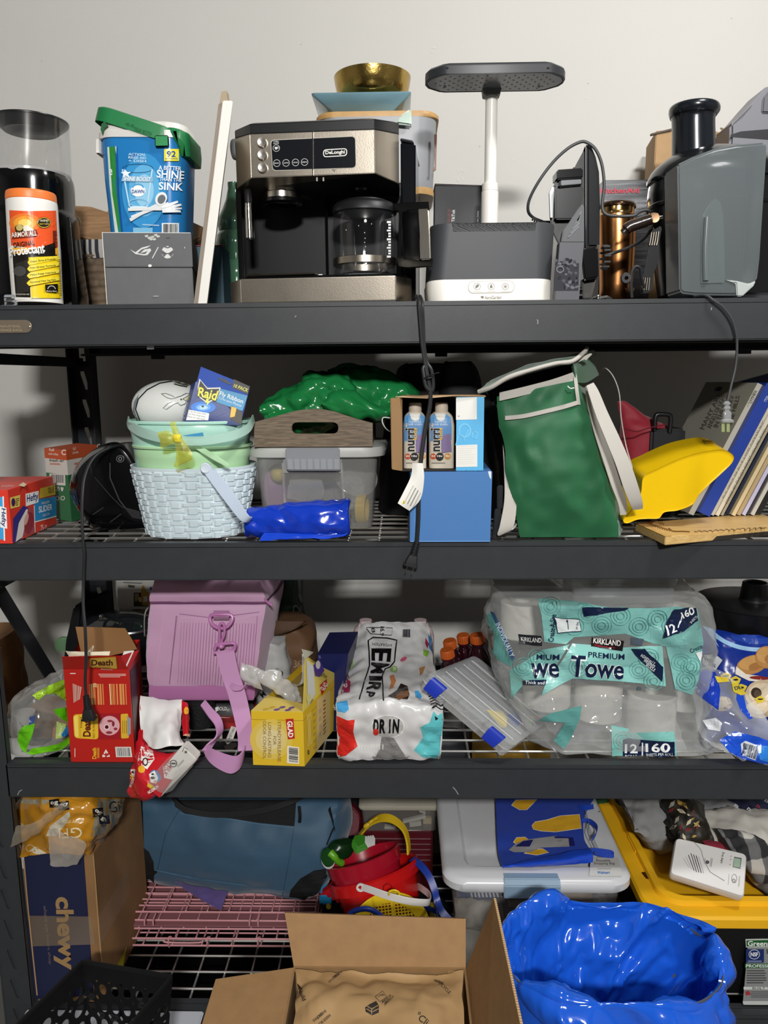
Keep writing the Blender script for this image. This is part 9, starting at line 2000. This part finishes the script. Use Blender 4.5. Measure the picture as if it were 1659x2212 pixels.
lb.oval(1586, 1898, 6, 10, 1.2, '8a8886').ell(1585, 1903, 4, 4.5, '8a8784').ell(1585, 1903, 2, 2.4, 'c4c2be').bars(quad(1574, 1888, 1577, 1888, 1575, 1912, 1572, 1911), 1, 'a5a3a0', 1, True).bars(quad(1596, 1892, 1599, 1893, 1597, 1916, 1594, 1915), 2, 'a5a3a0', 1, True)
lb.done()
# dark sheet added below the lowest shelf, stands in for shade on the floor
t = O('floor_shade_sheet', thick(crumple(sheet(grid([[V(x, y, .022) for x in (-.83, -.4, 0, .4, .8, 1.1)] for y in (.055, .2, .4, .545)], 10, 10)), .012, 12, 3, 'fold'), .002), M('09090a', .35), None, ang=60); tag(t, 'crumpled black plastic sheeting on floor beneath the lowest shelf', 'sheeting')
t = O('yellow_strap', ribbon(px([(270, 2005, .2), (266, 2050, .15), (258, 2090, .09)]), V(.016, .0, .0), .003), M('8f861c', .6), None); tag(t, 'yellow strap hanging beside the folded pink crate', 'strap')
t = O('olive_carton', bx(.19, .40, .37, .46, zl+.001, .64), M('8a6a14', .6), None, bev=.002); tag(t, 'olive yellow carton on the white tote, seen through the wire deck', 'box')
t = O('charcoal_pouch', crumple(body([(V(.125, .41, zl+.002), X_*.05, Y_*.04, 4), (V(.125, .41, zl+.03), X_*.055, Y_*.045, 4), (V(.125, .41, zl+.14), X_*.055, Y_*.045, 4), (V(.125, .41, zl+.16), X_*.04, Y_*.035, 4)], 32, 5), .005, 24, 3, 'fold'), M('303236', .6), None); tag(t, 'charcoal pouch beside the olive carton, seen through the wire deck', 'pouch')
t = O('back_shade_block', bx(-.80, .06, .50, .545, Z4+.001, .63), M('131416', .9, bump=(200, .3)), None, bev=.008); tag(t, 'dark fabric bin along the back of the lowest shelf', 'bin')  # added block, hides the lit wall so the back of the shelf stays dark
# ------------------------------------------------------------------ things on the floor before the rack
CB_ = M('93714a', .75, var=(45, .07), bump=(120, .15)); CBE = M('7d6140', .85, var=(300, .4)); CBI = M('876843', .75, var=(40, .06))
t = T('open_carton', 'open brown cardboard carton in front of rack, flaps spread, paper liner inside', 'box')
zt_ = .5
c0, c1 = atz(634, 2088, zt_), atz(1006, 2088, zt_)
yb_ = (c0.y+c1.y)/2; x0, x1 = c0.x, c1.x; yf_ = yb_-.30; w = .004
O('carton_wall', [bx(x0, x1, yb_-w, yb_, .0, zt_), bx(x0, x0+w, yf_, yb_-w, 0, zt_), bx(x1-w, x1, yf_, yb_-w, 0, zt_), bx(x0, x1, yf_-w, yf_, 0, zt_), bx(x0, x1, yf_, yb_, 0, .004)], CBI, t)
def flap(nm, P, n_, th=.005):
    o = O(nm, prism(P, n_*th), CB_, t)
    return o
H0, H1 = V(x0, yb_, zt_), V(x1, yb_, zt_)
tp0, tp1 = at(615, 1972, yb_+.035), at(1006, 1985, yb_+.035)
fn0 = (H1-H0).cross(tp0-H0).normalized()
if fn0.y < 0: fn0 = -fn0
flap('rear_flap', [H0, H1, tp1, tp0], fn0)
def flute(A_, B_, n_, th=.005, n=70):
    S = []; d = (B_-A_)/n; L_ = []
    upd = (B_-A_).cross(n_).normalized()
    for k in range(n): 
        p = A_+d*k
        S.append(prism([p+n_*.0006, p+n_*(th-.0006), p+d*.45+n_*(th-.0006), p+d*.45+n_*.0006], upd*.0006))
    return S
O('flute_edge', flute(tp0, tp1, fn0)+[x for x in flute(tp0+V(0, 0, .0004), tp1+V(0, 0, .0004), fn0, .005, 70)], M('5a4024', .9), t)
O('corner_tab', prism([H1+V(-.034, -.0045, -.004), H1+V(-.002, -.0045, -.004), H1+V(-.002, -.0045, -.03), H1+V(-.034, -.0045, -.03)], V(0, -.002, 0)), CB_, t)
K0 = V(x1, yb_-.004, zt_); K1 = V(x1, yf_, zt_)
ap_ = at(1066, 1940, yb_-.02); ap1 = ap_+V(.006, yf_-yb_, -.0)
fn1 = (K1-K0).cross(ap_-K0).normalized()
if fn1.x < 0: fn1 = -fn1
flap('right_flap', [K0, K1, ap1, ap_], fn1)
O('flute_edge', flute(ap_, ap1, fn1, .005, 60), M('c9ad84', .9), t)
J0 = V(x0, yb_-.004, zt_); J1 = V(x0, yf_, zt_)
lo_ = at(466, 2115, yb_-.025); lo1 = lo_+V(.0, yf_-yb_, 0)
fn2 = (J1-J0).cross(lo_-J0).normalized()
if fn2.z < 0: fn2 = -fn2
flap('left_flap', [J0, J1, lo1, lo_], -fn2)
t = T('paper_liner', 'crinkled tan paper insulation liner inside the open carton', 'packing paper')
ln = sheet(grid([[at(*p) for p in r] for r in (
 ((633, 2092, yb_-.012), (690, 2096, yb_-.01), (780, 2098, yb_-.01), (880, 2100, yb_-.01), (960, 2104, yb_-.01), (1002, 2098, yb_-.012)),
 ((640, 2106, yb_-.03), (690, 2112, yb_-.035), (780, 2114, yb_-.03), (880, 2120, yb_-.03), (955, 2122, yb_-.035), (1000, 2112, yb_-.03)),
 ((640, 2150, yb_-.08), (690, 2140, yb_-.10), (780, 2146, yb_-.10), (880, 2150, yb_-.10), (950, 2150, yb_-.10), (1000, 2146, yb_-.07)),
 ((636, 2200, yb_-.13), (690, 2205, yb_-.15), (780, 2206, yb_-.155), (880, 2208, yb_-.155), (945, 2210, yb_-.15), (1002, 2200, yb_-.12)),
 ((630, 2290, yb_-.2), (690, 2290, yb_-.22), (780, 2290, yb_-.225), (880, 2290, yb_-.225), (950, 2290, yb_-.22), (1006, 2290, yb_-.2)))], 12, 12))
ln = crumple(crumple(ln, .008, 14, 8, 'fold'), .003, 40, 4, 'crisp')
for p in ln[0]: p.x = min(max(p.x, x0+w+.001), x1-w-.001); p.y = min(p.y, yb_-w-.001)
O('paper', thick(ln, .001), M('a5855c', .5, spec=.3), t, ang=60)
lb = Pr(t, ln, 'liner_print', step=6, off=.0014, rough=.6)
IK = '2a241e'
lb.poly([(798, 2170), (812, 2163), (818, 2172), (818, 2188), (804, 2194), (790, 2186), (789, 2176)], IK)
for P in ([(792, 2174), (803, 2180), (817, 2172)], [(803, 2180), (803, 2193)], [(792, 2180), (802, 2186)], [(805, 2186), (817, 2180)]): lb.line(P, 1.5, 'a8845a')
lb.line([(810, 2154), (826, 2142), (836, 2154), (820, 2165), (810, 2154)], 1, IK)
for k in range(3): lb.line([(816+k*4, 2152-k*3+2), (828+k*3-2, 2150+k*2)], .8, IK)
lb.txt('MADE IN', 834, 2160, 24, 5, IK, 38).txt('AMERICA', 840, 2164, 28, 6, IK, 38).txt('\u00b0Cli', 912, 2201, 30, 16, IK, -38, .01).txt('ENTIRE', 686, 2198, 26, 6, IK, 222).txt('INSERT', 694, 2192, 26, 6, IK, 222).txt('INSIDE BOX', 700, 2205, 36, 6, IK, 222)
lb.txt('CLIMACELL', 734, 2101, 40, 6, IK, 222).txt('CURBSIDE RECYCLE', 728, 2107, 48, 4, IK, 222).txt('RECYCLE', 960, 2134, 34, 7, IK, -45).txt('AMERICA', 948, 2122, 22, 5, IK, -20)
lb.poly([(628, 2136), (636, 2126), (640, 2138), (648, 2140), (640, 2152), (632, 2160), (626, 2150)], IK).line([(630, 2128), (636, 2116), (642, 2126), (652, 2136), (648, 2152), (636, 2164)], 1, IK).txt('build', 655, 2152, 20, 9, IK, -68)
lb.done()
# bin with blue liner
t = T('blue_lined_bin', 'grey waste bin with glossy blue liner bag folded over its rim', 'bin')
bc = V(.392, -.262, 0); rx, ry = .205, .132; zb = .5
def br(z, k=1, n=240, dx=0, dy=0, e=2.3): return ring(V(bc.x+dx, bc.y+dy, z), X_*rx*k, Y_*ry*k, n, e)
O('bin_body', loft([br(0, .80), br(zb-.012, .985), br(zb-.006, .985), br(zb-.006, .975), br(.3, .975), br(.29, .8), br(.02, .78)]), M('55595c', .4), t)
LNR = M('1a58cc', .11, spec=.6, coat=.5)
seq = [br(zb-.26, 1.04), br(zb-.2, 1.05), br(zb-.12, 1.05), br(zb-.05, 1.045), br(zb-.01, 1.03), br(zb+.006, 1.0), br(zb+.002, .965), br(zb-.03, .93), br(zb-.09, .86), br(zb-.15, .76), br(zb-.21, .6), br(zb-.25, .36), br(zb-.262, .05)]
for i in (3, 4, 5, 6, 7):
    for k, p in enumerate(seq[i]):
        a = 2*PI*k/240; p.z += .012*math.sin(3*a+.6)+.006*math.sin(7*a)+(.014*math.sin(a) if True else 0); 
lnr = smooth_loft(seq, 12, c0=0, c1=0)
Nl = vnorm(lnr); vv = []
for i, (p, nrm) in enumerate(zip(lnr[0], Nl)):
    ri = i//240/12
    a = math.atan2((p.y-bc.y)/ry, (p.x-bc.x)/rx); z_ = p.z
    d = .085*facet(a*1.9+20, z_*6, 3)+.042*facet(a*4.4+20+z_*6, z_*12, 5)+.017*facet(a*11+30, z_*34, 7)
    k_ = min(1, .28+abs(ri-5)*.4)
    q_ = p+nrm*d*k_
    x_, y_ = q_.x-bc.x, q_.y-bc.y; f_ = (abs(x_/rx)**2.3+abs(y_/ry)**2.3)**(1/2.3)
    lim = None
    if ri > 5.6 and f_ > .945 and p.z < zb: lim = .945
    if ri < 4.6 and f_ < 1.012: lim = 1.012
    if lim: q_.x, q_.y = bc.x+x_*lim/f_, bc.y+y_*lim/f_
    vv.append(q_)
lnr = (vv, lnr[1])
O('liner_bag', lnr, LNR, t, ang=60)
# perforated black basket on a white tub
t = T('white_tub', 'low white plastic tub on the floor beneath the black basket', 'tub')
O('tub_body', bx(-.87, -.465, -.36, -.012, .0, .125), M('a9acb3', .4), t, bev=.008)
O('tub_rim', [bx(-.875, -.46, -.365, -.007, .119, .127)], M('b5b8bf', .4), t, bev=.003)
t = T('black_basket', 'black plastic basket with rows of round holes on the low white tub', 'basket')
zk = .36
B0 = atz(178, 2077, zk); B1 = atz(371, 2110, zk); B3 = atz(46, 2205, zk)
B2 = B1+(B3-B0)*1.35; B3 = B0+(B3-B0)*1.35
zd = .131
def inw(p, k): 
    c = (B0+B1+B2+B3)/4; q = c+(p-c)*k; return V(q.x, q.y, zd)
BKM = M('101011', .5, bump=(300, .1))
def perf(A_, B_, C_, D_, nu, nv, hr, n_, th=.0025, v0=.16):
    """wall panel A-B (top edge), D-C (bottom edge) with nu x nv round holes"""
    S = []; seg = 16
    def P(u, v): return (A_*(1-u)+B_*u)*(1-v)+(D_*(1-u)+C_*u)*v
    S.append(prism([P(0, 0), P(1, 0), P(1, v0), P(0, v0)], n_*th))
    for i in range(nu):
        for j in range(nv):
            u0, u1, w0, w1 = i/nu, (i+1)/nu, v0+(1-v0)*j/nv, v0+(1-v0)*(j+1)/nv
            L_ = [[], [], [], []]
            for k in range(seg):
                a = 2*PI*(k+.5)/seg; dx, dy = math.cos(a), math.sin(a); m = max(abs(dx), abs(dy))
                uo, vo = (u0+u1)/2+(u1-u0)/2*dx/m, (w0+w1)/2+(w1-w0)/2*dy/m
                ui, vi = (u0+u1)/2+(u1-u0)*hr*dx, (w0+w1)/2+(w1-w0)*hr*dy
                L_[0].append(P(ui, vi)); L_[1].append(P(uo, vo)); L_[2].append(P(uo, vo)+n_*th); L_[3].append(P(ui, vi)+n_*th)
            S.append(loft(L_+[L_[0]], c0=0, c1=0))
    return S
tops = [B0, B1, B2, B3]; bots = [inw(p, .82) for p in tops]
for i, nu in ((0, 7), (1, 5), (3, 5), (2, 7)):
    A_, B_, C_, D_ = tops[i], tops[(i+1) % 4], bots[(i+1) % 4], bots[i]
    n_ = (B_-A_).cross(D_-A_).normalized(); cen = (B0+B2)/2
    if n_.dot(cen-A_) > 0: n_ = -n_
    O('side_wall', perf(A_, B_, C_, D_, nu, 5, .32, n_), BKM, t)
O('floor_panel', prism([b_+V(0, 0, .001) for b_ in bots], V(0, 0, .002)), BKM, t)
rimP = [p for p in tops]
O('rim_lip', [ribbon([tops[i], (tops[i]+tops[(i+1) % 4])/2, tops[(i+1) % 4]], V(0, 0, .009), .006, 0) for i in range(4)], M('1a1a1b', .45), t, bev=.0012)
finalize()
